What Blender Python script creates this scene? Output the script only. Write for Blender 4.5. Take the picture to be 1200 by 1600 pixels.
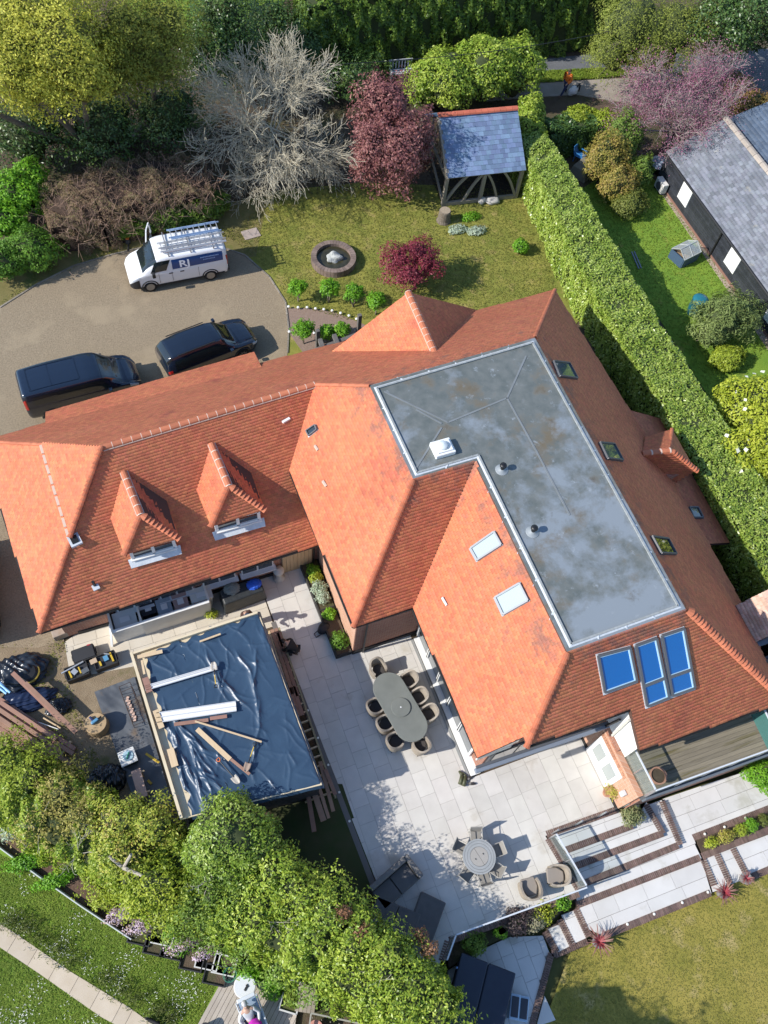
import bpy, bmesh, math, random
import numpy as np
from mathutils import Vector, Matrix

# ---------------------------------------------------------------- camera, sky, sun, exposure
scene = bpy.context.scene
for o in list(bpy.data.objects):
    bpy.data.objects.remove(o)
C = scene.collection
cam_d = bpy.data.cameras.new('camera')
cam = bpy.data.objects.new('camera', cam_d)
C.objects.link(cam)
cam_d.sensor_fit = 'HORIZONTAL'
cam_d.sensor_width = 36.0
cam_d.lens = 39.0
cam_d.clip_start = 0.5
cam_d.clip_end = 3000
cam.matrix_world = Matrix(((0.931054, 0.274334, -0.240582, 0.000000), (-0.356100, 0.826941, -0.435157, 0.000000), (0.079569, 0.490826, 0.867617, 32.370000), (0.000000, 0.000000, 0.000000, 1.000000)))
scene.camera = cam

SUN_EL = math.radians(35.0)
SHADOW_AZ = math.radians(-3.5)          # direction shadows fall, from +X
world = bpy.data.worlds.new('World')
scene.world = world
world.use_nodes = True
wn = world.node_tree.nodes
sky = wn.new('ShaderNodeTexSky')
sky.sky_type = 'NISHITA'
sky.sun_disc = False
sky.sun_elevation = SUN_EL
sky.sun_rotation = math.radians(273.5)
sky.altitude = 50
sky.air_density = 1.0
sky.dust_density = 0.3
sky.ozone_density = 3.0
wn['Background'].inputs['Strength'].default_value = 0.12
world.node_tree.links.new(sky.outputs['Color'], wn['Background'].inputs['Color'])

sun_d = bpy.data.lights.new('sun', 'SUN')
sun_d.energy = 3.4
sun_d.angle = math.radians(0.53)
sun_d.color = (1.0, 0.955, 0.885)
sun = bpy.data.objects.new('sun', sun_d)
C.objects.link(sun)
sdir = Vector((math.cos(SHADOW_AZ) * math.cos(SUN_EL), math.sin(SHADOW_AZ) * math.cos(SUN_EL), -math.sin(SUN_EL)))
sun.rotation_euler = sdir.to_track_quat('-Z', 'Y').to_euler()
sun.location = (-40, 5, 40)

vs = scene.view_settings
vs.view_transform = 'Standard'
vs.look = 'None'
vs.exposure = 0.80
vs.gamma = 1.0
vs.use_curve_mapping = False
scene.render.engine = 'CYCLES'
scene.cycles.max_bounces = 6
scene.cycles.transparent_max_bounces = 8

random.seed(7)
RNG = np.random.default_rng(11)
PI = math.pi

# ---------------------------------------------------------------- materials
_mats = {}
def mat(name, col, rough=0.75, col2=None, scale=3.0, detail=4.0, contrast=0.5, isl=0.0, objr=0.0, bump=0.0, bscale=30.0,
        metal=0.0, spec=0.5, coat=0.0, ramp=None, hue=0.0, stretch=None, col3=None, scale3=0.6, cut3=0.55, trans=0.0, voro=0.0, vscale=60):
    if name in _mats:
        return _mats[name]
    m = bpy.data.materials.new(name)
    m.use_nodes = True
    nt = m.node_tree; N = nt.nodes; L = nt.links
    b = N['Principled BSDF']
    b.inputs['Roughness'].default_value = rough
    b.inputs['Metallic'].default_value = metal
    b.inputs['Specular IOR Level'].default_value = spec
    if coat:
        b.inputs['Coat Weight'].default_value = coat
        b.inputs['Coat Roughness'].default_value = 0.04
    geo = N.new('ShaderNodeNewGeometry')
    def rgb(c):
        n = N.new('ShaderNodeRGB'); n.outputs[0].default_value = (*c, 1); return n.outputs[0]
    pos = geo.outputs['Position']
    if stretch:
        mp = N.new('ShaderNodeMapping'); mp.vector_type = 'POINT'
        mp.inputs['Rotation'].default_value = (0, 0, stretch[3]); mp.inputs['Scale'].default_value = stretch[:3]
        L.new(pos, mp.inputs['Vector']); pos = mp.outputs['Vector']
    def noise(s, d=detail, r=0.55):
        n = N.new('ShaderNodeTexNoise'); n.inputs['Scale'].default_value = s; n.inputs['Detail'].default_value = d
        n.inputs['Roughness'].default_value = r
        L.new(pos, n.inputs['Vector']); return n.outputs['Fac']
    def mix(a, bb, f, mode='MIX'):
        x = N.new('ShaderNodeMix'); x.data_type = 'RGBA'; x.blend_type = mode
        for k, val in ((6, a), (7, bb)):
            L.new(val, x.inputs[k])
        if isinstance(f, float): x.inputs[0].default_value = f
        else: L.new(f, x.inputs[0])
        return x.outputs[2]
    def maprange(v, a, bb, c=0.0, d=1.0):
        x = N.new('ShaderNodeMapRange'); x.inputs[1].default_value = a; x.inputs[2].default_value = bb
        x.inputs[3].default_value = c; x.inputs[4].default_value = d
        L.new(v, x.inputs[0]); return x.outputs[0]
    if ramp:
        cr = N.new('ShaderNodeValToRGB')
        el = cr.color_ramp.elements
        for i, c in enumerate(ramp):
            p = i / (len(ramp) - 1)
            e = el[i] if i < 2 else el.new(p)
            e.position = p
        for i, c in enumerate(ramp):
            el[i].position = i / (len(ramp) - 1); el[i].color = (*c, 1)
        nz = maprange(noise(scale), 0.3, 0.7)
        mm = N.new('ShaderNodeMath'); mm.operation = 'MULTIPLY_ADD'
        L.new(geo.outputs['Random Per Island'], mm.inputs[0]); mm.inputs[1].default_value = 0.6
        sc = N.new('ShaderNodeMath'); sc.operation = 'MULTIPLY'; L.new(nz, sc.inputs[0]); sc.inputs[1].default_value = 0.4
        L.new(sc.outputs[0], mm.inputs[2])
        L.new(mm.outputs[0], cr.inputs['Fac'])
        c = cr.outputs['Color']
    else:
        c = rgb(col)
        if col2:
            c = mix(c, rgb(col2), maprange(noise(scale), 0.5 - contrast * 0.4, 0.5 + contrast * 0.4))
    if col3:
        c = mix(c, rgb(col3), maprange(noise(scale3, 5.0, 0.6), cut3, cut3 + 0.12))
    if isl or objr:
        v = geo.outputs['Random Per Island']; amt = isl
        if objr:
            oi = N.new('ShaderNodeObjectInfo'); v = oi.outputs['Random']; amt = objr
        hs = N.new('ShaderNodeHueSaturation')
        L.new(maprange(v, 0, 1, 1 - amt, 1 + amt), hs.inputs['Value'])
        if hue:
            mul = N.new('ShaderNodeMath'); mul.operation = 'MULTIPLY'; L.new(v, mul.inputs[0]); mul.inputs[1].default_value = 7.13
            fr = N.new('ShaderNodeMath'); fr.operation = 'FRACT'; L.new(mul.outputs[0], fr.inputs[0])
            L.new(maprange(fr.outputs[0], 0, 1, 0.5 - hue, 0.5 + hue), hs.inputs['Hue'])
        L.new(c, hs.inputs['Color']); c = hs.outputs['Color']
    L.new(c, b.inputs['Base Color'])
    if bump:
        bp = N.new('ShaderNodeBump'); bp.inputs['Strength'].default_value = bump; bp.inputs['Distance'].default_value = 0.05
        if voro:
            vn = N.new('ShaderNodeTexVoronoi'); vn.inputs['Scale'].default_value = vscale; L.new(pos, vn.inputs['Vector'])
            L.new(vn.outputs['Distance'], bp.inputs['Height'])
        else:
            L.new(noise(bscale, 6.0, 0.65), bp.inputs['Height'])
        L.new(bp.outputs['Normal'], b.inputs['Normal'])
    if trans:
        tr = N.new('ShaderNodeBsdfTranslucent'); L.new(c, tr.inputs['Color'])
        ms = N.new('ShaderNodeMixShader'); ms.inputs[0].default_value = trans
        L.new(b.outputs[0], ms.inputs[1]); L.new(tr.outputs[0], ms.inputs[2])
        L.new(ms.outputs[0], N['Material Output'].inputs['Surface'])
    _mats[name] = m
    return m

def leafmat(name, ramp, rough=0.5, trans=0.3, scale=0.8, spec=0.4):
    ramp = [tuple(min(0.75, x * 1.65) for x in c) for c in ramp]
    return mat(name, ramp[0], rough=rough, ramp=ramp, trans=trans, scale=scale, spec=spec)

def glassmat(name, tint, rough=0.03, spec=0.6):
    return mat(name, tint, rough=rough, spec=spec, coat=0.6)

def clearmat(name, tint=(0.8, 0.9, 0.88), alpha=0.25):
    if name in _mats: return _mats[name]
    m = bpy.data.materials.new(name); m.use_nodes = True
    N = m.node_tree.nodes; L = m.node_tree.links
    b = N['Principled BSDF']; b.inputs['Base Color'].default_value = (*tint, 1); b.inputs['Roughness'].default_value = 0.03
    t = N.new('ShaderNodeBsdfTransparent'); t.inputs['Color'].default_value = (*[0.5 + 0.5 * x for x in tint], 1)
    ms = N.new('ShaderNodeMixShader'); ms.inputs[0].default_value = alpha
    L.new(t.outputs[0], ms.inputs[1]); L.new(b.outputs[0], ms.inputs[2]); L.new(ms.outputs[0], N['Material Output'].inputs['Surface'])
    _mats[name] = m
    return m

def brickmat(name, c1, c2, mortar, sx=0.225, sy=0.075, along='xz'):
    if name in _mats: return _mats[name]
    m = bpy.data.materials.new(name); m.use_nodes = True
    N = m.node_tree.nodes; L = m.node_tree.links
    b = N['Principled BSDF']; b.inputs['Roughness'].default_value = 0.85
    geo = N.new('ShaderNodeNewGeometry'); sp = N.new('ShaderNodeSeparateXYZ'); cb = N.new('ShaderNodeCombineXYZ')
    L.new(geo.outputs['Position'], sp.inputs[0])
    add = N.new('ShaderNodeMath'); L.new(sp.outputs['X'], add.inputs[0]); L.new(sp.outputs['Y'], add.inputs[1])
    L.new(add.outputs[0], cb.inputs['X']); L.new(sp.outputs['Z'], cb.inputs['Y'])
    t = N.new('ShaderNodeTexBrick'); L.new(cb.outputs[0], t.inputs['Vector'])
    t.inputs['Scale'].default_value = 1.0; t.inputs['Brick Width'].default_value = sx; t.inputs['Row Height'].default_value = sy
    t.inputs['Mortar Size'].default_value = 0.006; t.inputs['Color1'].default_value = (*c1, 1); t.inputs['Color2'].default_value = (*c2, 1)
    t.inputs['Mortar'].default_value = (*mortar, 1); t.inputs['Bias'].default_value = 0.0
    L.new(t.outputs['Color'], b.inputs['Base Color'])
    bp = N.new('ShaderNodeBump'); bp.inputs['Strength'].default_value = 0.5; bp.inputs['Distance'].default_value = 0.01; bp.invert = True
    L.new(t.outputs['Fac'], bp.inputs['Height']); L.new(bp.outputs[0], b.inputs['Normal'])
    _mats[name] = m
    return m

# ---------------------------------------------------------------- geometry helpers
class MB:
    def __init__(s): s.v = []; s.f = []
    def add(s, V, F):
        o = len(s.v); s.v.extend([tuple(map(float, p)) for p in V]); s.f.extend([tuple(int(i) + o for i in f) for f in F]); return s
    def box(s, c, d, rz=0.0, m=None):
        x, y, z = d[0] / 2, d[1] / 2, d[2] / 2
        V = [(-x, -y, -z), (x, -y, -z), (x, y, -z), (-x, y, -z), (-x, -y, z), (x, -y, z), (x, y, z), (-x, y, z)]
        R = m if m is not None else Matrix.Rotation(rz, 3, 'Z')
        V = [R @ Vector(p) + Vector(c) for p in V]
        return s.add(V, [(0, 3, 2, 1), (4, 5, 6, 7), (0, 1, 5, 4), (1, 2, 6, 5), (2, 3, 7, 6), (3, 0, 4, 7)])
    def prism(s, poly, z0, z1):
        P = [(p[0], p[1]) for p in poly]
        if sum(P[i][0] * P[(i + 1) % len(P)][1] - P[(i + 1) % len(P)][0] * P[i][1] for i in range(len(P))) < 0: P = P[::-1]
        n = len(P)
        V = [(x, y, z0) for x, y in P] + [(x, y, z1) for x, y in P]
        F = [tuple(range(n - 1, -1, -1)), tuple(range(n, 2 * n))] + [(i, (i + 1) % n, n + (i + 1) % n, n + i) for i in range(n)]
        return s.add(V, F)
    def slab(s, pts, t):
        """3-D polygon (any plane) extruded back along its upward normal by t."""
        P = [Vector(p) for p in pts]; nn = Vector((0, 0, 0))
        for i in range(len(P)): nn += P[i].cross(P[(i + 1) % len(P)])
        nn.normalize()
        if nn.z < 0: P = P[::-1]; nn = -nn
        n = len(P)
        return s.add([p - nn * t for p in P] + P, [tuple(range(n - 1, -1, -1)), tuple(range(n, 2 * n))] + [(i, (i + 1) % n, n + (i + 1) % n, n + i) for i in range(n)])
    def tube(s, pts, r, n=8, cap=True):
        P = [Vector(p) for p in pts]; k = len(P); V = []
        rr = r if isinstance(r, (list, tuple)) else [r] * k
        ref = None
        for i in range(k):
            t = (P[min(i + 1, k - 1)] - P[max(i - 1, 0)]); t.normalize()
            if ref is None:
                ref = Vector((0, 0, 1)) if abs(t.z) < 0.9 else Vector((1, 0, 0))
            a = t.cross(ref)
            if a.length < 1e-6: a = t.cross(Vector((0, 1, 0)))
            a.normalize(); b = a.cross(t); b.normalize(); ref = b
            for j in range(n):
                w = 2 * PI * j / n
                V.append(P[i] + (a * math.cos(w) + b * math.sin(w)) * rr[i])
        F = [(i * n + j, i * n + (j + 1) % n, (i + 1) * n + (j + 1) % n, (i + 1) * n + j) for i in range(k - 1) for j in range(n)]
        if cap: F += [tuple(range(n - 1, -1, -1)), tuple(range((k - 1) * n, k * n))]
        return s.add(V, F)
    def lathe(s, prof, n=24, c=(0, 0, 0), sx=1.0, sy=1.0):
        V = []; F = []; k = len(prof)
        for r, z in prof:
            for j in range(n):
                w = 2 * PI * j / n; V.append((c[0] + r * sx * math.cos(w), c[1] + r * sy * math.sin(w), c[2] + z))
        for i in range(k - 1):
            for j in range(n): F.append((i * n + j, i * n + (j + 1) % n, (i + 1) * n + (j + 1) % n, (i + 1) * n + j))
        if prof[0][0] > 1e-4: F.append(tuple(range(n - 1, -1, -1)))
        if prof[-1][0] > 1e-4: F.append(tuple(range((k - 1) * n, k * n)))
        return s.add(V, F)
    def bar(s, p, q, w, h, up=(0, 0, 1)):
        p = Vector(p); q = Vector(q); d = q - p; L = d.length; d.normalize(); u = Vector(up)
        a = d.cross(u)
        if a.length < 1e-5: a = d.cross(Vector((1, 0, 0)))
        a.normalize(); b = a.cross(d)
        M = Matrix((d, -a, b)).transposed()
        return s.box((p + q) / 2, (L, w, h), m=M)
    def blob(s, c, r, n=10, lump=0.15, seed=0, flat=None):
        rr = np.random.default_rng(seed); ph = rr.uniform(0, 6.28, 6); V = []; F = []; m = n
        for i in range(n + 1):
            th = PI * i / n
            for j in range(2 * m):
                fi = PI * j / m
                d = (math.sin(th) * math.cos(fi), math.sin(th) * math.sin(fi), math.cos(th))
                k = 1 + lump * (math.sin(3 * d[0] + ph[0]) * math.sin(3.3 * d[1] + ph[1]) + 0.6 * math.sin(6 * d[2] + ph[2] + 4 * d[0]) + 0.5 * math.sin(7 * d[1] + ph[3]))
                z = c[2] + d[2] * r[2] * k
                if flat is not None: z = max(z, flat)
                V.append((c[0] + d[0] * r[0] * k, c[1] + d[1] * r[1] * k, z))
        for i in range(n):
            for j in range(2 * m): F.append((i * 2 * m + j, (i + 1) * 2 * m + j, (i + 1) * 2 * m + (j + 1) % (2 * m), i * 2 * m + (j + 1) % (2 * m)))
        return s.add(V, F)

def worldloc(o):
    v = Vector((0, 0, 0))
    while o is not None:
        v = v + o.location; o = o.parent
    return v

def mk(name, me, parent=None, smooth=False, bevel=0.0, stuff=False):
    o = bpy.data.objects.new(name, me); C.objects.link(o)
    if parent is not None: o.parent = parent
    if smooth:
        me.polygons.foreach_set('use_smooth', [True] * len(me.polygons))
    if bevel:
        b = o.modifiers.new('bevel', 'BEVEL'); b.width = bevel; b.segments = 2; b.limit_method = 'ANGLE'; b.angle_limit = 0.6
    if stuff: o['kind'] = 'stuff'
    return o

def part(name, mb, m, parent=None, smooth=False, bevel=0.0, stuff=False, world=False, label=None):
    V = mb.v
    if world and parent is not None:
        w = worldloc(parent); V = [(x - w.x, y - w.y, z - w.z) for x, y, z in V]
    me = bpy.data.meshes.new(name); me.from_pydata(V, [], mb.f)
    me.materials.append(m)
    o = mk(name, me, parent, smooth, bevel, stuff)
    if label: o['label'] = label
    return o

def wpart(name, mb, m, parent=None, **k): return part(name, mb, m, parent, world=True, **k)

def tag(o, label, cat, group=None):
    o['label'] = label; o['category'] = cat
    if group: o['group'] = group
    return o

def thing(name, label, cat, loc=(0, 0, 0), rz=0.0, group=None):
    o = bpy.data.objects.new(name, None); C.objects.link(o); o.empty_display_size = 0.2
    o.location = loc; o.rotation_euler = (0, 0, rz)
    return tag(o, label, cat, group)

def single(name, mb, m, label, cat, group=None, loc=(0, 0, 0), rz=0.0, **k):
    o = part(name, mb, m, None, **k); o.location = loc; o.rotation_euler = (0, 0, rz)
    return tag(o, label, cat, group)

def struct(name, mb, m, parent=None, smooth=False):
    o = part(name, mb, m, parent, smooth=smooth)
    o['kind'] = 'structure'
    return o

def dup(root, loc, rz, label):
    r = root.copy(); C.objects.link(r); r.location = loc; r.rotation_euler = (0, 0, rz); r['label'] = label
    def kids(src, dst):
        for ch in [x for x in bpy.data.objects if x.parent == src]:
            k = ch.copy(); C.objects.link(k); k.parent = dst; kids(ch, k)
    kids(root, r)
    return r

def npmesh(name, V, F, m, parent=None, smooth=False, stuff=False, world=True):
    """numpy verts (n,3) and faces (k, c) all the same size"""
    V = np.asarray(V, dtype=np.float32); F = np.asarray(F, dtype=np.int32)
    if parent is not None and world:
        w = worldloc(parent); V = V - np.array([w.x, w.y, w.z], dtype=np.float32)
    me = bpy.data.meshes.new(name)
    n, k = F.shape
    me.vertices.add(len(V)); me.vertices.foreach_set('co', V.ravel())
    me.loops.add(n * k); me.loops.foreach_set('vertex_index', F.ravel())
    me.polygons.add(n); me.polygons.foreach_set('loop_start', np.arange(0, n * k, k, dtype=np.int32))
    me.update(calc_edges=True)
    me.materials.append(m)
    return mk(name, me, parent, smooth, 0, stuff)

def unit(a): return a / np.maximum(np.linalg.norm(a, axis=-1, keepdims=True), 1e-9)

def leaf_geo(P, Nn, size, aspect=0.45, jit=0.3, rng=RNG):
    n = len(P)
    t = unit(np.cross(Nn, rng.normal(size=(n, 3)))); b = np.cross(Nn, t)
    s = (size * (1 + jit * rng.uniform(-1, 1, n)))[:, None] * 0.5
    V = np.stack([P - t * s, P + b * s * aspect + Nn * s * 0.12, P + t * s - Nn * s * 0.15, P - b * s * aspect + Nn * s * 0.12], axis=1).reshape(-1, 3)
    F = np.arange(4 * n).reshape(n, 4)
    return V, F

def blob_points(blobs, n, depth=0.22, lump=0.16, seed=0, lower=-0.4, upbias=0.5, outw=0.8):
    """points in the outer shell of lumpy ellipsoids ((cx,cy,cz),(rx,ry,rz)), leaf normals"""
    rng = np.random.default_rng(seed)
    w = np.array([b[1][0] * b[1][1] + b[1][0] * b[1][2] for b in blobs]); w = w / w.sum()
    PP = []; NN = []
    for bi, (c, r) in enumerate(blobs):
        k = int(n * w[bi]) + 1
        d = unit(rng.normal(size=(int(k * 1.6), 3))); d = d[d[:, 2] > lower][:k]
        ph = rng.uniform(0, 6.28, 8)
        l = (np.sin(4 * d[:, 0] + ph[0]) * np.sin(4 * d[:, 1] + ph[1]) + 0.7 * np.sin(8 * d[:, 0] + ph[2]) * np.sin(7 * d[:, 2] + ph[3]) + 0.5 * np.sin(11 * d[:, 1] + ph[4]) * np.sin(12 * d[:, 2] + 3 * d[:, 0] + ph[5]))
        rad = 1 + lump * l - depth * np.abs(rng.normal(size=len(d))) * 0.9
        p = np.array(c) + d * np.array(r) * rad[:, None]
        # drop points buried well inside another blob
        keep = np.ones(len(p), bool)
        for bj, (c2, r2) in enumerate(blobs):
            if bj != bi: keep &= (np.sum(((p - np.array(c2)) / np.array(r2)) ** 2, axis=1) > 0.45)
        p = p[keep]; d = d[keep]
        nn = unit(d * outw + np.array([0, 0, upbias]) + 0.42 * rng.normal(size=p.shape))
        PP.append(p); NN.append(nn)
    return np.concatenate(PP), np.concatenate(NN)

def segs_mesh(segs, nside=5):
    """segs: list of (p0,p1,r0,r1) -> verts, faces"""
    S = np.array([(*a, *b, r0, r1) for a, b, r0, r1 in segs], dtype=np.float64)
    p0 = S[:, :3]; p1 = S[:, 3:6]; d = unit(p1 - p0)
    ref = np.where(np.abs(d[:, 2:3]) < 0.9, np.array([[0, 0, 1.0]]), np.array([[1.0, 0, 0]]))
    a = unit(np.cross(d, ref)); b = np.cross(a, d)
    n = len(S); V = np.zeros((n, 2 * nside, 3))
    for j in range(nside):
        w = 2 * PI * j / nside; q = a * math.cos(w) + b * math.sin(w)
        V[:, j] = p0 + q * S[:, 6:7]; V[:, nside + j] = p1 + q * S[:, 7:8]
    base = np.array([(j, (j + 1) % nside, nside + (j + 1) % nside, nside + j) for j in range(nside)])
    F = (base[None] + (np.arange(n) * 2 * nside)[:, None, None]).reshape(-1, 4)
    return V.reshape(-1, 3), F

def grow(base, direction, length, radius, levels, rng, kids=(3, 5), spread=0.7, shrink=0.68, bend=0.25, up=0.15, steps=3, out=None, tips=None, rmin=0.006):
    """recursive branching; returns list of segments and twig tips"""
    if out is None: out = []; tips = []
    p = np.array(base, float); d = unit(np.array(direction, float)); r = radius
    pts = [p.copy()]
    for i in range(steps):
        d = unit(d + bend * rng.normal(size=3) * 0.5 + np.array([0, 0, up * 0.3]))
        q = p + d * length / steps; r2 = max(radius * (1 - 0.45 * (i + 1) / steps), rmin)
        out.append((p, q, r, r2)); p = q; r = r2; pts.append(p.copy())
    if levels <= 0:
        tips.append((p, d)); return out, tips
    k = rng.integers(kids[0], kids[1] + 1)
    for i in range(k):
        t = rng.uniform(0.35, 1.0) if i else 1.0
        x = t * steps; j = min(int(x), steps - 1); q = pts[j] + (pts[j + 1] - pts[j]) * (x - j)
        nd = unit(d + spread * rng.normal(size=3) * (0.5 if i == 0 else 1.0) + np.array([0, 0, up]))
        grow(q, nd, length * shrink * rng.uniform(0.75, 1.15), max(r * (0.85 if i == 0 else 0.62), rmin), levels - 1, rng, kids, spread, shrink, bend, up, steps, out, tips, rmin)
    return out, tips

def bush(name, label, cat, blobs, n, leaf, size, group=None, trunk=None, depth=0.22, lump=0.16, seed=1, core=0.72, upbias=0.5, aspect=0.45, base=None, lower=-0.4, branches=True, corem=None):
    b0 = blobs[0][0]
    loc = base if base else (b0[0], b0[1], 0.0)
    t = thing(name, label, cat, loc, 0, group)
    P, Nn = blob_points(blobs, n, depth, lump, seed, lower, upbias)
    V, F = leaf_geo(P, Nn, size, aspect, rng=np.random.default_rng(seed + 5))
    npmesh('crown', V, F, leaf, t, stuff=True)
    segs = []
    rng = np.random.default_rng(seed + 9)
    trk = trunk if trunk else 0.06
    cz = b0[2]
    if branches:
        for c, r in blobs:
            a = np.array(loc) + np.array([0, 0, 0.0]); z = np.array(c) - np.array([0, 0, r[2] * 0.35])
            mid = (a + z) / 2 + rng.normal(size=3) * 0.08; mid[2] = a[2] + (z[2] - a[2]) * 0.5
            segs += [(a, mid, trk, trk * 0.75), (mid, z, trk * 0.75, trk * 0.5)]
            for i in range(7):
                dd = unit(rng.normal(size=3) + np.array([0, 0, 0.5])); q = z + dd * np.array(r) * 0.75
                segs.append((z, q, trk * 0.4, 0.012))
        V, F = segs_mesh(segs, 6); npmesh('trunk', V, F, M_BARK, t)
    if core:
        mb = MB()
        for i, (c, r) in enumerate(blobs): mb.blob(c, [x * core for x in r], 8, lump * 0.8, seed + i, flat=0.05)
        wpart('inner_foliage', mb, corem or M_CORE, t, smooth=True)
    return t

def hedge(name, label, path, width, height, n, leaf, size, group=None, seed=3, lump=0.12, z0=0.0, corem=None, topround=0.25, aspect=0.5):
    """clipped hedge along a polyline (x,y), leaves over its top and sides"""
    rng = np.random.default_rng(seed)
    P = np.array([(p[0], p[1]) for p in path], float); seg = np.linalg.norm(np.diff(P, axis=0), axis=1); cum = np.concatenate([[0], np.cumsum(seg)]); Ltot = cum[-1]
    hs = height if isinstance(height, (list, tuple)) else [height] * len(P)
    ws = width if isinstance(width, (list, tuple)) else [width] * len(P)
    t = thing(name, label, 'hedge', (P[0][0], P[0][1], z0), 0, group)
    s = rng.uniform(0, Ltot, n)
    x = np.interp(s, cum, P[:, 0]); y = np.interp(s, cum, P[:, 1]); h = np.interp(s, cum, hs); w = np.interp(s, cum, ws)
    i = np.clip(np.searchsorted(cum, s) - 1, 0, len(seg) - 1); d = np.diff(P, axis=0)[i] / seg[i][:, None]; nx = -d[:, 1]; ny = d[:, 0]
    # cross-section parameter around left side, top, right side
    per = h + w + h; a = rng.uniform(0, 1, n) * per
    off = np.where(a < h, -w / 2, np.where(a < h + w, a - h - w / 2, w / 2)); z = np.where(a < h, a, np.where(a < h + w, h, per - a))
    no = np.where(a < h, -1.0, np.where(a < h + w, 0.0, 1.0)); nz = np.where((a >= h) & (a < h + w), 1.0, 0.1)
    edge = np.clip((np.abs(off) - (w / 2 - topround)) / topround, 0, 1); z = z - np.where(z > h - topround, edge ** 2 * topround * 0.6, 0)
    bumpy = lump * (np.sin(s * 1.7 + 1) * np.sin(off * 2 + z * 2.1 + seed) + 0.6 * np.sin(s * 4.3 + z * 3 + 2) + 0.4 * np.sin(s * 9 + off * 7)) - 0.09 * np.abs(rng.normal(size=n))
    px = x + nx * (off + no * bumpy); py = y + ny * (off + no * bumpy); pz = z0 + np.maximum(z + (nz > 0.5) * bumpy, 0.02)
    NN = unit(np.stack([nx * no, ny * no, nz], 1) + 0.15 * np.array([0, 0, 1]) + 0.38 * rng.normal(size=(n, 3)))
    # end caps
    V, F = leaf_geo(np.stack([px, py, pz], 1), NN, size, aspect, rng=rng)
    caps = []
    for e, dd in ((0, -1), (len(P) - 1, 1)):
        k = int(n * 0.06); dirv = (P[1] - P[0]) / seg[0] if e == 0 else (P[-1] - P[-2]) / seg[-1]
        o = rng.uniform(-ws[e] / 2, ws[e] / 2, k); zz = rng.uniform(0, hs[e], k)
        q = np.stack([P[e][0] + dirv[0] * dd * 0.05 * rng.normal(size=k) - dirv[1] * o, P[e][1] + dirv[1] * dd * 0.05 * rng.normal(size=k) + dirv[0] * o, z0 + zz], 1)
        v2, f2 = leaf_geo(q, unit(np.array([dirv[0] * dd, dirv[1] * dd, 0.3]) + 0.5 * rng.normal(size=(k, 3))), size, aspect, rng=rng)
        F = np.concatenate([F, f2 + len(V)]); V = np.concatenate([V, v2])
    npmesh('foliage', V, F, leaf, t, stuff=True)
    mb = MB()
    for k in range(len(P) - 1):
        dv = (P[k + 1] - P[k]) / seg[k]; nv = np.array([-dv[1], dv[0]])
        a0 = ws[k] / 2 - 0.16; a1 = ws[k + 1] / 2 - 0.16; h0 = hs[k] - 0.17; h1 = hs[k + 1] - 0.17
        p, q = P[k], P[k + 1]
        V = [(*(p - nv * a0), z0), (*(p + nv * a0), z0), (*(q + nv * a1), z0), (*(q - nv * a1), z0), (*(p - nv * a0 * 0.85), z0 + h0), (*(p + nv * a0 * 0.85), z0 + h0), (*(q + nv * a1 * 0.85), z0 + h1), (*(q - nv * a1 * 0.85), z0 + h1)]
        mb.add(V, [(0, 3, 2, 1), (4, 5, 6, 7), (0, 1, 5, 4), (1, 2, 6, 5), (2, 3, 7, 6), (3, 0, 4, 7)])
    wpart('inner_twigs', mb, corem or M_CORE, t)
    return t

M_BARK = mat('bark', (0.13, 0.10, 0.075), 0.9, (0.22, 0.19, 0.15), 9, bump=0.6, bscale=40)
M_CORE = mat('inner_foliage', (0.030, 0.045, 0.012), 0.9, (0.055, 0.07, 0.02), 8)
# ---------------------------------------------------------------- setting
M_GRASS = mat('lawn_grass', (0.154, 0.184, 0.024), 0.95, (0.298, 0.271, 0.052), 0.9, 6, 0.55, col3=(0.359, 0.289, 0.092), scale3=1.3, cut3=0.55, bump=0.5, bscale=55)
M_GRASS2 = mat('lush_grass', (0.108, 0.219, 0.018), 0.95, (0.219, 0.324, 0.030), 1.1, 6, 0.6, col3=(0.271, 0.263, 0.052), scale3=0.9, cut3=0.6, bump=0.5, bscale=55)
M_GRASS3 = mat('dry_grass', (0.219, 0.206, 0.030), 0.95, (0.359, 0.289, 0.062), 0.8, 6, 0.55, col3=(0.411, 0.324, 0.126), scale3=1.1, cut3=0.56, bump=0.5, bscale=55)
M_SOIL = mat('soil', (0.075, 0.05, 0.032), 0.95, (0.13, 0.095, 0.06), 1.5, 6, 0.7, col3=(0.06, 0.065, 0.022), scale3=0.5, cut3=0.52, bump=0.7, bscale=25)
M_DIRT = mat('dirt', (0.20, 0.145, 0.088), 0.95, (0.33, 0.255, 0.165), 1.6, 6, 0.7, col3=(0.14, 0.13, 0.05), scale3=0.9, cut3=0.58, bump=0.7, bscale=25)
M_GRAVEL = mat('gravel', (0.20, 0.152, 0.096), 0.95, (0.385, 0.305, 0.205), 14, 9, 0.75, col3=(0.35, 0.275, 0.18), scale3=0.5, cut3=0.52, bump=0.7, bscale=34)
M_ASPHALT = mat('asphalt', (0.10, 0.105, 0.115), 0.9, (0.16, 0.165, 0.175), 1.2, 6, 0.6, bump=0.3, bscale=60)
M_VERGE = mat('worn_verge', (0.140, 0.129, 0.036), 0.95, (0.238, 0.189, 0.071), 1.6, 6, 0.7, col3=(0.105, 0.133, 0.024), scale3=0.7, cut3=0.55, bump=0.6, bscale=30)
M_TRACK = mat('track', (0.28, 0.24, 0.19), 0.95, (0.36, 0.31, 0.26), 1.2, 5, 0.6, bump=0.4, bscale=40)

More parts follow.
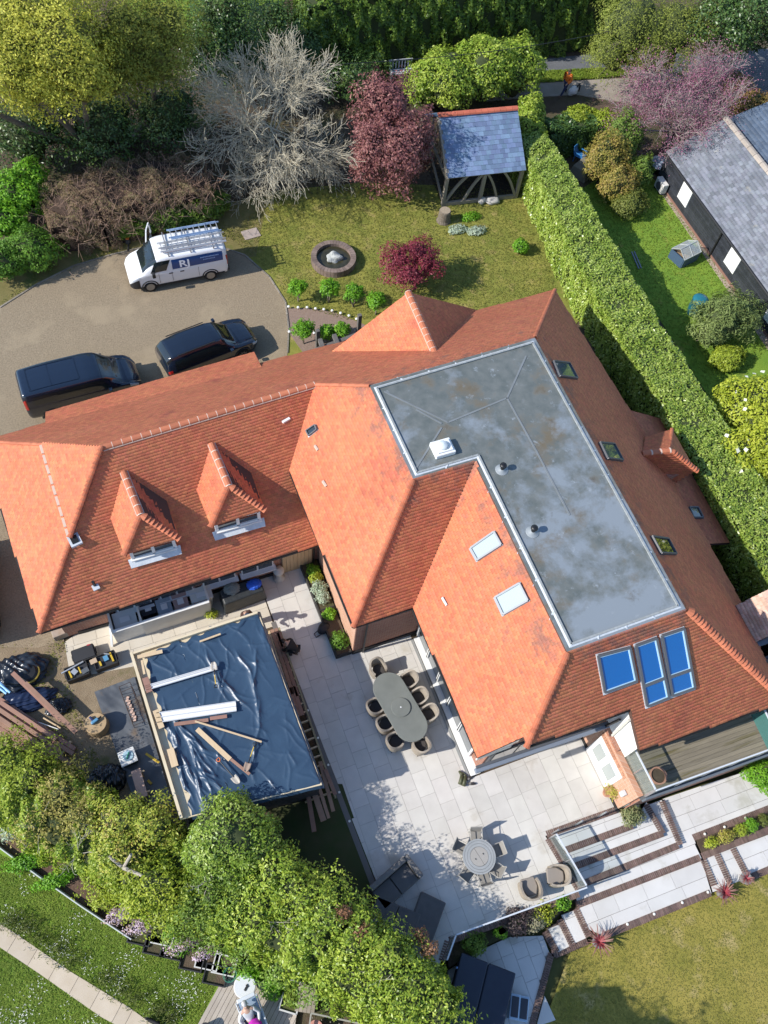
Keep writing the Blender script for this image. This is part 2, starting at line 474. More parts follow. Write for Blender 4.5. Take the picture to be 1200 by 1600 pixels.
mb = MB(); mb.add([(-400, -400, -0.95), (500, -400, -0.95), (500, 600, -0.95), (-400, 600, -0.95)], [(0, 1, 2, 3)])
struct('ground', mb, mat('far_ground', (0.075, 0.09, 0.02), 0.95, (0.12, 0.115, 0.04), 0.3, 6, 0.7))

UP = [(-150, 250), (200, 250), (200, 1.24), (12.77, 1.24), (9.75, 1.37, 0.00)[:2], (10.05, -0.81, 0.00)[:2], (5.02, -0.51, 0.00)[:2], (4.52, -1.00, 0.00)[:2], (3.29, -2.54, 0.00)[:2], (5.6, -40), (-150, -40)]
mb = MB(); mb.prism(UP, -1.0, -0.03); struct('garden_ground', mb, M_SOIL)

def sheet(name, pts, z, m, t=0.05):
    mb = MB(); mb.prism([p[:2] for p in pts], z - t, z); return struct(name, mb, m)

sheet('front_lawn', [(2.68, 34.86, 0.00), (6.51, 36.29, 0.00), (10.19, 37.66, 0.00), (15.36, 37.07, 0.00), (20.32, 35.43, 0.00), (26.44, 36.10, 0.00), (22.98, 23.87, 0.00), (17.00, 19.63, 0.00), (5.39, 21.01, 0.00), (6.07, 26.36, 0.00)], 0.0, M_GRASS)
sheet('verge', [(-6.88, 32.86, 0.00), (-6.55, 35.42, 0.00), (-1.26, 36.73, 0.00), (2.90, 37.30, 0.00), (6.77, 37.26, 0.00), (10.19, 37.66, 0.00), (8.07, 33.06, 0.00), (4.62, 33.09, 0.00), (-2.00, 32.72, 0.00)], 0.004, M_VERGE)
DRIVE = [(-17.01, 28.23, 0.00), (-8.83, 31.15, 0.00), (-5.03, 33.14, 0.00), (-3.10, 34.18, 0.00), (-1.11, 34.95, 0.00), (0.81, 35.21, 0.00), (3.13, 35.32, 0.00), (5.76, 34.82, 0.00), (7.53, 33.27, 0.00), (8.30, 31.39, 0.00), (8.57, 29.48, 0.00), (8.18, 27.70, 0.00), (7.64, 26.21, 0.00), (5.89, 21.60, 0.00), (-5.20, 21.27, 0.00), (-5.31, 14.79, 0.00), (-6.30, 14.79, 0.00), (-9.52, 15.97, 0.00), (-17.15, 17.55, 0.00)]
sheet('driveway', DRIVE, 0.012, M_GRAVEL)
# kerb stones along the drive's curved edge
M_KERB = mat('kerb_stone', (0.20, 0.175, 0.14), 0.9, (0.30, 0.26, 0.21), 6, objr=0.2, bump=0.4)
kerb = thing('kerb', 'low stone kerb curving round the gravel drive', 'kerb', (-5.03, 33.14, 0.00))
path = [Vector(p) for p in DRIVE[2:13]]
acc = []
for a, b in zip(path[:-1], path[1:]):
    n = max(1, int((b - a).length / 0.62))
    acc += [a.lerp(b, i / n) for i in range(n)]
acc.append(path[-1])
for a, b in zip(acc[:-1], acc[1:]):
    m = MB(); d = (b - a).normalized() * 0.012; m.bar(a + d + Vector((0, 0, 0.02)), b - d + Vector((0, 0, 0.02)), 0.08, 0.06)
    wpart('kerb_stone', m, M_KERB, kerb)
# brick path by the porch, with small lights along its edge
BP = [(8.53, 29.03, 0.00), (9.52, 28.78, 0.00), (10.70, 28.16, 0.00), (11.52, 27.32, 0.00), (12.73, 26.06, 0.00), (10.76, 24.48, 0.00), (8.47, 25.62, 0.00), (8.10, 27.46, 0.00)]
sheet('brick_path', BP, 0.010, mat('path_paver', (0.22, 0.15, 0.115), 0.9, (0.31, 0.22, 0.17), 9, 4, 0.8, bump=0.5, bscale=18))
# lane, verge and footpath at the back
sheet('lane', [(27.85, 45.52, 0.00), (35.23, 44.89, 0.00), (38.92, 44.29, 0.00), (43.12, 42.68, 0.00), (53.21, 42.25, 0.00), (51.39, 37.56, 0.00), (44.24, 37.24, 0.00), (40.16, 37.19, 0.00), (37.09, 41.98, 0.00), (29.83, 43.77, 0.00), (26.91, 44.49, 0.00)], 0.004, M_ASPHALT)
sheet('footpath', [(26.24, 43.02, 0.00), (29.55, 43.01, 0.00), (35.86, 41.99, 0.00), (40.06, 40.24, 0.00), (41.19, 38.02, 0.00), (39.17, 37.18, 0.00), (31.83, 41.21, 0.00), (28.82, 41.70, 0.00), (25.81, 42.06, 0.00)], 0.012, M_TRACK)
sheet('far_garden', [(3.10, 70.05, 0.00), (23.26, 64.25, 0.00), (14.88, 52.95, 0.00), (10.71, 51.78, 0.00), (7.76, 53.19, 0.00)], 0.0, M_GRASS2)
# neighbour's garden on the east
sheet('east_lawn', [(27.49, 32.89, 0.00), (32.17, 34.57, 0.00), (32.91, 31.86, 0.00), (32.70, 27.11, 0.00), (32.46, 22.61, 0.00), (32.29, 18.73, 0.00), (29.90, 15.55, 0.00), (27.00, 16.47, 0.00), (27.36, 24.96, 0.00)], 0.0, M_GRASS2)
sheet('east_path', [(32.53, 31.96, 0.00), (33.03, 32.06, 0.00), (32.59, 22.62, 0.00), (32.41, 18.61, 0.00), (31.83, 18.60, 0.00), (32.06, 22.58, 0.00)], 0.014, mat('edging_stone', (0.36, 0.27, 0.20), 0.9, (0.45, 0.37, 0.30), 5, bump=0.5))
# lower lawn and west neighbour
sheet('lower_lawn', [(9.19, -2.37, -0.82), (10.59, -2.48, -0.82), (14.94, -2.64, -0.82), (16.60, -2.64, -0.82), (18.74, -2.79, -0.82), (18.80, -6.41, -0.82), (13.84, -10.52, -0.82), (5.04, -7.04, -0.82), (7.21, -4.09, -0.82)], -0.82, M_GRASS3)
sheet('west_lawn', [(-13.82, 13.78, 0.00), (-8.81, 7.80, 0.00), (-7.71, 6.50, 0.00), (-6.13, 4.50, 0.00), (-5.12, 3.18, 0.00), (-2.53, 1.28, 0.00), (-4.08, -0.46, 0.00), (-5.50, -2.06, 0.00), (-15.28, 1.79, 0.00)], 0.0, M_GRASS2)
sheet('building_plot', [(-14.48, 17.71, 0.00), (-6.76, 15.01, 0.00), (-5.31, 14.79, 0.00), (-5.37, 13.13, 0.00), (-2.83, 12.79, 0.00), (-2.40, 6.00, 0.00), (-5.88, 9.18, 0.00), (-14.63, 14.83, 0.00)], 0.004, M_DIRT)
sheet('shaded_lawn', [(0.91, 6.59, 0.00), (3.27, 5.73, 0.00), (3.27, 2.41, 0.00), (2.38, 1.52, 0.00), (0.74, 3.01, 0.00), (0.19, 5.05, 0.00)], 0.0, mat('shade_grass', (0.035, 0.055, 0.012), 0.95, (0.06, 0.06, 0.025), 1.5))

# grass blades scattered over the lawns (too many to count)
def inpoly(x, y, poly):
    c = np.zeros(len(x), bool); n = len(poly)
    for i in range(n):
        x1, y1 = poly[i][:2]; x2, y2 = poly[(i + 1) % n][:2]
        k = ((y1 > y) != (y2 > y)) & (x < (x2 - x1) * (y - y1) / (y2 - y1 + 1e-12) + x1); c ^= k
    return c
def tufts(name, label, poly, n, z, m, size, seed, holes=(), clump=0.0, flat=0.9, cat='grass'):
    rng = np.random.default_rng(seed); P = np.array([p[:2] for p in poly]); lo = P.min(0); hi = P.max(0)
    q = rng.uniform(lo, hi, (n * 3, 2))
    if clump:
        f = np.sin(q[:, 0] * 1.9 + seed) * np.sin(q[:, 1] * 2.3 + 2) + 0.7 * np.sin(q[:, 0] * 4.1 + 1) * np.sin(q[:, 1] * 3.7); q = q[f + rng.normal(size=len(q)) * 0.5 > clump]
    k = inpoly(q[:, 0], q[:, 1], P)
    for h in holes: k &= ~inpoly(q[:, 0], q[:, 1], h)
    q = q[k][:n]; p = np.column_stack([q, np.full(len(q), z + size * 0.25)])
    nn = unit(rng.normal(size=(len(p), 3)) + np.array([0, 0, flat * 4]))
    V, F = leaf_geo(p, nn, size, 0.25, rng=rng)
    o = npmesh(name, V, F, m, None, stuff=True); o['label'] = label; o['category'] = cat
    return o
L_G1 = leafmat('grass_blade', [(0.07, 0.085, 0.014), (0.125, 0.13, 0.025), (0.19, 0.165, 0.045)], 0.7, 0.2, 0.6)
L_G2 = leafmat('lush_blade', [(0.06, 0.10, 0.008), (0.105, 0.155, 0.014), (0.165, 0.20, 0.025)], 0.7, 0.2, 0.6)
L_G3 = leafmat('dry_blade', [(0.095, 0.11, 0.018), (0.15, 0.145, 0.03), (0.22, 0.185, 0.06)], 0.7, 0.2, 0.6)
LAWN_N = [(7.14, 34.73, 0.00), (10.19, 37.66, 0.00), (20.32, 35.43, 0.00), (24.87, 33.61, 0.00), (22.82, 26.05, 0.00), (17.72, 25.91, 0.00), (11.14, 27.43, 0.00), (8.72, 29.30, 0.00), (8.47, 31.49, 0.00)]
tufts('grass', 'short olive grass of the front lawn around the pond', LAWN_N, 26000, 0.0, L_G1, 0.11, 21)
tufts('grass', 'lush green grass of the east garden beside the slate barn', [(27.49, 32.89, 0.00), (32.17, 34.57, 0.00), (32.91, 31.86, 0.00), (32.46, 22.61, 0.00), (32.21, 19.22, 0.00), (27.00, 16.47, 0.00), (27.36, 24.96, 0.00)], 9000, 0.0, L_G2, 0.12, 22)
tufts('grass', 'dry yellowish grass of the lower lawn below the steps', [(9.17, -2.40, -0.82), (14.92, -2.67, -0.82), (17.82, -2.81, -0.82), (15.34, -7.63, -0.82), (7.04, -4.43, -0.82)], 16000, -0.82, L_G3, 0.06, 23)
WEST_PATH = [(-9.92, 5.89, 0.00), (-9.16, 5.40, 0.00), (-7.25, 3.12, 0.00), (-5.71, 1.45, 0.00), (-4.42, -0.14, 0.00), (-4.93, -0.13, 0.00), (-6.55, 1.44, 0.00), (-8.23, 3.45, 0.00), (-9.27, 4.65, 0.00), (-9.99, 5.44, 0.00)]
WLAWN = [(-9.03, 7.77, 0.00), (-7.72, 6.44, 0.00), (-6.14, 4.47, 0.00), (-5.13, 3.12, 0.00), (-2.64, 1.28, 0.00), (-3.99, -0.12, 0.00), (-10.03, 2.22, 0.00)]
tufts('grass', 'long green grass of the west garden either side of the stone path', WLAWN, 24000, 0.0, L_G2, 0.09, 24, holes=[WEST_PATH])
tufts('daisies', 'white daisies scattered through the west garden grass', WLAWN, 3200, 0.05, mat('daisy', (0.75, 0.75, 0.68), 0.8), 0.065, 25, holes=[WEST_PATH], clump=0.65, flat=3, cat='flowers')
tufts('weeds', 'weeds and tufts along the verge of the gravel drive', [(-4.99, 33.39, 0.00), (-1.31, 36.50, 0.00), (2.85, 37.06, 0.00), (6.71, 37.01, 0.00), (8.21, 33.52, 0.00), (0.81, 35.21, 0.00), (-2.99, 34.24, 0.00)], 4500, 0.01, L_G1, 0.12, 26, clump=0.2, cat='weeds')
tufts('weeds', 'weeds at the edge of the building plot', [(-7.67, 15.39, 0.00), (-5.31, 14.79, 0.00), (-5.33, 12.04, 0.00), (-4.92, 9.33, 0.00), (-5.71, 8.88, 0.00), (-6.69, 12.52, 0.00)], 2500, 0.01, L_G1, 0.1, 27, clump=0.3, cat='weeds')
tufts('grass', 'green verge between the lane and the footpath', [(29.71, 43.52, 0.00), (30.22, 44.09, 0.00), (36.21, 43.05, 0.00), (36.44, 42.14, 0.00), (32.53, 42.54, 0.00), (29.52, 42.95, 0.00)], 4000, 0.02, L_G2, 0.2, 28)
tufts('leaf_litter', 'fallen leaves and ivy on the dark woodland floor', [(-5.06, 41.86, 0.00), (-4.11, 48.93, 0.00), (8.71, 48.87, 0.00), (19.22, 47.63, 0.00), (30.19, 43.54, 0.00), (24.87, 33.61, 0.00), (15.08, 36.31, 0.00), (9.35, 37.34, 0.00), (3.71, 36.31, 0.00)], 9000, -0.02, leafmat('litter', [(0.05, 0.03, 0.018), (0.09, 0.06, 0.03), (0.05, 0.07, 0.02)], 0.8, 0.1), 0.22, 29, cat='leaves')

# ---------------------------------------------------------------- paving
def clip_rect(poly, x0, y0, x1, y1):
    P = [tuple(p[:2]) for p in poly]
    def cut(P, f, g):
        out = []
        for i in range(len(P)):
            a, b = P[i - 1], P[i]; fa, fb = f(a), f(b)
            if (fa >= 0) != (fb >= 0):
                t = fa / (fa - fb); out.append((a[0] + (b[0] - a[0]) * t, a[1] + (b[1] - a[1]) * t))
            if fb >= 0: out.append(b)
        return out
    for f in (lambda p: p[0] - x0, lambda p: x1 - p[0], lambda p: p[1] - y0, lambda p: y1 - p[1]):
        if len(P) < 3: return []
        P = cut(P, f, None)
    return P
def parea(P): return abs(sum(P[i - 1][0] * P[i][1] - P[i][0] * P[i - 1][1] for i in range(len(P)))) / 2 if len(P) > 2 else 0
def pave(parent, poly, z, m, cw=0.6, lens=(0.6, 0.9), gap=0.011, seed=1, along='y', t=0.035, rz=0.0):
    rng = random.Random(seed)
    c, s = math.cos(-rz), math.sin(-rz)
    Q = [(p[0] * c - p[1] * s, p[0] * s + p[1] * c) for p in poly]
    if along == 'x': Q = [(q[1], q[0]) for q in Q]
    x0 = min(q[0] for q in Q); x1 = max(q[0] for q in Q); y0 = min(q[1] for q in Q); y1 = max(q[1] for q in Q)
    x = x0; k = 0
    while x < x1 - 0.05:
        y = y0 - rng.uniform(0, 0.6)
        while y < y1:
            l = rng.choice(lens)
            P = clip_rect(Q, x + gap / 2, y + gap / 2, x + cw - gap / 2, y + l - gap / 2)
            # drop repeated points
            P = [p for i, p in enumerate(P) if math.dist(p, P[i - 1]) > 1e-3]
            if parea(P) > 0.03:
                if along == 'x': P = [(q[1], q[0]) for q in P]
                c2, s2 = math.cos(rz), math.sin(rz)
                P = [(p[0] * c2 - p[1] * s2, p[0] * s2 + p[1] * c2) for p in P]
                mb = MB(); zz = z + rng.uniform(-0.0025, 0.0025); mb.prism(P, zz - t, zz)
                o = wpart('paving_slab', mb, m, parent); k += 1
            y += l
        x += cw
    return k
M_SLAB = mat('sandstone_slab', (0.54, 0.51, 0.465), 0.82, (0.65, 0.62, 0.57), 1.6, 5, 0.8, objr=0.055, hue=0.010, bump=0.12, bscale=20, col3=(0.47, 0.42, 0.35), scale3=0.55, cut3=0.58)
M_SLAB2 = mat('grey_slab', (0.58, 0.56, 0.53), 0.8, (0.68, 0.66, 0.63), 1.4, 5, 0.8, objr=0.06, hue=0.008, bump=0.1, bscale=20, col3=(0.50, 0.48, 0.42), scale3=0.9, cut3=0.58)
M_MORTAR = mat('mortar', (0.40, 0.38, 0.35), 0.95)
TER = [(5.39, 14.86), (5.36, 10.42), (7.92, 10.42), (7.96, 4.25), (12.76, 4.2), (12.76, 1.32), (9.75, 1.37, 0.00)[:2], (10.05, -0.81, 0.00)[:2], (5.02, -0.51, 0.00)[:2], (4.52, -1.00, 0.00)[:2], (3.63, -1.88, 0.00)[:2], (3.27, 2.41, 0.00)[:2], (2.81, 12.70, 0.00)[:2], (2.75, 14.86)]
mb = MB(); mb.prism(TER, -0.12, -0.014); ter = struct('terrace', mb, M_MORTAR)
pave(ter, TER, 0.0, M_SLAB, 0.62, (0.62, 0.92, 0.92), seed=4)
SIDE = [(2.73, 14.86), (2.73, 12.62), (-3.05, 12.70, 0.00)[:2], (-5.27, 12.66, 0.00)[:2], (-5.47, 14.62, 0.00)[:2], (-4.9, 14.86)]
mb = MB(); mb.prism(SIDE, -0.12, -0.014); side = struct('side_path', mb, M_MORTAR)
pave(side, SIDE, 0.0, mat('buff_slab', (0.58, 0.51, 0.40), 0.85, (0.66, 0.60, 0.50), 1.2, 5, 0.8, objr=0.06, bump=0.1, bscale=20), 0.9, (0.9, 1.2), seed=5, along='x')
# dark brick edging along the west side of the terrace, with spotlights set in it
M_EDGE = brickmat('edging_brick', (0.075, 0.055, 0.045), (0.11, 0.08, 0.065), (0.16, 0.15, 0.14), 0.21, 0.1)
mb = MB(); mb.bar(Vector((2.76, 12.81, 0.00)) + Vector((0, 0, -0.08)), Vector((3.14, 2.00, 0.00)) + Vector((0, 0, -0.08)), 0.2, 0.17); struct('terrace_edging', mb, M_EDGE)
# ---------------------------------------------------------------- the house
M_TILE = mat('clay_tile', (0.51, 0.142, 0.067), 0.74, (0.57, 0.188, 0.092), 0.55, 5, 0.7, isl=0.14, hue=0.006, col3=(0.40, 0.11, 0.064), scale3=0.45, cut3=0.60, spec=0.45)
M_TILE2 = M_TILE
def weather(m):          # grey run-off staining below the lead edge and odd lichen patches
    N = m.node_tree.nodes; L = m.node_tree.links; b = N['Principled BSDF']; src = b.inputs['Base Color'].links[0].from_socket
    g = N.new('ShaderNodeNewGeometry'); sp = N.new('ShaderNodeSeparateXYZ'); L.new(g.outputs['Position'], sp.inputs[0])
    n = N.new('ShaderNodeTexNoise'); n.inputs['Scale'].default_value = 1.7; n.inputs['Detail'].default_value = 10; n.inputs['Roughness'].default_value = 0.72; L.new(g.outputs['Position'], n.inputs['Vector'])
    z = N.new('ShaderNodeMapRange'); z.inputs[1].default_value = 5.9; z.inputs[2].default_value = 7.2; z.inputs[3].default_value = 0.0; z.inputs[4].default_value = 0.17; L.new(sp.outputs['Z'], z.inputs[0])
    a = N.new('ShaderNodeMath'); L.new(n.outputs['Fac'], a.inputs[0]); L.new(z.outputs[0], a.inputs[1])
    r = N.new('ShaderNodeMapRange'); r.inputs[1].default_value = 0.62; r.inputs[2].default_value = 0.74; r.inputs[4].default_value = 0.62; L.new(a.outputs[0], r.inputs[0])
    x = N.new('ShaderNodeMix'); x.data_type = 'RGBA'; L.new(r.outputs[0], x.inputs[0]); L.new(src, x.inputs[6]); x.inputs[7].default_value = (0.16, 0.10, 0.085, 1); L.new(x.outputs[2], b.inputs['Base Color'])
weather(M_TILE)
M_RIDGE = mat('ridge_tile', (0.52, 0.175, 0.085), 0.75, (0.45, 0.14, 0.07), 3, objr=0.15)
M_HIP = mat('hip_tile', (0.50, 0.165, 0.08), 0.75, (0.42, 0.12, 0.06), 2, isl=0.15)
M_MORT = mat('ridge_mortar', (0.66, 0.50, 0.40), 0.9)
M_DECKB = mat('roof_board', (0.10, 0.05, 0.035), 0.9)
M_GUT = mat('black_gutter', (0.012, 0.012, 0.013), 0.45)
M_LEAD = mat('lead', (0.46, 0.49, 0.52), 0.45, (0.64, 0.67, 0.70), 5, 6, 0.9, metal=0.0, bump=0.25, bscale=6)
M_WHITE = mat('white_paint', (0.78, 0.78, 0.76), 0.5)
M_RENDER = mat('white_render', (0.72, 0.68, 0.60), 0.85, (0.78, 0.75, 0.68), 2)
M_BRICK = brickmat('red_brick', (0.28, 0.10, 0.06), (0.37, 0.16, 0.10), (0.42, 0.36, 0.30))
M_BRICKO = brickmat('sunlit_brick', (0.50, 0.24, 0.14), (0.58, 0.33, 0.22), (0.62, 0.52, 0.42))  # brighter brick copy for sun-facing walls, sunlight put into its colour
M_PLINTH = mat('black_plinth', (0.015, 0.015, 0.016), 0.7)
M_GREYFR = mat('grey_frame', (0.10, 0.105, 0.115), 0.45)
M_SKYGL = glassmat('sky_tinted_glass', (0.004, 0.11, 0.36))  # blue of the reflected sky is put into the pane colour
M_DKGL = glassmat('dark_glass', (0.02, 0.026, 0.03)); M_GREYGL = glassmat('grey_glass', (0.10, 0.13, 0.15))
M_BLIND = glassmat('blind_glass', (0.40, 0.47, 0.50), 0.1)

house = thing('house', 'large red tiled house with a grey flat roof top and many hipped slopes', 'house', (8.0, 12.0, 0.0))

def basis(pts):
    P = [Vector(p) for p in pts]; n = Vector((0, 0, 0))
    for i in range(len(P)): n += P[i].cross(P[(i + 1) % len(P)])
    n.normalize()
    if n.z < 0: n = -n
    u = Vector((0, 0, 1)).cross(n); u.normalize(); v = n.cross(u)
    return P[0], u, v, n

def tiles(poly, m, parent, gauge=0.115, w=0.165, seed=0, name='roof_tiles', t=0.014, lift=0.004):
    o, u, v, n = basis(poly)
    Q = np.array([((Vector(p) - o).dot(u), (Vector(p) - o).dot(v)) for p in poly])
    rng = np.random.default_rng(seed); rows = []
    v0 = Q[:, 1].min(); k = 0
    while v0 < Q[:, 1].max() - 0.02:
        vm = v0 + gauge * 0.5; xs = []
        for i in range(len(Q)):
            a, b = Q[i - 1], Q[i]
            if (a[1] > vm) != (b[1] > vm): xs.append(a[0] + (b[0] - a[0]) * (vm - a[1]) / (b[1] - a[1]))
        xs.sort()
        for a, b in zip(xs[::2], xs[1::2]):
            st = np.arange(math.floor(a / w) * w - (k % 2) * w / 2, b, w)
            lo = np.maximum(st, a); hi = np.minimum(st + w - 0.004, b); ok = hi - lo > 0.02
            if ok.any(): rows.append(np.stack([lo[ok], hi[ok], np.full(ok.sum(), v0)], 1))
        v0 += gauge; k += 1
    T = np.concatenate(rows); N = len(T)
    lo, hi, vv = T[:, 0], T[:, 1], T[:, 2]
    h1 = t + rng.uniform(-0.004, 0.005, N); h2 = lift + rng.uniform(0, 0.004, N); dv = rng.uniform(-0.006, 0.004, N); sk = rng.uniform(-0.004, 0.004, N)
    U, Vv, Nv = (np.array(x) for x in (u, v, n)); O = np.array(o)
    def pt(a, b, h): return O + a[:, None] * U + b[:, None] * Vv + h[:, None] * Nv
    z = np.full(N, lift - 0.004)
    V = np.stack([pt(lo, vv + dv, h1 + sk), pt(hi, vv + dv, h1 - sk), pt(hi, vv + gauge * 1.12, h2), pt(lo, vv + gauge * 1.12, h2), pt(lo, vv + dv, z), pt(hi, vv + dv, z)], 1).reshape(-1, 3)
    b = (np.arange(N) * 6)[:, None]
    F = np.concatenate([b + np.array([[0, 1, 2, 3]]), b + np.array([[4, 5, 1, 0]])])
    return npmesh(name, V, F, m, parent, stuff=True)

def flatten(poly):
    P = [Vector(p) for p in poly]; _, u, v, n = basis(P); c = sum(P, Vector()) / len(P)
    return [p - n * (p - c).dot(n) for p in P]

def roof_face(poly, m, parent, seed=0, gauge=0.115, thick=0.16, **k):
    poly = flatten(poly)
    p = MB(); p.slab(poly, thick); s = wpart('roof_slope', p, M_DECKB, parent)
    tiles(poly, m, s, seed=seed, gauge=gauge, **k)
    return s

def half_tile(p, q, r, flare=1.0, lift=0.0, seg=5):
    """one half round tile from p to q"""
    p = Vector(p); q = Vector(q); d = (q - p).normalized(); a = d.cross(Vector((0, 0, 1))).normalized(); b = a.cross(d)
    V = []
    for pp, rr, lf in ((p, r * flare, lift + (flare > 1.2) * 0.06), (q, r, lift)):
        for j in range(seg + 1):
            w = PI * j / seg; V.append(pp + a * math.cos(w) * rr + b * (math.sin(w) * rr * 0.75 + lf))
    F = [(j, j + 1, seg + 2 + j, seg + 1 + j) for j in range(seg)]
    F.append(tuple(range(seg, -1, -1)))
    return V, F

def ridge(p, q, parent, r=0.13, step=0.42, mortar=True):
    p = Vector(p); q = Vector(q); L = (q - p).length; n = max(1, round(L / step)); d = (q - p) / n
    mm = MB()
    for i in range(n):
        a = p + d * i + d * 0.02; b = p + d * (i + 1) - d * 0.02
        m = MB(); m.add(*half_tile(a, b, r, 1.06, 0.02)); wpart('ridge_tile', m, M_RIDGE, parent, smooth=False)
        if mortar: mm.add(*half_tile(p + d * (i + 1) - d * 0.035, p + d * (i + 1) + d * 0.035, r + 0.012, 1.0, 0.018))
    if mortar:
        s = d.normalized(); a = s.cross(Vector((0, 0, 1))).normalized()
        for sg in (-1, 1): mm.bar(p + a * sg * (r + 0.01) - Vector((0, 0, 0.02)), q + a * sg * (r + 0.01) - Vector((0, 0, 0.02)), 0.025, 0.04)
        wpart('mortar', mm, M_MORT, parent)

def hip(p, q, parent, r=0.085, step=0.17, flare=1.55):
    """bonnet tiles from bottom p to top q"""
    p = Vector(p); q = Vector(q); L = (q - p).length; n = int(L / step); d = (q - p) / n; m = MB()
    for i in range(n):
        m.add(*half_tile(p + d * (i - 0.05), p + d * (i + 1.1), r * 0.92, flare, 0.012 + 0.01 * (i % 2)))
    wpart('hip_tiles', m, M_HIP, parent, stuff=True)

def gutter(p, q, parent, r=0.055, drop=0.10):
    m = MB(); dz = Vector((0, 0, -drop)); m.tube([Vector(p) + dz, Vector(q) + dz], r, 6); wpart('gutter', m, M_GUT, parent)

A = (8.42, 17.95, 7.20); B = (15.66, 18.23, 7.20); Cc = (15.34, 5.85, 7.20); D = (10.78, 5.84, 7.20); E_ = (10.89, 13.53, 7.20); F_ = (8.45, 13.52, 7.20)
K = (6.79, 19.62, 5.85); R2 = (-1.65, 19.17, 5.85)
HF = (5.04, 10.00, 4.31); WN = (4.90, 17.60, 4.25); HD = (8.73, 3.81, 5.50); W2S = (7.41, 4.21, 4.39); W2V = (8.75, 4.13, 5.52); VE = (7.36, 10.00, 4.28)
SEC = (18.71, 2.27, 4.19); S1 = (12.66, 3.75, 5.44); S2 = (12.74, 2.51, 4.40); S3 = (18.05, 2.31, 4.22); S3b = (18.69, 2.27, 4.19)
NE = (20.52, 23.67, 3.10); NWC = (-6.53, 23.50, 2.42)
roof_face([K, A, F_, HF, WN], M_TILE, house, 1)
roof_face([F_, E_, VE, HF], M_TILE2, house, 2)
roof_face([E_, D, HD, W2V, W2S, VE], M_TILE, house, 3)
roof_face([D, Cc, SEC, S3b, S2, S1, HD], M_TILE2, house, 4)
roof_face([B, NE, (20.80, 15.98, 2.68), (20.59, 9.16, 2.71), (20.31, 6.57, 2.90), SEC, Cc], M_TILE2, house, 5)
roof_face([(20.71, 16.40, 2.67), (22.58, 15.82, 1.90), (22.02, 9.16, 1.95), (20.48, 9.27, 2.57)], M_TILE2, house, 6)
roof_face([R2, K, A, B, NE, (16.37, 23.63, 3.00), (12.48, 24.22, 2.43), (5.92, 24.22, 2.23), (-3.86, 23.74, 2.32), NWC], M_TILE, house, 7)
roof_face([(-3.88, 23.05, 2.69), (5.64, 23.18, 2.92), (5.73, 25.16, 1.95), (-3.81, 24.57, 1.95)], M_TILE, house, 8)
SWC = (-5.63, 14.14, 2.69); SEE = (6.13, 14.45, 2.48); KE = (K[0] + 0.2, K[1], K[2])
roof_face([R2, SWC, SEE, K], M_TILE2, house, 9)
# west end: lower hip slope and, set above it, the upper hip slope
roof_face([R2, NWC, SWC], M_TILE, house, 10)
G1 = (-3.90, 21.16, 4.27); G2 = (-3.64, 16.66, 4.27)
up_ = Vector((0, 0, 0.16))
roof_face([Vector(R2) + up_ * 0.6, Vector(G1) + up_, Vector(G2) + up_], M_TILE, house, 11, thick=0.12)
m = MB()
for i in range(9):
    a = Vector(G1).lerp(Vector(G2), i / 9 + 0.01); b = Vector(G1).lerp(Vector(G2), (i + 1) / 9 - 0.01); m.bar(a + Vector((-0.07, 0, 0.06)), b + Vector((-0.07, 0, 0.06)), 0.10, 0.04)
wpart('verge_mortar', m, M_MORT, house)
m = MB(); m.box(Vector(G2) + Vector((0.12, -0.12, 0.08)), (0.42, 0.5, 0.10), 0.2); wpart('flashing', m, M_LEAD, house)
m = MB(); m.box(Vector(G2) + Vector((0.12, -0.12, 0.14)), (0.25, 0.32, 0.06), 0.2); wpart('vent_opening', m, M_GUT, house)
# cross gable on the north side
GR1 = (12.28, 23.22, 5.80); GR0 = (12.07, 19.24, 5.80); GWb = (8.50, 23.20, 2.85); GEb = (16.46, 23.76, 2.85)
roof_face([GR0, GR1, GWb], M_TILE, house, 12)
roof_face([GR0, GR1, GEb], M_TILE2, house, 13)
ridge(GR0, GR1, house, 0.14, 0.36)
ridge(R2, K, house, 0.12, 0.36)
# hips
hip(HF, F_, house); hip(HD, D, house); hip(SEC, Cc, house, 0.14, 0.165, 1.5); hip(NE, B, house, 0.10, 0.2, 1.1); hip(SWC, G2, house); hip(Vector(G2) + up_, Vector(R2) + up_ * .6, house)
hip(NWC, Vector(R2), house, 0.08, 0.2, 1.1); hip(K, A, house, 0.09, 0.2, 1.1)
# gutters along the eaves
for p, q in ((HF, WN), (HF, VE), (VE, W2S), (HD, S1), (S2, S3b), (SWC, SEE), (NWC, (-3.86, 23.74, 2.32)), ((-3.81, 24.57, 1.95), (5.73, 25.16, 1.95)), ((5.92, 24.22, 2.23), (8.02, 24.25, 2.27)), (NE, (20.80, 15.98, 2.68)), ((22.58, 15.82, 1.90), (22.02, 9.16, 1.95)), ((20.59, 9.16, 2.71), SEC), (NWC, SWC), ((16.37, 23.63, 3.00), NE)):
    gutter(p, q, house)
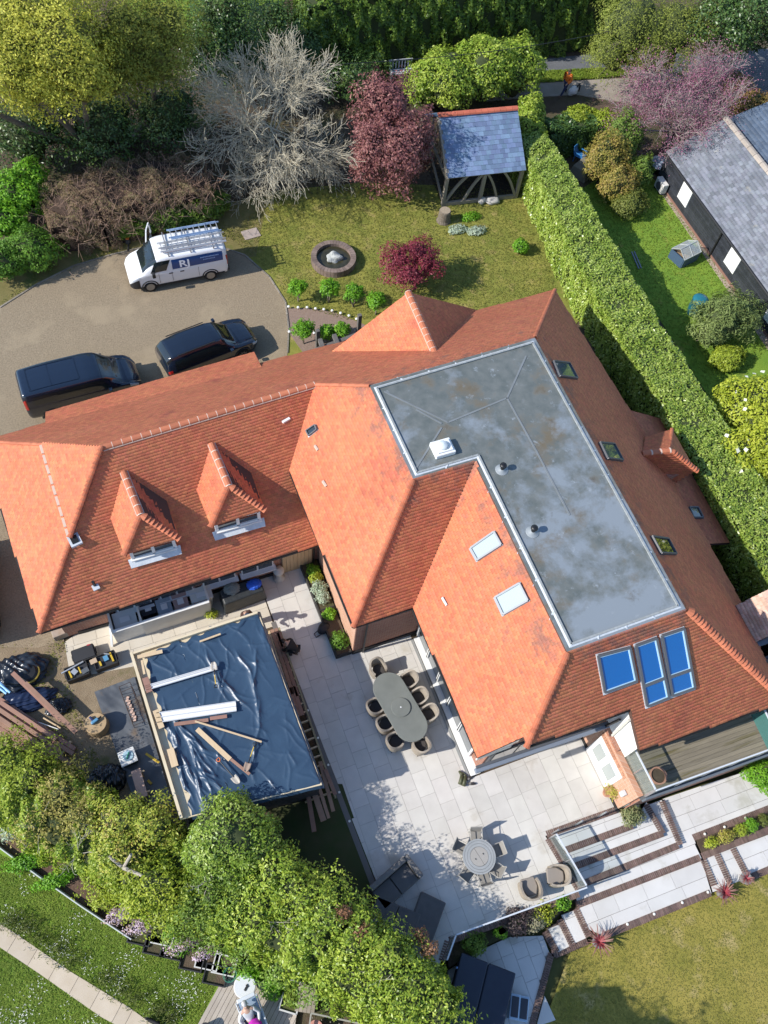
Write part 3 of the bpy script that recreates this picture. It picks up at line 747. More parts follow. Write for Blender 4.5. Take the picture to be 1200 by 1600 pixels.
# small roof vents and lead slates
def slate_vent(p, parent, s=(0.3, 0.22, 0.05), m=None, rz=0.2):
    b = MB(); b.box(Vector(p) + Vector((0, 0, 0.05)), s, rz); wpart('roof_vent', b, m or M_LEAD, parent)
slate_vent((5.30, 18.67, 5.28), house, (0.34, 0.1, 0.08), M_WHITE, 0.3)
slate_vent((8.30, 9.54, 5.07), house, (0.05, 0.34, 0.12), M_WHITE, 0.1)
slate_vent((6.03, 17.12, 5.19), house, (0.08, 0.25, 0.1), M_MORT); slate_vent((5.84, 15.57, 5.02), house, (0.08, 0.28, 0.1), M_MORT)
m = MB(); m.tube([Vector((-3.33, 15.08, 3.23)), Vector((-3.33, 15.08, 3.23)) + Vector((0, 0, 0.35))], 0.055, 10); wpart('soil_pipe', m, M_GUT, house)
slate_vent((-3.31, 15.01, 3.18), house, (0.25, 0.25, 0.05))

# ---- flat roof
def offset(poly, d):
    P = [Vector(p[:2]) for p in poly]; n = len(P); out = []
    ar = sum(P[i - 1].x * P[i].y - P[i].x * P[i - 1].y for i in range(n)); sg = 1 if ar > 0 else -1
    for i in range(n):
        a, b, c = P[i - 1], P[i], P[(i + 1) % n]; e1 = (b - a).normalized(); e2 = (c - b).normalized()
        n1 = Vector((-e1.y, e1.x)) * sg; n2 = Vector((-e2.y, e2.x)) * sg; bis = (n1 + n2).normalized(); out.append(b + bis * d / max(0.3, bis.dot(n1)))
    return out
FL = [A, F_, E_, D, Cc, B]
fm = bpy.data.materials.new('flat_roof_felt'); fm.use_nodes = True
def flat_nodes(m):
    N = m.node_tree.nodes; L = m.node_tree.links; b = N['Principled BSDF']; b.inputs['Roughness'].default_value = 0.42; b.inputs['Specular IOR Level'].default_value = 0.5
    g = N.new('ShaderNodeNewGeometry')
    def nz(s, d=8, r=0.6, dist=0.0):
        n = N.new('ShaderNodeTexNoise'); n.inputs['Scale'].default_value = s; n.inputs['Detail'].default_value = d; n.inputs['Roughness'].default_value = r; n.inputs['Distortion'].default_value = dist
        L.new(g.outputs['Position'], n.inputs['Vector']); return n.outputs['Fac']
    def ramp(v, a, b_):
        x = N.new('ShaderNodeMapRange'); x.inputs[1].default_value = a; x.inputs[2].default_value = b_; L.new(v, x.inputs[0]); return x.outputs[0]
    def mix(c1, c2, f):
        x = N.new('ShaderNodeMix'); x.data_type = 'RGBA'
        for k, c in ((6, c1), (7, c2)):
            if isinstance(c, tuple): x.inputs[k].default_value = (*c, 1)
            else: L.new(c, x.inputs[k])
        L.new(f, x.inputs[0]); return x.outputs[2]
    c = mix((0.115, 0.13, 0.122), (0.172, 0.182, 0.17), ramp(nz(2.2), 0.35, 0.65))
    c = mix(c, (0.16, 0.13, 0.085), ramp(nz(0.55, 7, 0.65), 0.52, 0.66))
    # chalky bloom, heavier towards the south-east where water dries
    sp = N.new('ShaderNodeSeparateXYZ'); L.new(g.outputs['Position'], sp.inputs[0])
    gr = N.new('ShaderNodeMapRange'); gr.inputs[1].default_value = 17.0; gr.inputs[2].default_value = 7.0; gr.inputs[3].default_value = -0.06; gr.inputs[4].default_value = 0.085; L.new(sp.outputs['Y'], gr.inputs[0])
    ad = N.new('ShaderNodeMath'); L.new(nz(0.42, 9, 0.66, 0.15), ad.inputs[0]); L.new(gr.outputs[0], ad.inputs[1])
    c = mix(c, (0.235, 0.265, 0.29), ramp(ad.outputs[0], 0.48, 0.60))
    c = mix(c, (0.31, 0.34, 0.365), ramp(nz(2.6, 10, 0.7), 0.60, 0.72))
    c = mix(c, (0.11, 0.10, 0.08), ramp(nz(1.1, 9, 0.7), 0.60, 0.75))
    L.new(c, b.inputs['Base Color'])
    bp = N.new('ShaderNodeBump'); bp.inputs['Strength'].default_value = 0.15; L.new(nz(14), bp.inputs['Height']); L.new(bp.outputs[0], b.inputs['Normal'])
flat_nodes(fm)
m = MB(); m.prism(FL, 6.95, 7.215); froof = wpart('flat_roof', m, fm, house)
ins = offset(FL, 0.22); outr = offset(FL, -0.05)
for i in range(6):
    j = (i + 1) % 6
    q = [outr[i], outr[j], ins[j], ins[i]]
    m = MB(); m.slab([(*outr[i], 7.15), (*outr[j], 7.15), (*ins[j], 7.25), (*ins[i], 7.25)], 0.05); wpart('lead_edging', m, M_LEAD, froof)
    m = MB(); a = Vector((*ins[i], 7.248)); b = Vector((*ins[j], 7.248)); m.bar(a, b, 0.07, 0.05); wpart('kerb_roll', m, mat('weathered_edge', (0.25, 0.26, 0.25), 0.8, (0.36, 0.38, 0.38), 7), froof)
    n = max(2, int((Vector(outr[j]) - Vector(outr[i])).length / 1.1))
    for s in range(1, n):
        m = MB(); a = Vector((*outr[i].lerp(outr[j], s / n), 7.158)); b = Vector((*ins[i].lerp(ins[j], s / n), 7.255)); m.bar(a, b, 0.05, 0.02); wpart('lead_joint', m, M_LEAD, froof)
M_SEAM = mat('seam_strip', (0.22, 0.24, 0.255), 0.7, (0.16, 0.17, 0.165), 2, 6, 0.9)
for p, q in (((13.26, 15.81, 7.22), (14.89, 17.48, 7.22)), ((13.26, 15.81, 7.22), (10.63, 15.45, 7.22)), ((10.63, 15.45, 7.22), (8.85, 17.52, 7.22)), ((13.26, 15.81, 7.22), (13.27, 13.25, 7.22)), ((13.27, 13.25, 7.22), (13.21, 10.41, 7.22)), ((10.31, 15.31, 7.22), (8.64, 13.87, 7.22)), ((9.70, 16.37, 7.22), (10.38, 15.47, 7.22))):
    m = MB(); m.bar(Vector(p) + Vector((0, 0, 0.004)), Vector(q) + Vector((0, 0, 0.004)), 0.07, 0.014); wpart('seam', m, M_SEAM, froof)
# roof lantern box and two black soil vents
rv = thing('roof_ventilator', 'square white domed ventilator on the flat roof', 'ventilator', (9.94, 14.38, 7.21))
m = MB(); m.box((0, 0, 0.11), (0.78, 0.66, 0.22)); part('base', m, M_WHITE, rv, bevel=0.03)
m = MB(); m.box((0, 0, 0.25), (0.62, 0.5, 0.07)); part('top_plate', m, M_WHITE, rv, bevel=0.02)
m = MB(); m.lathe([(0.20, 0), (0.19, 0.06), (0.13, 0.11), (0.0, 0.13)], 20, (0, 0, 0.285)); part('dome', m, clearmat('dome', (0.75, 0.82, 0.85), 0.75), rv, smooth=True)
for px, lab in (((11.69, 12.91, 7.21), 'black vent pipe on the flat roof nearer the square ventilator'), ((11.64, 10.23, 7.21), 'black vent pipe on the flat roof nearer the south edge')):
    t = thing('vent_pipe', lab, 'vent pipe', px, group='vent pipes on the flat roof')
    m = MB(); m.lathe([(0.26, 0), (0.22, 0.02), (0.1, 0.06), (0.09, 0.09)], 18); part('collar', m, mat('dull_collar', (0.26, 0.285, 0.30), 0.6), t, smooth=True)
    m = MB(); m.lathe([(0.075, 0), (0.075, 0.26), (0.13, 0.27), (0.12, 0.33), (0.05, 0.36), (0, 0.36)], 16); part('cowl', m, M_GUT, t, smooth=True)

# ---- skylights
def skylight(q, pane_m, label, fr=0.09, h=0.085, transom=None, flash=True, frame_m=None, parent=None, flash_m=None):
    """q: four corners on the slope: top-left, top-right, bottom-right, bottom-left"""
    P = [Vector(p) for p in q]; n = (P[1] - P[0]).cross(P[3] - P[0]).normalized()
    if n.z < 0: n = -n
    s = MB(); s.slab([p + n * 0.035 for p in P], 0.05)
    root = wpart('skylight', s, (flash_m or M_LEAD) if flash else (frame_m or M_GREYFR), parent or house); root['label'] = label
    def at(u, v, hh): return P[0] * (1 - u) * (1 - v) + P[1] * u * (1 - v) + P[2] * u * v + P[3] * (1 - u) * v + n * hh
    wu = (P[1] - P[0]).length; wv = (P[3] - P[0]).length; a = fr / wu; b = fr / wv; bb = b * 1.3
    vs_ = [b * 0.6, 1 - bb] if transom is None else [b * 0.6, transom, 1 - bb]
    m = MB()
    m.bar(at(a * .6, b * .6, h), at(1 - a * .6, b * .6, h), fr, 0.07, n); m.bar(at(a * .6, 1 - bb, h), at(1 - a * .6, 1 - bb, h), fr, 0.07, n)
    m.bar(at(a * .6, b * .6, h), at(a * .6, 1 - bb, h), fr * 0.92, 0.066, n); m.bar(at(1 - a * .6, b * .6, h), at(1 - a * .6, 1 - bb, h), fr * 0.92, 0.066, n)
    if transom: m.bar(at(a * .6, transom, h), at(1 - a * .6, transom, h), fr * 1.3, 0.072, n)
    wpart('frame', m, frame_m or M_GREYFR, root)
    inner = MB()
    for v0, v1 in zip(vs_[:-1], vs_[1:]):
        pm = MB(); pm.slab([at(a, v0, h - 0.012), at(1 - a, v0, h - 0.012), at(1 - a, v1, h - 0.012), at(a, v1, h - 0.012)], 0.01); wpart('pane', pm, pane_m, root)
        e = 0.045; vb = e / wv; ua = e / wu
        k0 = v0 + fr * 0.55 / wv; k1 = v1 - fr * 0.55 / wv; a2 = a + 0.01 / wu
        inner.bar(at(a2, k0, h + .004), at(1 - a2, k0, h + .004), e, 0.03, n); inner.bar(at(1 - a2 - ua * .5, k0, h + .006), at(1 - a2 - ua * .5, k1, h + .006), e, 0.03, n); inner.bar(at(a2, k1, h + .004), at(1 - a2, k1, h + .004), e, 0.03, n)
    return root, inner
M_MIDGREY = mat('mid_grey_frame', (0.27, 0.29, 0.31), 0.5)
M_BEAD = mat('pale_blue_bead', (0.45, 0.66, 0.78), 0.4)
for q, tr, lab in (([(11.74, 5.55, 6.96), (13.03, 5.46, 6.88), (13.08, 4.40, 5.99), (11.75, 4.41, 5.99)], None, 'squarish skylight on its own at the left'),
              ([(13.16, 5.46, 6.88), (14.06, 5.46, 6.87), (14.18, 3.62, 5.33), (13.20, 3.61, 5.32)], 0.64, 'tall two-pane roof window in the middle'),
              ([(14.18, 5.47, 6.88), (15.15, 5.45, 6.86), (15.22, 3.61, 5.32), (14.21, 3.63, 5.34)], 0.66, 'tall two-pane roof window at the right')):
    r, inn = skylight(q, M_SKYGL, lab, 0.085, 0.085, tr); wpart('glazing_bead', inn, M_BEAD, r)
skylight([(10.53, 10.82, 6.93), (10.55, 10.18, 6.96), (9.65, 10.17, 6.20), (9.62, 10.76, 6.17)], M_BLIND, 'smaller of two pale skylights on the west slope', 0.07, frame_m=M_MIDGREY, flash_m=M_MIDGREY)
skylight([(10.52, 8.72, 6.95), (10.52, 7.96, 6.96), (9.64, 7.98, 6.22), (9.65, 8.73, 6.21)], M_BLIND, 'larger of two pale skylights on the west slope', 0.07, frame_m=M_MIDGREY, flash_m=M_MIDGREY)
skylight([(6.34, 18.04, 5.46), (6.34, 17.75, 5.46), (5.94, 17.74, 5.12), (5.92, 18.08, 5.11)], M_DKGL, 'tiny skylight near the valley', 0.05)
skylight([(15.92, 17.09, 6.95), (15.69, 16.17, 7.13), (17.24, 16.66, 5.80), (17.31, 17.59, 5.76)], M_GREYGL, 'northernmost skylight on the east slope', 0.07, flash=False)
skylight([(15.88, 13.03, 6.90), (15.75, 12.19, 6.99), (17.03, 12.43, 5.88), (17.10, 13.32, 5.84)], M_GREYGL, 'second skylight on the east slope', 0.07, flash=False)
skylight([(15.74, 8.83, 6.92), (15.71, 8.06, 6.92), (16.93, 8.17, 5.87), (16.99, 8.90, 5.84)], M_DKGL, 'southern skylight on the east slope', 0.07, flash=False)
skylight([(20.78, 11.07, 2.50), (20.64, 10.50, 2.54), (21.32, 10.43, 2.27), (21.39, 11.02, 2.25)], M_DKGL, 'small skylight in the lower east roof', 0.06, flash=False)

# ---- two dormers on the west wing
def dormer_parts(RB, RF, LB, LF, RK, RFr, label, zs, seed):
    m = MB(); cx = (LF[0] + RFr[0]) / 2; x0 = LF[0] + 0.16; x1 = RFr[0] - 0.16; yf = (LF[1] + RFr[1]) / 2 + 0.22
    m.prism([(x0, yf), (x1, yf), (x1, yf + 2.2), (x0, yf + 2.2)], zs - 0.6, LF[2] - 0.1)
    root = wpart('dormer', m, M_LEAD, house); root['label'] = label
    roof_face2 = [([RB, RF, LF, LB], M_TILE), ([RB, RF, RFr, RK], M_TILE2), ([RF, RFr, LF], M_TILE2)]
    for i, (pl, mm) in enumerate(roof_face2):
        p = MB(); p.slab(pl, 0.1); wpart('roof_slope', p, M_DECKB, root); tiles(pl, mm, root, seed=seed + i)
    hip(LF, RF, root, 0.10, 0.16); hip(RFr, RF, root, 0.11, 0.16, 1.6)
    p = Vector(RB); q = Vector(RF); n = 5; d = (q - p) / n; mm = MB()
    for i in range(n):
        mm.add(*half_tile(p + d * (i + 0.03), p + d * (i + 0.97), 0.12, 1.05, 0.02))
    wpart('ridge_tiles', mm, M_RIDGE, root)
    mm = MB()
    for i in range(n): mm.add(*half_tile(p + d * (i + 0.95), p + d * (i + 1.05), 0.135, 1.0, 0.018))
    mm.bar(p + Vector((-.14, 0, -.01)), q + Vector((-.14, 0, -.01)), .03, .04); mm.bar(p + Vector((.14, 0, -.01)), q + Vector((.14, 0, -.01)), .03, .04)
    wpart('mortar', mm, M_MORT, root)
    # casement window and sill
    zt = LF[2] - 0.14; w = MB()
    for a, b in (((x0 + .05, zs + .05), (x1 - .05, zs + .05)), ((x0 + .05, zt), (x1 - .05, zt)), ((x0 + .05, zs + .05), (x0 + .05, zt)), ((x1 - .05, zs + .05), (x1 - .05, zt)), (((x0 + x1) / 2, zs + .05), ((x0 + x1) / 2, zt))):
        w.bar((a[0], yf - 0.05, a[1]), (b[0], yf - 0.05, b[1]), 0.12, 0.12, (0, 1, 0))
    wn_ = wpart('window', w, M_WHITE, root)
    w = MB(); w.box(((x0 + x1) / 2, yf - 0.03, (zs + zt) / 2), (x1 - x0 - .15, 0.03, zt - zs - .05)); wpart('pane', w, M_DKGL, wn_)
    w = MB(); w.box(((x0 + x1) / 2, yf - 0.10, zs + 0.04), (x1 - x0 + .06, 0.18, 0.06)); wpart('sill', w, M_WHITE, wn_)
    w = MB(); w.slab([(x0 - .12, yf - .34, zs - .17), (x1 + .12, yf - .34, zs - .17), (x1 + .15, yf - .05, zs + .02), (x0 - .15, yf - .05, zs + .02)], 0.03); wpart('apron', w, M_LEAD, root)
dormer_parts((-1.17, 18.30, 5.27), (-0.99, 16.27, 5.27), (-2.10, 16.99, 4.43), (-1.94, 15.33, 4.43), (0.03, 17.10, 4.44), (0.06, 15.36, 4.43), 'left dormer, nearer the west hip', 3.62, 31)
dormer_parts((2.24, 18.52, 5.29), (2.36, 16.45, 5.29), (1.26, 17.24, 4.48), (1.32, 15.46, 4.45), (3.41, 17.32, 4.46), (3.41, 15.53, 4.45), 'right dormer, nearer the courtyard', 3.62, 41)
# ---- little hipped dormer on the east slope
eb = (19.27, 13.45, 3.95); ef = (20.51, 13.22, 3.95); n0 = (20.45, 14.50, 2.96); n1 = (21.86, 14.60, 3.05); s1 = (21.72, 12.34, 3.05); s0 = (21.04, 12.51, 2.40)
m = MB(); m.prism([(n1[0] - 1.6, n1[1] - .15), (n1[0] - .1, n1[1] - .15), (s1[0] - .1, s1[1] + .15), (s1[0] - 1.6, s1[1] + .15)], 1.6, 2.9)
er = wpart('dormer', m, M_BRICK, house); er['label'] = 'small hipped dormer on the shaded east slope'
for i, (pl, mm) in enumerate((([eb, ef, n1, n0], M_TILE), ([eb, ef, s1, s0], M_TILE), ([ef, n1, s1], M_TILE2))):
    p = MB(); p.slab(pl, 0.09); wpart('roof_slope', p, M_DECKB, er); tiles(pl, mm, er, seed=50 + i)
hip(s1, ef, er, 0.10, 0.15, 1.6); hip(n1, ef, er, 0.09, 0.2, 1.1)
mm = MB(); p = Vector(eb); q = Vector(ef); d = (q - p) / 3
for i in range(3): mm.add(*half_tile(p + d * (i + .03), p + d * (i + .97), 0.12, 1.05, .02))
wpart('ridge_tiles', mm, M_RIDGE, er)
mm = MB()
for i in range(3): mm.add(*half_tile(p + d * (i + .92), p + d * (i + 1.08), 0.135, 1.0, .018))
wpart('mortar', mm, M_MORT, er)

# ---- walls
def wall(poly, z0, z1, m, name='wall', par=None):
    b = MB(); b.prism(poly, z0, z1); return wpart(name, b, m, par or house)
wall([(-5.15, 14.88), (5.42, 14.88), (5.42, 22.9), (-5.15, 22.9)], 0, 2.3, M_BRICK)
wall([(5.42, 10.46), (8.3, 10.46), (8.3, 20.9), (5.42, 20.9)], 0, 3.95, M_BRICK)
wall([(8.3, 4.45), (12.80, 4.45), (12.80, 20.9), (8.3, 20.9)], 0, 4.2, M_BRICK)
wall([(12.80, 2.95), (18.6, 2.95), (18.6, 20.9), (12.80, 20.9)], 0, 3.0, M_BRICK)
wall([(5.44, 20.9), (18.6, 20.9), (18.6, 22.6), (5.44, 22.6)], 0, 2.7, M_BRICK)
# brick face in painted sunlit orange on the west of the middle wing, white fascia above
b = MB(); b.box((5.405, 12.6, 1.9), (0.03, 4.25, 3.8)); wpart('wall_face', b, M_BRICKO, house)
b = MB(); b.box((5.33, 12.75, 3.86), (0.14, 4.3, 0.62)); wpart('fascia', b, M_WHITE, house)
b = MB(); b.box((6.85, 10.44, 0.1), (2.9, 0.08, 0.22)); b.box((5.39, 12.6, 0.1), (0.07, 4.4, 0.22)); b.box((0.4, 14.86, 0.1), (10.2, 0.07, 0.22)); wpart('plinth', b, M_PLINTH, house)
for px in ((5.8, 10.36), (5.15, 14.72)):
    b = MB(); b.tube([(px[0], px[1], 0.05), (px[0], px[1], 3.3 if px[0] > 5.5 else 2.3)], 0.045, 8); wpart('downpipe', b, M_GUT, house)
# west wing: windows under the eaves with pale sills, timber gate
for x in (-2.3, -0.6, 1.15, 2.75):
    b = MB(); b.box((x, 14.84, 1.55), (1.35, 0.08, 1.1)); w = wpart('window', b, M_WHITE, house)
    b = MB(); b.box((x - .33, 14.79, 1.55), (0.58, 0.03, 0.92)); wpart('pane', b, M_DKGL, w)
    b = MB(); b.box((x + .33, 14.79, 1.55), (0.58, 0.03, 0.92)); wpart('pane', b, M_DKGL, w)
    b = MB(); b.box((x, 14.74, 0.98), (1.5, 0.28, 0.07)); wpart('sill', b, mat('stone_sill', (0.55, 0.58, 0.62), 0.7), w)
b = MB(); b.box((4.45, 14.83, 1.05), (1.3, 0.07, 2.05)); dr = wpart('door', b, mat('pale_timber_door', (0.42, 0.30, 0.17), 0.7, (0.50, 0.38, 0.23), 2, stretch=(9, 9, 0.6, 0)), house)
for i in range(8):
    b = MB(); b.box((3.89 + i * 0.16, 14.785, 1.05), (0.145, 0.03, 2.0)); wpart('plank', b, mat('pale_timber_door', (0, 0, 0)), dr)
# folding glass doors on the west side of the dining terrace
b = MB(); b.box((7.98, 7.4, 3.75), (0.30, 5.9, 0.75)); wpart('fascia', b, M_WHITE, house)
b = MB(); b.box((8.18, 7.25, 0.05), (0.40, 5.9, 0.10)); wpart('door_sill', b, M_WHITE, house)
b = MB(); b.box((7.90, 7.25, 0.02), (0.10, 5.9, 0.04)); wpart('door_track', b, mat('stone_track', (0.28, 0.28, 0.27), 0.6), house)
for i in range(5):
    y = 5.05 + i * 1.06
    fr = MB()
    for a, c in (((y, .08), (y + 1.02, .08)), ((y, 2.45), (y + 1.02, 2.45)), ((y, .08), (y, 2.45)), ((y + 1.02, .08), (y + 1.02, 2.45))):
        fr.bar((8.2, a[0], a[1]), (8.2, c[0], c[1]), 0.09, 0.09, (1, 0, 0))
    dd = wpart('glass_door', fr, M_WHITE, house)
    g = MB(); g.box((8.22, y + .51, 1.26), (0.02, 0.95, 2.3)); wpart('pane', g, M_DKGL, dd)
# glazed gable and long canopy box over the south doors
b = MB(); b.prism([(7.75, 4.40), (9.1, 4.40), (9.1, 4.46), (7.75, 4.46)], 2.6, 4.6); wpart('gable_wall', b, M_WHITE, house)
b = MB(); b.add([(7.95, 4.36, 3.4), (9.2, 4.36, 3.4), (9.15, 4.36, 5.2), (7.95, 4.36, 4.3)], [(0, 1, 2, 3)]); b.add([(7.95, 4.39, 3.4), (9.2, 4.39, 3.4), (9.15, 4.39, 5.2), (7.95, 4.39, 4.3)], [(3, 2, 1, 0)]); wpart('gable_pane', b, M_DKGL, house)
b = MB(); b.bar((7.45, 4.02, 3.00), (13.64, 3.80, 3.00), 0.17, 0.14); wpart('canopy_box', b, mat('slate_grey_metal', (0.20, 0.23, 0.28), 0.4), house, bevel=0.03)
b = MB(); b.bar((7.52, 4.11, 3.10), (13.65, 3.89, 3.10), 0.10, 0.10); wpart('canopy_rail', b, M_GREYFR, house)
b = MB(); b.box((10.5, 4.42, 1.3), (4.2, 0.06, 2.5)); gd = wpart('glass_door', b, M_GREYFR, house)
for i in range(4):
    g = MB(); g.box((9.0 + i * 1.02, 4.38, 1.3), (0.92, 0.03, 2.3)); wpart('pane', g, M_DKGL, gd)
# door wall under the balcony
b = MB(); b.prism([(12.76, 1.26), (12.98, 1.26), (12.98, 4.4), (12.76, 4.4)], 0, 2.42); dw = wpart('wall', b, M_BRICKO, house)
b = MB(); b.box((12.745, 2.75, 0.1), (0.05, 3.2, 0.2)); wpart('plinth', b, M_PLINTH, house)
b = MB(); b.box((12.735, 2.90, 1.03), (0.07, 1.62, 1.98)); wd = wpart('door', b, M_WHITE, house)
for y in (2.52, 3.28):
    g = MB(); g.box((12.69, y, 1.15), (0.03, 0.50, 0.95)); wpart('pane', g, mat('pale_pane', (0.36, 0.40, 0.39), 0.15, coat=0.5), wd)
b = MB()
for i in range(17): b.box((12.745, 2.08 + i * 0.103, 2.13), (0.05, 0.09, 0.22))
wpart('brick_lintel', b, mat('soldier_brick', (0.42, 0.19, 0.11), 0.85, (0.55, 0.30, 0.19), 5, isl=0.2), house, stuff=True)
b = MB(); b.box((12.66, 1.62, 1.55), (0.16, 0.2, 0.34)); wpart('wall_lamp', b, mat('lamp_metal', (0.6, 0.62, 0.64), 0.4), house, bevel=0.03)
b = MB(); b.prism([(12.74, 2.62), (12.82, 2.62), (12.82, 4.4), (12.74, 4.4)], 3.0, 4.45)
wpart('gable_wall', b, M_RENDER, house)
b = MB(); b.add([(12.72, 2.75, 3.05), (12.72, 4.3, 3.05), (12.72, 4.3, 5.4), (12.72, 2.75, 4.4)], [(0, 1, 2, 3)]); b.add([(12.78, 2.75, 3.05), (12.78, 4.3, 3.05), (12.78, 4.3, 5.4), (12.78, 2.75, 4.4)], [(3, 2, 1, 0)]); wpart('render_panel', b, M_WHITE, house)
b = MB(); b.bar((12.68, 3.45, 3.1), (12.68, 3.5, 5.0), 0.08, 0.14, (1, 0, 0)); wpart('trim', b, mat('cream_trim', (0.6, 0.57, 0.5), 0.6), house)
b = MB(); b.tube([(12.62, 4.3, 0.3), (12.62, 3.9, 2.5), (12.60, 3.7, 4.4)], 0.045, 8); wpart('downpipe', b, M_GUT, house)
# north gable wall and porch posts
b = MB(); b.add([(8.6, 22.9, 0), (16.3, 23.1, 0), (16.3, 23.1, 2.7), (12.4, 22.9, 5.6), (8.6, 22.9, 2.7)], [(0, 1, 2, 3, 4)]); b.add([(8.6, 22.7, 0), (16.3, 22.9, 0), (16.3, 22.9, 2.7), (12.4, 22.7, 5.6), (8.6, 22.7, 2.7)], [(4, 3, 2, 1, 0)]); wpart('wall', b, M_BRICK, house)

# ---- balcony over the lower rooms: timber deck, glass balustrades
balc = thing('balcony', 'weathered timber balcony deck with glass balustrade under the south eave', 'balcony', (13.0, 1.2, 0.0))
b = MB(); b.prism([(13.0, 1.16), (24.0, 0.70), (24.0, 4.2), (13.0, 4.2)], 1.9, 2.37); wpart('deck_base', b, M_GREYFR, balc)
M_OLDWOOD = mat('weathered_deck', (0.17, 0.145, 0.105), 0.85, (0.26, 0.225, 0.165), 3.5, 6, 0.8, objr=0.12, stretch=(0.5, 7, 1, -0.04), col3=(0.13, 0.11, 0.05), scale3=0.8, cut3=0.55)
for i in range(22):
    y0 = 1.20 + i * 0.145
    b = MB(); b.add([], [])
    b.bar((13.0, y0 + 0.07, 2.395), (24.0, y0 + 0.07 - 0.46, 2.395), 0.137, 0.045); wpart('deck_board', b, M_OLDWOOD, balc)
b = MB(); b.prism([(13.0, 1.17), (24.0, 0.71), (24.0, 0.80), (13.0, 1.26)], -0.6, 1.9); wpart('support_wall', b, M_BRICK, balc)
M_GLASS = clearmat('balustrade_glass', (0.84, 0.91, 0.90), 0.09)
M_STEEL = mat('steel', (0.6, 0.62, 0.64), 0.3, metal=0.8)
def glass_run(parent, p, q, h, n, posts=True, rail=True, gm=None, z_in=0.06):
    p = Vector(p); q = Vector(q); d = (q - p) / n
    for i in range(n):
        a = p + d * (i + 0.02); c = p + d * (i + 0.98); g = MB(); g.bar(a + Vector((0, 0, z_in + h / 2)), c + Vector((0, 0, z_in + h / 2)), 0.016, h - z_in); wpart('glass_panel', g, gm or M_GLASS, parent)
    if rail:
        r = MB(); r.bar(p + Vector((0, 0, h + 0.03 + z_in / 2)), q + Vector((0, 0, h + 0.03 + z_in / 2)), 0.05, 0.05); wpart('handrail', r, mat('rail_white', (0.72, 0.75, 0.77), 0.3, metal=0.2), parent)
    if posts:
        for i in range(n + 1):
            a = p + d * i; k = MB(); k.tube([a, a + Vector((0, 0, h + 0.05))], 0.028, 8); wpart('post', k, M_STEEL, parent)
glass_run(balc, (13.02, 1.24, 2.42), (13.02, 2.85, 2.42), 1.0, 2)
glass_run(balc, (13.02, 1.20, 2.42), (23.5, 0.78, 2.42), 1.0, 9)
glass_run(balc, (18.2, 1.05, 2.42), (18.35, 2.6, 2.42), 1.0, 1, gm=clearmat('teal_glass', (0.10, 0.26, 0.24), 0.6))
b = MB(); b.bar((13.0, 1.12, 2.2), (24.0, 0.66, 2.2), 0.07, 0.42); wpart('edge_beam', b, mat('slate_blue_metal', (0.13, 0.15, 0.175), 0.4), balc)

# ---- attached outbuilding at the right edge
ann = thing('outbuilding', 'outbuilding with weathered pink clay tiles against the east slope at the right edge', 'outbuilding', (22.70, 6.28, 0.00))
a0 = (19.53, 6.20, 3.60); a1 = (19.40, 4.64, 3.60); dx = Vector((4.2, 0.0, 2.6))
pl = [a0, a1, Vector(a1) + dx, Vector(a0) + dx]
b = MB(); b.slab(pl, 0.15); wpart('roof_slope', b, M_DECKB, ann)
M_PINK = mat('weathered_tile', (0.52, 0.33, 0.24), 0.85, (0.62, 0.45, 0.36), 2, isl=0.22, hue=0.01)
tiles(pl, M_PINK, ann, seed=61, gauge=0.13, w=0.19, t=0.04)
b = MB(); b.prism([(a0[0] + .2, a0[1] - .15), (a1[0] + .2, a1[1] + .15), (a1[0] + 8, a1[1] + .15), (a0[0] + 8, a0[1] - .15)], 0, 3.75); wpart('wall', b, M_BRICK, ann)
gutter(a0, a1, ann, 0.07, 0.04)
b = MB(); b.bar(Vector(a1) + Vector((-.1, 0, -.1)), Vector(a1) + Vector((3.4, -.2, .7)), 0.35, 0.09); wpart('lead_valley', b, mat('slate_blue_metal', (0, 0, 0)), ann)
# ---------------------------------------------------------------- vehicles
M_TYRE = mat('tyre', (0.014, 0.014, 0.014), 0.85)
M_RIM = mat('alloy', (0.32, 0.32, 0.33), 0.35, metal=0.8)
M_CARGL = glassmat('car_glass', (0.012, 0.018, 0.02))
M_LAMP = glassmat('headlamp', (0.55, 0.6, 0.65), 0.1)
M_TAIL = glassmat('tail_lamp', (0.35, 0.015, 0.012), 0.15)
M_PLAST = mat('black_plastic', (0.02, 0.02, 0.021), 0.6)

def interp(st, x):
    xs = [s[0] for s in st]
    # smooth (monotone-ish) interpolation of the station table
    i = max(0, min(len(xs) - 2, int(np.searchsorted(xs, x)) - 1)); t = (x - xs[i]) / (xs[i + 1] - xs[i]); t = min(max(t, 0), 1)
    p0 = np.array(st[max(i - 1, 0)][1:]); p1 = np.array(st[i][1:]); p2 = np.array(st[i + 1][1:]); p3 = np.array(st[min(i + 2, len(st) - 1)][1:])
    c = 0.5 * ((2 * p1) + (p2 - p0) * t + (2 * p0 - 5 * p1 + 4 * p2 - p3) * t * t + (3 * p1 - p0 - 3 * p2 + p3) * t ** 3)
    return 0.5 * c + 0.5 * (p1 + (p2 - p1) * t)

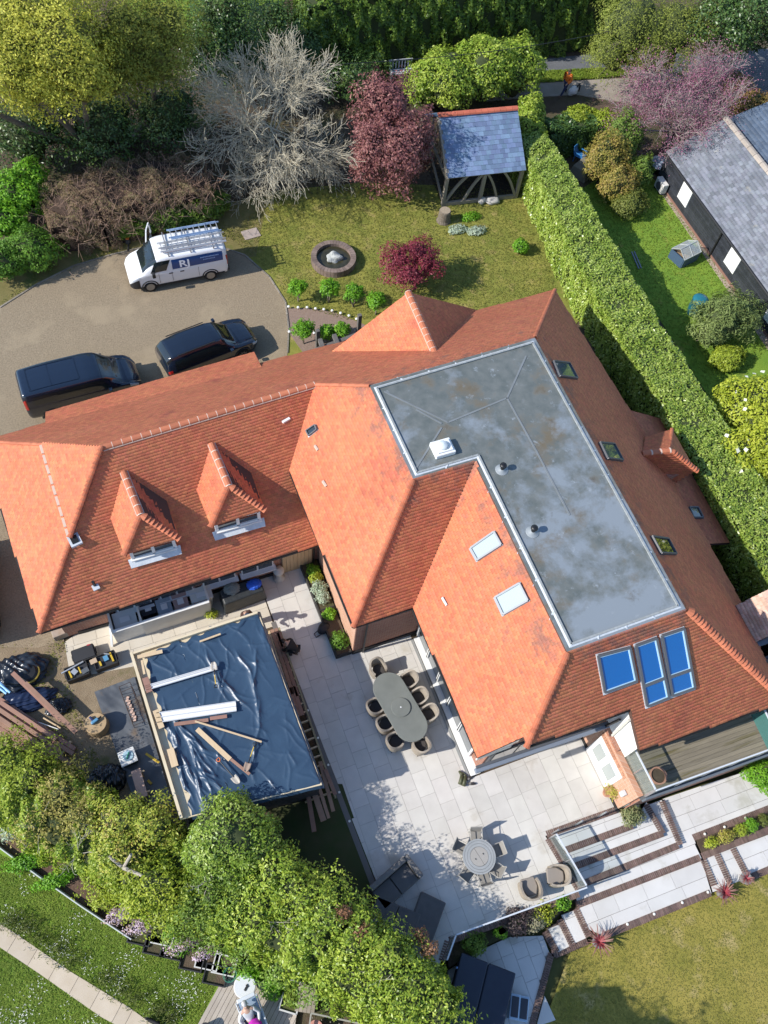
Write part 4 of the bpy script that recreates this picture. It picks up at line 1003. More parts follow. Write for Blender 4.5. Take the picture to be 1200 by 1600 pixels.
def surf(st, x, v):
    """v 0..1 from sill round the side to roof centre (left half, y>0). stations: x, zbot, wbot, zbelt, wbelt, zroof, wroof"""
    zb, wb, zs, ws, zr, wr = interp(st, x)
    K = [(wb * 0.96, zb), (wb, zb + 0.12), (ws * 1.0, zb + (zs - zb) * 0.55), (ws, zs - 0.06), (ws * 0.985, zs), ((ws + wr) / 2 + 0.02, (zs + zr) / 2), (wr + 0.01, zr - 0.07), (wr * 0.93, zr - 0.012), (wr * 0.55, zr + 0.012), (0.0, zr + 0.022)]
    f = v * (len(K) - 1); i = min(int(f), len(K) - 2); t = f - i
    return (x, K[i][0] * (1 - t) + K[i + 1][0] * t, K[i][1] * (1 - t) + K[i + 1][1] * t)

def car_patch(st, x0, x1, v0, v1, nx, nv, side, off=0.0, skew=0.0, fullwidth=False):
    V = []; F = []
    for i in range(nx + 1):
        for j in range(nv + 1):
            tv = j / nv; v = v0 + (v1 - v0) * tv; x = x0 + (x1 - x0) * i / nx + skew * tv
            p = np.array(surf(st, x, v)); e = 0.01
            du = np.array(surf(st, x + e, v)) - p; dv = np.array(surf(st, x, min(v + 0.01, 1))) - np.array(surf(st, x, max(v - 0.01, 0)))
            n = np.cross(du, dv); n = n / (np.linalg.norm(n) + 1e-9)
            if n[1] * 0.5 + n[2] < -0.2 and v > 0.4: n = -n
            if v <= 0.6 and n[1] < 0: n = -n
            if v > 0.6 and n[2] < 0: n = -n
            p = p + n * off
            V.append((p[0], p[1] * side, p[2]))
    for i in range(nx):
        for j in range(nv):
            a = i * (nv + 1) + j; q = (a, a + nv + 1, a + nv + 2, a + 1); F.append(q if side > 0 else q[::-1])
    return V, F

def vehicle(name, label, loc, rz, st, paint, glass, wheels, wr, extras=None, group=None, low=None):
    t = thing(name, label, 'van' if 'van' in name else 'car', loc, rz, group)
    x0, x1 = st[0][0], st[-1][0]; b = MB(); nx = 60
    for s in (1, -1):
        b.add(*car_patch(st, x0, x1, 0, 1, nx, 27, s))
    for x, fl in ((x0, 1), (x1, -1)):
        ring = [surf(st, x, v / 27) for v in range(28)]; ring = ring + [(p[0], -p[1], p[2]) for p in ring[::-1][1:]]
        b.add(ring, [tuple(range(len(ring)))[::fl]])
    body = part('body', b, paint, t, smooth=True)
    m = MB(); m.box(((x0 + x1) / 2, 0, 0.32), (x1 - x0 - 0.3, 1.5, 0.2)); part('chassis', m, M_PLAST, t)
    for nm, (a, c, v0, v1, both, skew, gm) in glass.items():
        nmz = nm.rstrip('0123456789')
        for s in ((1, -1) if both == 'each' else (0,)):
            m = MB()
            if s: m.add(*car_patch(st, a, c, v0, v1, 10, 6, s, 0.012, skew))
            else:
                for q in (1, -1): m.add(*car_patch(st, a, c, v0, v1, 12, 10, q, 0.014, skew))
            part(nmz, m, gm, t, smooth=True)
    hw = interp(st, wheels[0])[1]
    for wx in wheels:
        for s in (1, -1):
            y = s * (interp(st, wx)[1] - 0.085)
            m = MB(); pr = [(wr * 0.62, -0.11), (wr * 0.93, -0.11), (wr, -0.06), (wr, 0.06), (wr * 0.93, 0.11), (wr * 0.62, 0.11)]
            m.lathe(pr, 24); m.v = [(x_, z_, -y_) for x_, y_, z_ in m.v]; m.v = [(a + wx, b_ + y, c + wr) for a, b_, c in m.v]
            w = part('wheel', m, M_TYRE, t, smooth=True)
            m = MB()
            for k in range(10):
                an = k * PI / 5; m.bar((wx, y + s * 0.09, wr), (wx + math.cos(an) * wr * 0.62, y + s * 0.10, wr + math.sin(an) * wr * 0.62), 0.05, 0.03, (0, 1, 0))
            m2 = MB(); m2.lathe([(wr * 0.56, 0), (wr * 0.63, 0.0), (wr * 0.63, 0.03), (wr * 0.56, 0.03)], 24); m.add([(x_ + wx, z_ + y + s * 0.09, y_ + wr) for x_, y_, z_ in m2.v], m2.f)
            part('rim', m, M_RIM, w)
            m = MB(); ring = []
            for k in range(13):
                an = PI * k / 12; ring.append((wx + math.cos(an) * (wr + 0.07), y + s * 0.098, wr + math.sin(an) * (wr + 0.07)))
            m.tube(ring, 0.035, 6); part('wheel_arch', m, M_PLAST, t, smooth=True)
    return t, st

# stations: x, zbot, wbot, zbelt, wbelt, zroof, wroof  (front towards +x)
VAN = [(-2.50, .42, .86, 1.15, .88, 1.78, .76), (-2.42, .34, .92, 1.15, .94, 1.90, .80), (-1.2, .30, .94, 1.15, .965, 1.955, .84), (0.55, .30, .94, 1.14, .965, 1.95, .84), (0.95, .30, .94, 1.13, .965, 1.90, .80), (1.45, .30, .94, 1.12, .96, 1.56, .70), (1.82, .30, .94, 1.10, .95, 1.19, .74), (2.15, .30, .93, .98, .92, 1.06, .72), (2.38, .32, .86, .82, .84, .90, .62), (2.5, .36, .70, .62, .70, .68, .50)]
M_WPAINT = mat('white_van_paint', (0.78, 0.79, 0.80), 0.3, coat=0.7)
M_BPAINT = mat('black_paint', (0.008, 0.014, 0.028), 0.18, coat=1.0)
M_BPAINT2 = mat('blue_black_paint', (0.008, 0.016, 0.034), 0.2, coat=1.0)
vg = {'windscreen': (1.02, 1.78, 0.63, 1.0, 'full', 0, M_CARGL), 'side_window': (0.62, 1.42, 0.47, 0.64, 'each', -0.28, M_CARGL)}
pA = Vector((2.29, 32.14, 0.00)); pB = Vector((5.39, 32.07, 0.00)); dv = (pA - pB).normalized(); ang = math.atan2(dv.y, dv.x); nrm = Vector((-dv.y, dv.x, 0))
vc = (pA + pB) / 2
side_s = -1 if nrm.y > 0 else 1      # near side is the one with visible wheels (towards -Y)
vloc = vc + Vector((0, 1, 0)) * 0.90 - dv * 0.0
van, _ = vehicle('delivery_van', 'white van with ladders on its roof and a blue RJ panel, front door open', (vloc.x, vloc.y, 0.012), ang, VAN, M_WPAINT, vg, (1.55, -1.55), 0.335)
ns = 1 if (Matrix.Rotation(ang, 3, 'Z') @ Vector((0, 1, 0))).y < 0 else -1     # local side facing the camera
def van_patch(nm, a, c, v0, v1, m, off=0.014, sides=(ns,), par=None, skew=0.0):
    for s in sides:
        b = MB(); b.add(*car_patch(VAN, a, c, v0, v1, 14, 5, s, off, skew)); part(nm, b, m, par or van, smooth=True)
M_DECAL = mat('blue_decal', (0.003, 0.05, 0.20), 0.35, coat=0.5)
van_patch('blue_panel', -2.28, 0.30, 0.465, 0.63, M_DECAL, 0.012, (1, -1))
van_patch('lower_trim', -2.3, 2.2, 0.0, 0.10, M_PLAST, 0.012, (1, -1))
van_patch('front_bumper', 2.02, 2.49, 0.0, 0.30, M_PLAST, 0.02, (1, -1))
van_patch('headlight', 1.98, 2.36, 0.31, 0.47, M_LAMP, 0.018, (1, -1))
b = MB(); b.box((-2.52, 0, 1.1), (0.04, 1.5, 1.25)); part('rear_door', b, mat('dark_rear', (0.03, 0.03, 0.035), 0.4), van, bevel=0.02)
b = MB(); b.box((-2.5, 0, .5), (0.16, 1.75, 0.22)); part('rear_bumper', b, M_PLAST, van, bevel=0.04)
for s in (1, -1):
    b = MB(); b.box((-2.46, s * .84, 1.15), (0.10, 0.12, 0.6)); part('tail_light', b, M_TAIL, van)
    b = MB(); b.box((1.28, s * 1.08, 1.18), (0.16, 0.2, 0.26)); part('wing_mirror', b, M_PLAST, van, bevel=0.03)
for x in (0.42, -0.15):
    b = MB(); b.box((x, ns * 0.978, 1.02), (0.2, 0.03, 0.045)); part('door_handle', b, M_PLAST, van)
for x in (1.02, 0.36, -0.98):
    b = MB(); b.bar((x, ns * 0.972, .5), (x, ns * 0.962, 1.1), 0.012, 0.012); part('door_seam', b, M_PLAST, van)
# far front door standing open
b = MB(); hinge = (1.25, -ns * 0.95)
dm = Matrix.Rotation(ns * 1.15, 3, 'Z')
def dpt(x, z): q = dm @ Vector((-x, 0, 0)); return (hinge[0] + q.x, hinge[1] + q.y, z)
b.add([dpt(0, .4), dpt(1.15, .4), dpt(1.15, 1.2), dpt(0, 1.15)], [(0, 1, 2, 3)]); q = dm @ Vector((0, -ns * 0.08, 0))
b.add([tuple(Vector(dpt(*k)) + q) for k in ((0, .4), (1.15, .4), (1.15, 1.2), (0, 1.15))], [(3, 2, 1, 0)])
dr = part('open_door', b, M_WPAINT, van)
so = dr.modifiers.new('solid', 'SOLIDIFY'); so.thickness = 0.03
b = MB(); b.bar(dpt(1.15, 1.15), dpt(1.0, 1.86), 0.06, 0.08); b.bar(dpt(1.0, 1.86), dpt(0.5, 1.84), 0.06, 0.08); b.bar(dpt(0.5, 1.84), dpt(0.0, 1.15), 0.06, 0.08); part('window_frame', b, M_WPAINT, dr)
b = MB(); b.add([dpt(1.0, 1.15), dpt(.83, 1.74), dpt(.46, 1.71), dpt(.05, 1.13)], [(0, 1, 2, 3)]); part('door_glass', b, M_CARGL, dr)
# lettering
def letters(txt, size, parent, loc, rot, m, name='lettering'):
    cu = bpy.data.curves.new(name, 'FONT'); cu.body = txt; cu.size = size; cu.extrude = 0.004; cu.offset = size * 0.02
    o = bpy.data.objects.new(name, cu); C.objects.link(o)
    dg = bpy.context.evaluated_depsgraph_get(); me = bpy.data.meshes.new_from_object(o.evaluated_get(dg)); bpy.data.objects.remove(o)
    me.materials.clear(); me.materials.append(m)
    k = bpy.data.objects.new(name, me); C.objects.link(k); k.parent = parent; k.matrix_local = Matrix.Translation(loc) @ rot; return k
pa = Vector(surf(VAN, -1.0, 0.47)); pb = Vector(surf(VAN, -1.0, 0.62)); upv = (pb - pa); upv.y *= ns; upv.normalize()
xd = Vector((-ns, 0, 0)) if False else Vector((1, 0, 0)) * (1 if ns < 0 else -1); nz_ = xd.cross(upv).normalized()
RM = Matrix((xd, upv, nz_)).transposed().to_4x4()
def on_side(x, v, off=0.026): p = Vector(surf(VAN, x, v)); p.y *= ns; return p + nz_ * off
M_WTXT = mat('white_letter', (0.85, 0.87, 0.9), 0.5)
letters('RJ', 0.66, van, on_side(-0.05 if ns > 0 else -0.90, 0.485), RM @ Matrix.Diagonal((1.0, 0.8, 1, 1)), M_WTXT)
for i, (x, v, l) in enumerate(((-1.15, .585, 0.95), (-1.28, .545, 0.62))):
    b = MB(); n = 13 if i == 0 else 9
    for k in range(n):
        xx = x - l * k / n; b.add([on_side(xx, v, .02), on_side(xx - l / n * .72, v, .02), on_side(xx - l / n * .72, v - 0.018, .02), on_side(xx, v - 0.018, .02)], [(0, 1, 2, 3)])
    part('small_print', b, mat('pale_blue_letter', (0.25, 0.36, 0.6), 0.5), van)
# roof bars
M_ALU = mat('aluminium', (0.62, 0.63, 0.64), 0.35, metal=0.7)
for x in (0.35, -0.75, -1.9):
    b = MB(); b.bar((x, -0.82, 2.06), (x, 0.82, 2.06), 0.05, 0.04)
    for s in (1, -1): b.bar((x, s * .78, 1.92), (x, s * .78, 2.06), 0.05, 0.05, (1, 0, 0))
    part('roof_bar', b, mat('bar_grey', (0.3, 0.3, 0.31), 0.4, metal=0.5), van)
# ladders lying on the roof bars (their own things)
RV = Matrix.Rotation(ang, 3, 'Z')
def ladder(label, x0, x1, y, w, z, n, m, double=False):
    c = RV @ Vector(((x0 + x1) / 2, y, 0)) + Vector(vloc); t = thing('ladder', label, 'ladder', (c.x, c.y, z), ang, 'ladders on the van roof'); L = x1 - x0
    for s in (1, -1):
        for k in ((0, 1) if double else (0,)):
            b = MB(); b.bar((-L / 2 + k * 0.15, s * (w / 2 - k * 0.035), 0.04 + k * .07), (L / 2 - (1 - k) * 0.1, s * (w / 2 - k * 0.035), 0.04 + k * .07), 0.03, 0.08); part('rail', b, m, t)
    for i in range(n):
        x = -L / 2 + 0.15 + (L - 0.3) * i / (n - 1); b = MB(); b.tube([(x, -w / 2, 0.06), (x, w / 2, 0.06)], 0.022, 8); part('rung', b, M_ALU, t)
    return t
ladder('wide blue-edged ladder on the van roof, farther from the lettering', -2.55, 0.1, -ns * 0.48, 0.62, 2.09, 9, mat('pale_blue_alu', (0.38, 0.52, 0.72), 0.35, metal=0.4), True)
ladder('long silver ladder on the van roof above the lettering', -2.62, 0.75, ns * 0.22, 0.42, 2.09, 12, M_ALU, True)
for i, y in enumerate((0.56, 0.64)):
    c = RV @ Vector((-0.85, ns * y, 0)) + Vector(vloc); b = MB(); b.tube([(-1.75, 0, 0), (1.55 - i * .1, 0, 0)], 0.035, 8)
    single('pole', b, M_ALU, ('outer' if i else 'inner') + ' metal tube strapped beside the ladders on the van', 'pole', 'tubes on the van roof', (c.x, c.y, 2.115), ang)

SUV = [(-2.32, .55, .72, .92, .78, 1.18, .55), (-2.25, .40, .86, .98, .88, 1.45, .58), (-1.95, .30, .93, 1.02, .95, 1.66, .62), (-1.2, .28, .95, 1.02, .97, 1.72, .655), (0.2, .28, .95, 1.00, .97, 1.69, .645), (0.62, .28, .95, .99, .97, 1.58, .62), (1.25, .28, .95, .97, .95, 1.06, .66), (1.75, .28, .94, .90, .92, .985, .66), (2.15, .32, .86, .80, .86, .88, .58), (2.35, .42, .70, .66, .70, .70, .48)]
sg = {'windscreen': (0.56, 1.22, 0.64, 1.0, 'full', 0, M_CARGL), 'rear_window': (-2.27, -1.98, 0.64, 1.0, 'full', 0, M_CARGL), 'side_window': (-1.05, 0.75, 0.47, 0.62, 'each', -0.12, M_CARGL), 'rear_quarter': (-1.95, -1.12, 0.47, 0.60, 'each', 0.05, M_CARGL), 'headlight': (2.0, 2.3, 0.30, 0.46, 'each', 0, M_LAMP), 'tail_light': (-2.31, -2.12, 0.32, 0.48, 'each', 0, M_TAIL)}
def place(p, q):     # rear and front pixels at mid height
    a = Vector(p); c = Vector(q); d = c - a; return (a + c) / 2, math.atan2(d.y, d.x), d.length
c, an, L = place((1.45, 26.66, 1.00), (6.35, 27.59, 0.80))
suv, _ = vehicle('parked_car', 'black estate car parked by the porch on the gravel', (c.x, c.y, 0.012), an, SUV, M_BPAINT, sg, (1.42, -1.38), 0.36)
BVN = [(-2.62, .45, .84, 1.12, .88, 1.72, .74), (-2.52, .34, .92, 1.14, .95, 1.88, .80), (-1.4, .30, .94, 1.15, .965, 1.92, .84), (0.35, .30, .94, 1.14, .965, 1.90, .83), (0.85, .30, .94, 1.12, .965, 1.82, .78), (1.45, .30, .94, 1.09, .955, 1.38, .70), (1.78, .30, .94, 1.06, .94, 1.12, .74), (2.15, .30, .92, .95, .90, 1.02, .70), (2.42, .34, .82, .76, .80, .82, .58), (2.54, .42, .66, .60, .66, .64, .46)]
bg = {'windscreen': (0.92, 1.72, 0.63, 1.0, 'full', 0, M_CARGL), 'side_window': (-0.1, 1.2, 0.47, 0.63, 'each', -0.3, M_CARGL), 'rear_quarter': (-2.2, -0.2, 0.47, 0.62, 'each', 0, M_CARGL), 'headlight': (2.02, 2.4, 0.30, 0.46, 'each', 0, M_LAMP), 'tail_light': (-2.61, -2.48, 0.32, 0.60, 'each', 0, M_TAIL)}
c, an, L = place((-4.59, 26.55, 1.00), (0.40, 26.71, 0.90))
bvan, _ = vehicle('parked_van', 'dark blue-black van parked on the gravel beside the north eave', (c.x, c.y, 0.012), an, BVN, M_BPAINT2, bg, (1.55, -1.6), 0.34)
for x in (-2.2, -1.25, -0.05):
    b = MB(); b.bar((x, -0.62, 1.945), (x, 0.62, 1.945), 0.02, 0.012); part('roof_rib', b, M_BPAINT2, bvan)
for s in (-.64, .64):
    b = MB(); b.bar((-2.2, s, 1.935), (-.05, s, 1.94), 0.02, 0.012); part('roof_rib', b, M_BPAINT2, bvan)
for t_, w_ in ((bvan, 1.06), (suv, 1.05)):
    for s in (1, -1):
        b = MB(); b.box((1.12 if t_ is bvan else 0.85, s * w_, 1.1), (0.15, 0.2, 0.16)); part('wing_mirror', b, M_BPAINT, t_, bevel=0.03)
for s in (1, -1):
    b = MB(); b.bar((-1.7, s * .66, 1.70), (0.2, s * .66, 1.70), 0.03, 0.04); part('roof_rail', b, M_PLAST, suv)
# white car mostly outside the frame, left of the house
wc, _ = vehicle('parked_car', 'white car just entering the frame at the left edge beside the house', ((-7.06, 17.17, 0.90)[0] - 1.30, (-7.06, 17.17, 0.90)[1] + 0.6, 0.012), 1.5, SUV, M_WPAINT, sg, (1.42, -1.38), 0.36)
# ---------------------------------------------------------------- garden room under construction
M_PLY = mat('plywood', (0.62, 0.50, 0.32), 0.8, (0.70, 0.60, 0.42), 2.5, 5, 0.7)
M_PINE = mat('pine_board', (0.58, 0.42, 0.24), 0.75, (0.66, 0.50, 0.32), 4, 5, 0.7, objr=0.08, stretch=(6, 0.6, 4, 0.0))
M_CEDAR = mat('cedar_board', (0.27, 0.145, 0.10), 0.8, (0.36, 0.21, 0.15), 3, 6, 0.8, objr=0.16, hue=0.01)
M_DKBOARD = mat('dark_cladding', (0.03, 0.028, 0.03), 0.7, (0.05, 0.045, 0.045), 3, objr=0.2)
M_TARP = mat('blue_grey_tarp', (0.030, 0.060, 0.105), 0.36, (0.040, 0.078, 0.130), 1.2, spec=0.5, bump=0.10, bscale=9)
M_PVC = mat('white_pvc', (0.80, 0.80, 0.78), 0.35)
TL = Vector((-2.77, 12.33, 2.50)); TR = Vector((2.14, 12.40, 2.50)); BR = Vector((2.35, 5.51, 2.50)); BL = Vector((-2.49, 6.07, 2.50))
room = thing('garden_room', 'half built garden room with a plywood roof deck', 'garden room', (TL.x, BL.y, 0))
def ins2(a, b, c, d, e):
    cen = (a + b + c + d) / 4; return [tuple(p + (cen - p).normalized() * e)[:2] for p in (a, b, c, d)]
b = MB(); b.prism(ins2(TL, TR, BR, BL, 0.25), 0.0, 2.30); wpart('wall', b, mat('wall_membrane', (0.03, 0.032, 0.036), 0.6), room)
b = MB(); b.prism([tuple(p)[:2] for p in (TL, TR, BR, BL)], 2.32, 2.45); wpart('roof_deck', b, M_PLY, room)
b = MB(); b.bar(TL + Vector((0.06, 0, -.02)), BL + Vector((0.06, 0, -.02)), 0.10, 0.30); wpart('fascia_board', b, M_PLY, room)
b = MB(); b.bar(TL + Vector((0.1, -.05, -.02)), TR + Vector((-.05, -.05, -.02)), 0.08, 0.28); wpart('fascia_board', b, M_PLY, room)
for i in range(9):                      # dark cladding boards on the south face
    z = 0.15 + i * 0.26; b = MB(); p = BL.lerp(BR, 0.04); q = BL.lerp(BR, 0.985); b.bar((p.x, p.y - 0.02 + .1, z), (q.x, q.y - 0.02 + .1, z), 0.05, 0.22); wpart('cladding_board', b, M_DKBOARD, room)

# wrinkled tarpaulin lying over the deck
def tarp_mesh():
    rng = np.random.default_rng(5); nu, nv = 150, 190
    a = np.array(TL.lerp(TR, 0.09)) + np.array([0.0, -0.18, 0]); bb = np.array(TR) + np.array([0.03, 0.0, 0]); c = np.array(BR) + np.array([0.03, -0.02, 0]); d = np.array(BL.lerp(BR, 0.085)) + np.array([0, -0.02, 0])
    U, V = np.meshgrid(np.linspace(0, 1, nu), np.linspace(0, 1, nv), indexing='ij')
    wob = 0.012 * np.sin(V * 23) + 0.01 * np.sin(V * 51 + 1) + 0.008 * np.sin(V * 80)
    wob2 = 0.010 * np.sin(U * 17 + 1) + 0.012 * np.sin(U * 41)
    Ue = U + (1 - U) * wob * (U < 0.3); Ve = V + (1 - V) ** 4 * (wob2 + 0.03 * np.clip(0.45 - U, 0, 1))
    P = (a[None, None] * ((1 - Ue) * (1 - Ve))[..., None] + bb * (Ue * (1 - Ve))[..., None] + c * (Ue * Ve)[..., None] + d * ((1 - Ue) * Ve)[..., None])
    X = P[..., 0]; Y = P[..., 1]; Z = np.zeros_like(X)
    def crease(x0, y0, x1, y1, h, w):
        dx, dy = x1 - x0, y1 - y0; L = math.hypot(dx, dy); dx /= L; dy /= L
        s = (X - x0) * dx + (Y - y0) * dy; t = -(X - x0) * dy + (Y - y0) * dx; t = t + 0.12 * np.sin(s * 1.7 + x0 * 3) + 0.03 * np.sin(s * 6 + y0)
        return h * np.exp(-np.abs(t) / w) * np.clip(s / (0.2 * L), 0, 1) * np.clip((L - s) / (0.3 * L), 0, 1)
    lo = np.array([BL.x, BL.y]); hi = np.array([BR.x, TR.y])
    for i in range(70):
        x, y = rng.uniform(lo, hi); an = rng.normal(-1.15, 0.55); l = rng.uniform(0.6, 2.6); Z += crease(x, y, x + math.cos(an) * l, y + math.sin(an) * l, rng.uniform(0.012, 0.035), rng.uniform(0.03, 0.06))
    for i in range(110):
        x, y = rng.uniform(lo, hi); an = rng.uniform(0, 3.14); l = rng.uniform(0.3, 0.9); Z += crease(x, y, x + math.cos(an) * l, y + math.sin(an) * l, rng.uniform(0.006, 0.016), rng.uniform(0.02, 0.05))
    for i in range(26):                 # bunched folds down the left side
        y = rng.uniform(BL.y + .2, BL.y + 3.2); x = np.interp(y, [BL.y, TL.y], [BL.x, TL.x]) + 0.5 + rng.uniform(0, .7); an = rng.normal(-1.45, 0.2); l = rng.uniform(0.8, 2.2); Z += crease(x, y + l * .5, x + math.cos(an) * l, y + l * .5 + math.sin(an) * l, rng.uniform(0.03, 0.075), rng.uniform(0.03, 0.055))
    for q in ((0.9, 11.3, 1.15, 9.3), (1.15, 9.4, .2, 6.1), (1.55, 11.2, 1.0, 8.2), (-.2, 11.7, .3, 9.6), (.1, 10.9, .75, 8.6)):
        Z += crease(*q, 0.07, 0.06)
    Z = np.clip(Z, 0, 0.13) + 0.012 + 0.012 * np.sin(X * 2.1 + 1) * np.sin(Y * 1.7) + 0.012
    Z += 0.16 * np.clip((V < 0.03) * 1.0, 0, 1) * np.clip(0.5 + 0.5 * np.sin(U * 9), 0, 1) * 0.3
    P[..., 2] = 2.452 + Z
    # hang over the east and south edges
    hang = np.clip((U - 0.985) / 0.015, 0, 1); P[..., 2] -= hang * (0.20 + 0.05 * np.sin(V * 30)); P[..., 0] += hang * 0.05
    hs = np.clip((V - 0.988) / 0.012, 0, 1); P[..., 2] -= hs * (0.18 + 0.05 * np.sin(U * 27)); P[..., 1] -= hs * 0.06
    idx = np.arange(nu * nv).reshape(nu, nv); F = np.stack([idx[:-1, :-1], idx[:-1, 1:], idx[1:, 1:], idx[1:, :-1]], -1).reshape(-1, 4)[:, ::-1]
    return P.reshape(-1, 3), F
V, F = tarp_mesh()
tp = npmesh('tarpaulin', V, F[:, ::-1], M_TARP, None, smooth=True); tag(tp, 'wrinkled blue-grey tarpaulin spread over the garden room roof', 'tarpaulin')

ZT = 2.56
def board(px, py, w, h, m, label, name='timber_board', cat='board', group=None, z=ZT):
    p = Vector(px); q = Vector(py); c = (p + q) / 2; L = (q - p).length; b = MB(); b.box((0, 0, 0), (L, w, h))
    o = part(name, b, m, None, bevel=0.006); o.location = (c.x, c.y, p.z + h / 2); o.rotation_euler = (0, 0, math.atan2(q.y - p.y, q.x - p.x)); return tag(o, label, cat, group)
g = 'lengths lying on the tarpaulin'
# white plastic profiles: each with lips
def profile(p, q, w, label):
    p = Vector(p); q = Vector(q); c = (p + q) / 2; L = (q - p).length; t = thing('plastic_profile', label, 'profile', (c.x, c.y, p.z), math.atan2(q.y - p.y, q.x - p.x), 'white profiles on the tarpaulin')
    b = MB(); b.box((0, 0, .02), (L, w, .03)); part('board', b, M_PVC, t)
    for y in (-w / 2, 0.0 if w > .22 else w * .1, w / 2):
        b = MB(); b.box((0, y, .045), (L, 0.035, .05)); part('lip', b, mat('pvc_lip', (.55, .56, .57), .4), t)
profile((-2.54, 10.83, 2.58), (0.09, 10.75, 2.58), 0.16, 'thin white plastic profile under the upright spade')
profile((-2.41, 9.65, 2.58), (0.33, 9.12, 2.58), 0.34, 'broad white plastic profile in the middle of the tarpaulin')
board((-1.89, 9.23, 2.57), (-0.72, 8.98, 2.57), 0.13, 0.03, M_CEDAR, 'pinkish board end tucked under the broad white profile', group=g)
board((-0.66, 9.01, 2.57), (-0.07, 8.89, 2.57), 0.13, 0.03, M_CEDAR, 'short pinkish offcut beside the broad white profile', group=g)
board((-1.17, 9.08, 2.60), (0.82, 7.59, 2.57), 0.06, 0.045, M_PINE, 'thin pale batten running across the tarpaulin', group=g)
board((-1.18, 8.80, 2.58), (-0.38, 7.38, 2.58), 0.17, 0.03, M_PINE, 'wide pale plank lying diagonally on the tarpaulin', group=g)
board((-0.40, 7.46, 2.57), (0.11, 6.67, 2.57), 0.10, 0.025, M_CEDAR, 'reddish slat continuing from the diagonal plank', group=g)
for i, (p, q, w, lab) in enumerate((((-2.53, 12.07, 2.60), (-1.63, 11.99, 2.60), .14, 'pale offcut at the top left corner of the tarpaulin'), ((-2.41, 11.90, 2.60), (-2.44, 11.35, 2.60), .08, 'narrow offcut along the left edge of the tarpaulin'), ((-2.45, 11.22, 2.60), (-2.42, 10.64, 2.60), .22, 'pinkish block near the thin profile'), ((-2.38, 9.93, 2.60), (-2.32, 9.23, 2.60), .2, 'pale block under the end of the broad profile'), ((-2.22, 8.44, 2.60), (-2.21, 7.78, 2.60), .24, 'pale wooden block on the left edge of the tarpaulin'), ((-0.26, 11.92, 2.58), (0.55, 11.96, 2.58), .07, 'thin batten along the top edge of the tarpaulin'))):
    board(p, q, w, 0.05, M_CEDAR if i == 2 else M_PINE, lab, 'offcut', 'offcut', 'offcuts weighing down the tarpaulin')

# spades and shovel
def spade(label, head, grip, hm, ym, dhandle=None):
    h = Vector(head); g_ = Vector(grip); d = (g_ - h); L = d.length; an = math.atan2(d.y, d.x)
    t = thing('spade', label, 'spade', (h.x, h.y, h.z), an, 'digging tools on the tarpaulin')
    b = MB(); V = []; n = 10
    for i in range(n + 1):
        u = i / n; x = -0.16 + 0.32 * u; w = 0.115 * (0.25 + 0.75 * min(1, math.sqrt(u * 2.2))) 
        for j in range(5): y = (j / 4 - .5) * 2 * w; V.append((x, y, 0.02 + 0.05 * (abs(j - 2) / 2) ** 2 * .8))
    b.add(V, [(i * 5 + j, i * 5 + j + 1, (i + 1) * 5 + j + 1, (i + 1) * 5 + j) for i in range(n) for j in range(4)])
    o = part('blade', b, hm, t, smooth=True); so = o.modifiers.new('s', 'SOLIDIFY'); so.thickness = 0.006
    b = MB(); b.tube([(0.14, 0, .04), (L * .45, 0, .05)], 0.02, 8); part('socket', b, M_GUT, t)
    b = MB(); b.tube([(L * .45, 0, .05), (L - .1, 0, .05)], 0.018, 8); part('shaft', b, ym, t)
    b = MB(); b.tube([(L - .1, 0, .05), (L - .03, -.06, .05), (L + .03, -.06, .05), (L + .03, .06, .05), (L - .03, .06, .05), (L - .1, 0, .05)], 0.018, 8); part('grip', b, dhandle or M_GUT, t)
M_YEL = mat('yellow_fibreglass', (0.62, 0.42, 0.04), 0.5); M_ORG = mat('orange_plastic', (0.65, 0.16, 0.03), 0.5)
M_BLADE = mat('muddy_steel', (0.45, 0.40, 0.33), 0.6, (0.55, 0.5, 0.42), 9)
spade('spade with a yellow shaft standing beside the thin white profile', (-0.02, 10.82, 2.62), (-0.15, 10.04, 2.57), M_BLADE, M_YEL)
spade('spade with an orange grip on the lower tarpaulin', (-0.38, 6.64, 2.58), (-0.77, 7.52, 2.58), M_BLADE, M_GUT, M_ORG)
spade('yellow shafted spade at the right end of the thin batten', (0.09, 6.93, 2.58), (0.57, 7.60, 2.58), mat('rusty_blade', (0.34, 0.25, 0.19), .7), M_YEL)

# raised deck frame along the east side
df = thing('raised_decking', 'ladder-like unfinished timber decking between the garden room and the terrace', 'decking', (2.67, 6.57, 0.00))
pO0 = Vector((2.87, 12.34, 0.32)); pO1 = Vector((2.83, 5.28, 0.32))
b = MB(); b.bar(pO0, pO1, 0.07, 0.22); wpart('outer_beam', b, mat('treated_beam', (0.30, 0.25, 0.14), 0.8, (0.36, 0.30, 0.18), 3), df)
for s in range(20):
    p = pO0.lerp(pO1, (s + .3) / 20); b = MB(); b.bar(p + Vector((-1.1, 0, 0)), p, 0.05, 0.19); wpart('joist', b, M_PINE, df)
b = MB(); b.bar(pO0 + Vector((-.42, 0, 0.01)), pO1 + Vector((-.42, 0, .01)), 0.06, 0.2); wpart('inner_beam', b, M_PINE, df)
for i, (t0, t1, off, w) in enumerate(((0.0, .40, -.30, .14), (0.0, .42, -.14, .14), (.03, .12, -.08, .16), (.36, .53, -.36, .15), (.36, .53, -.2, .15))):
    b = MB(); b.bar(pO0.lerp(pO1, t0) + Vector((off, 0, .12)), pO0.lerp(pO1, t1) + Vector((off, 0, .12)), w, 0.028); wpart('deck_board', b, M_CEDAR, df)
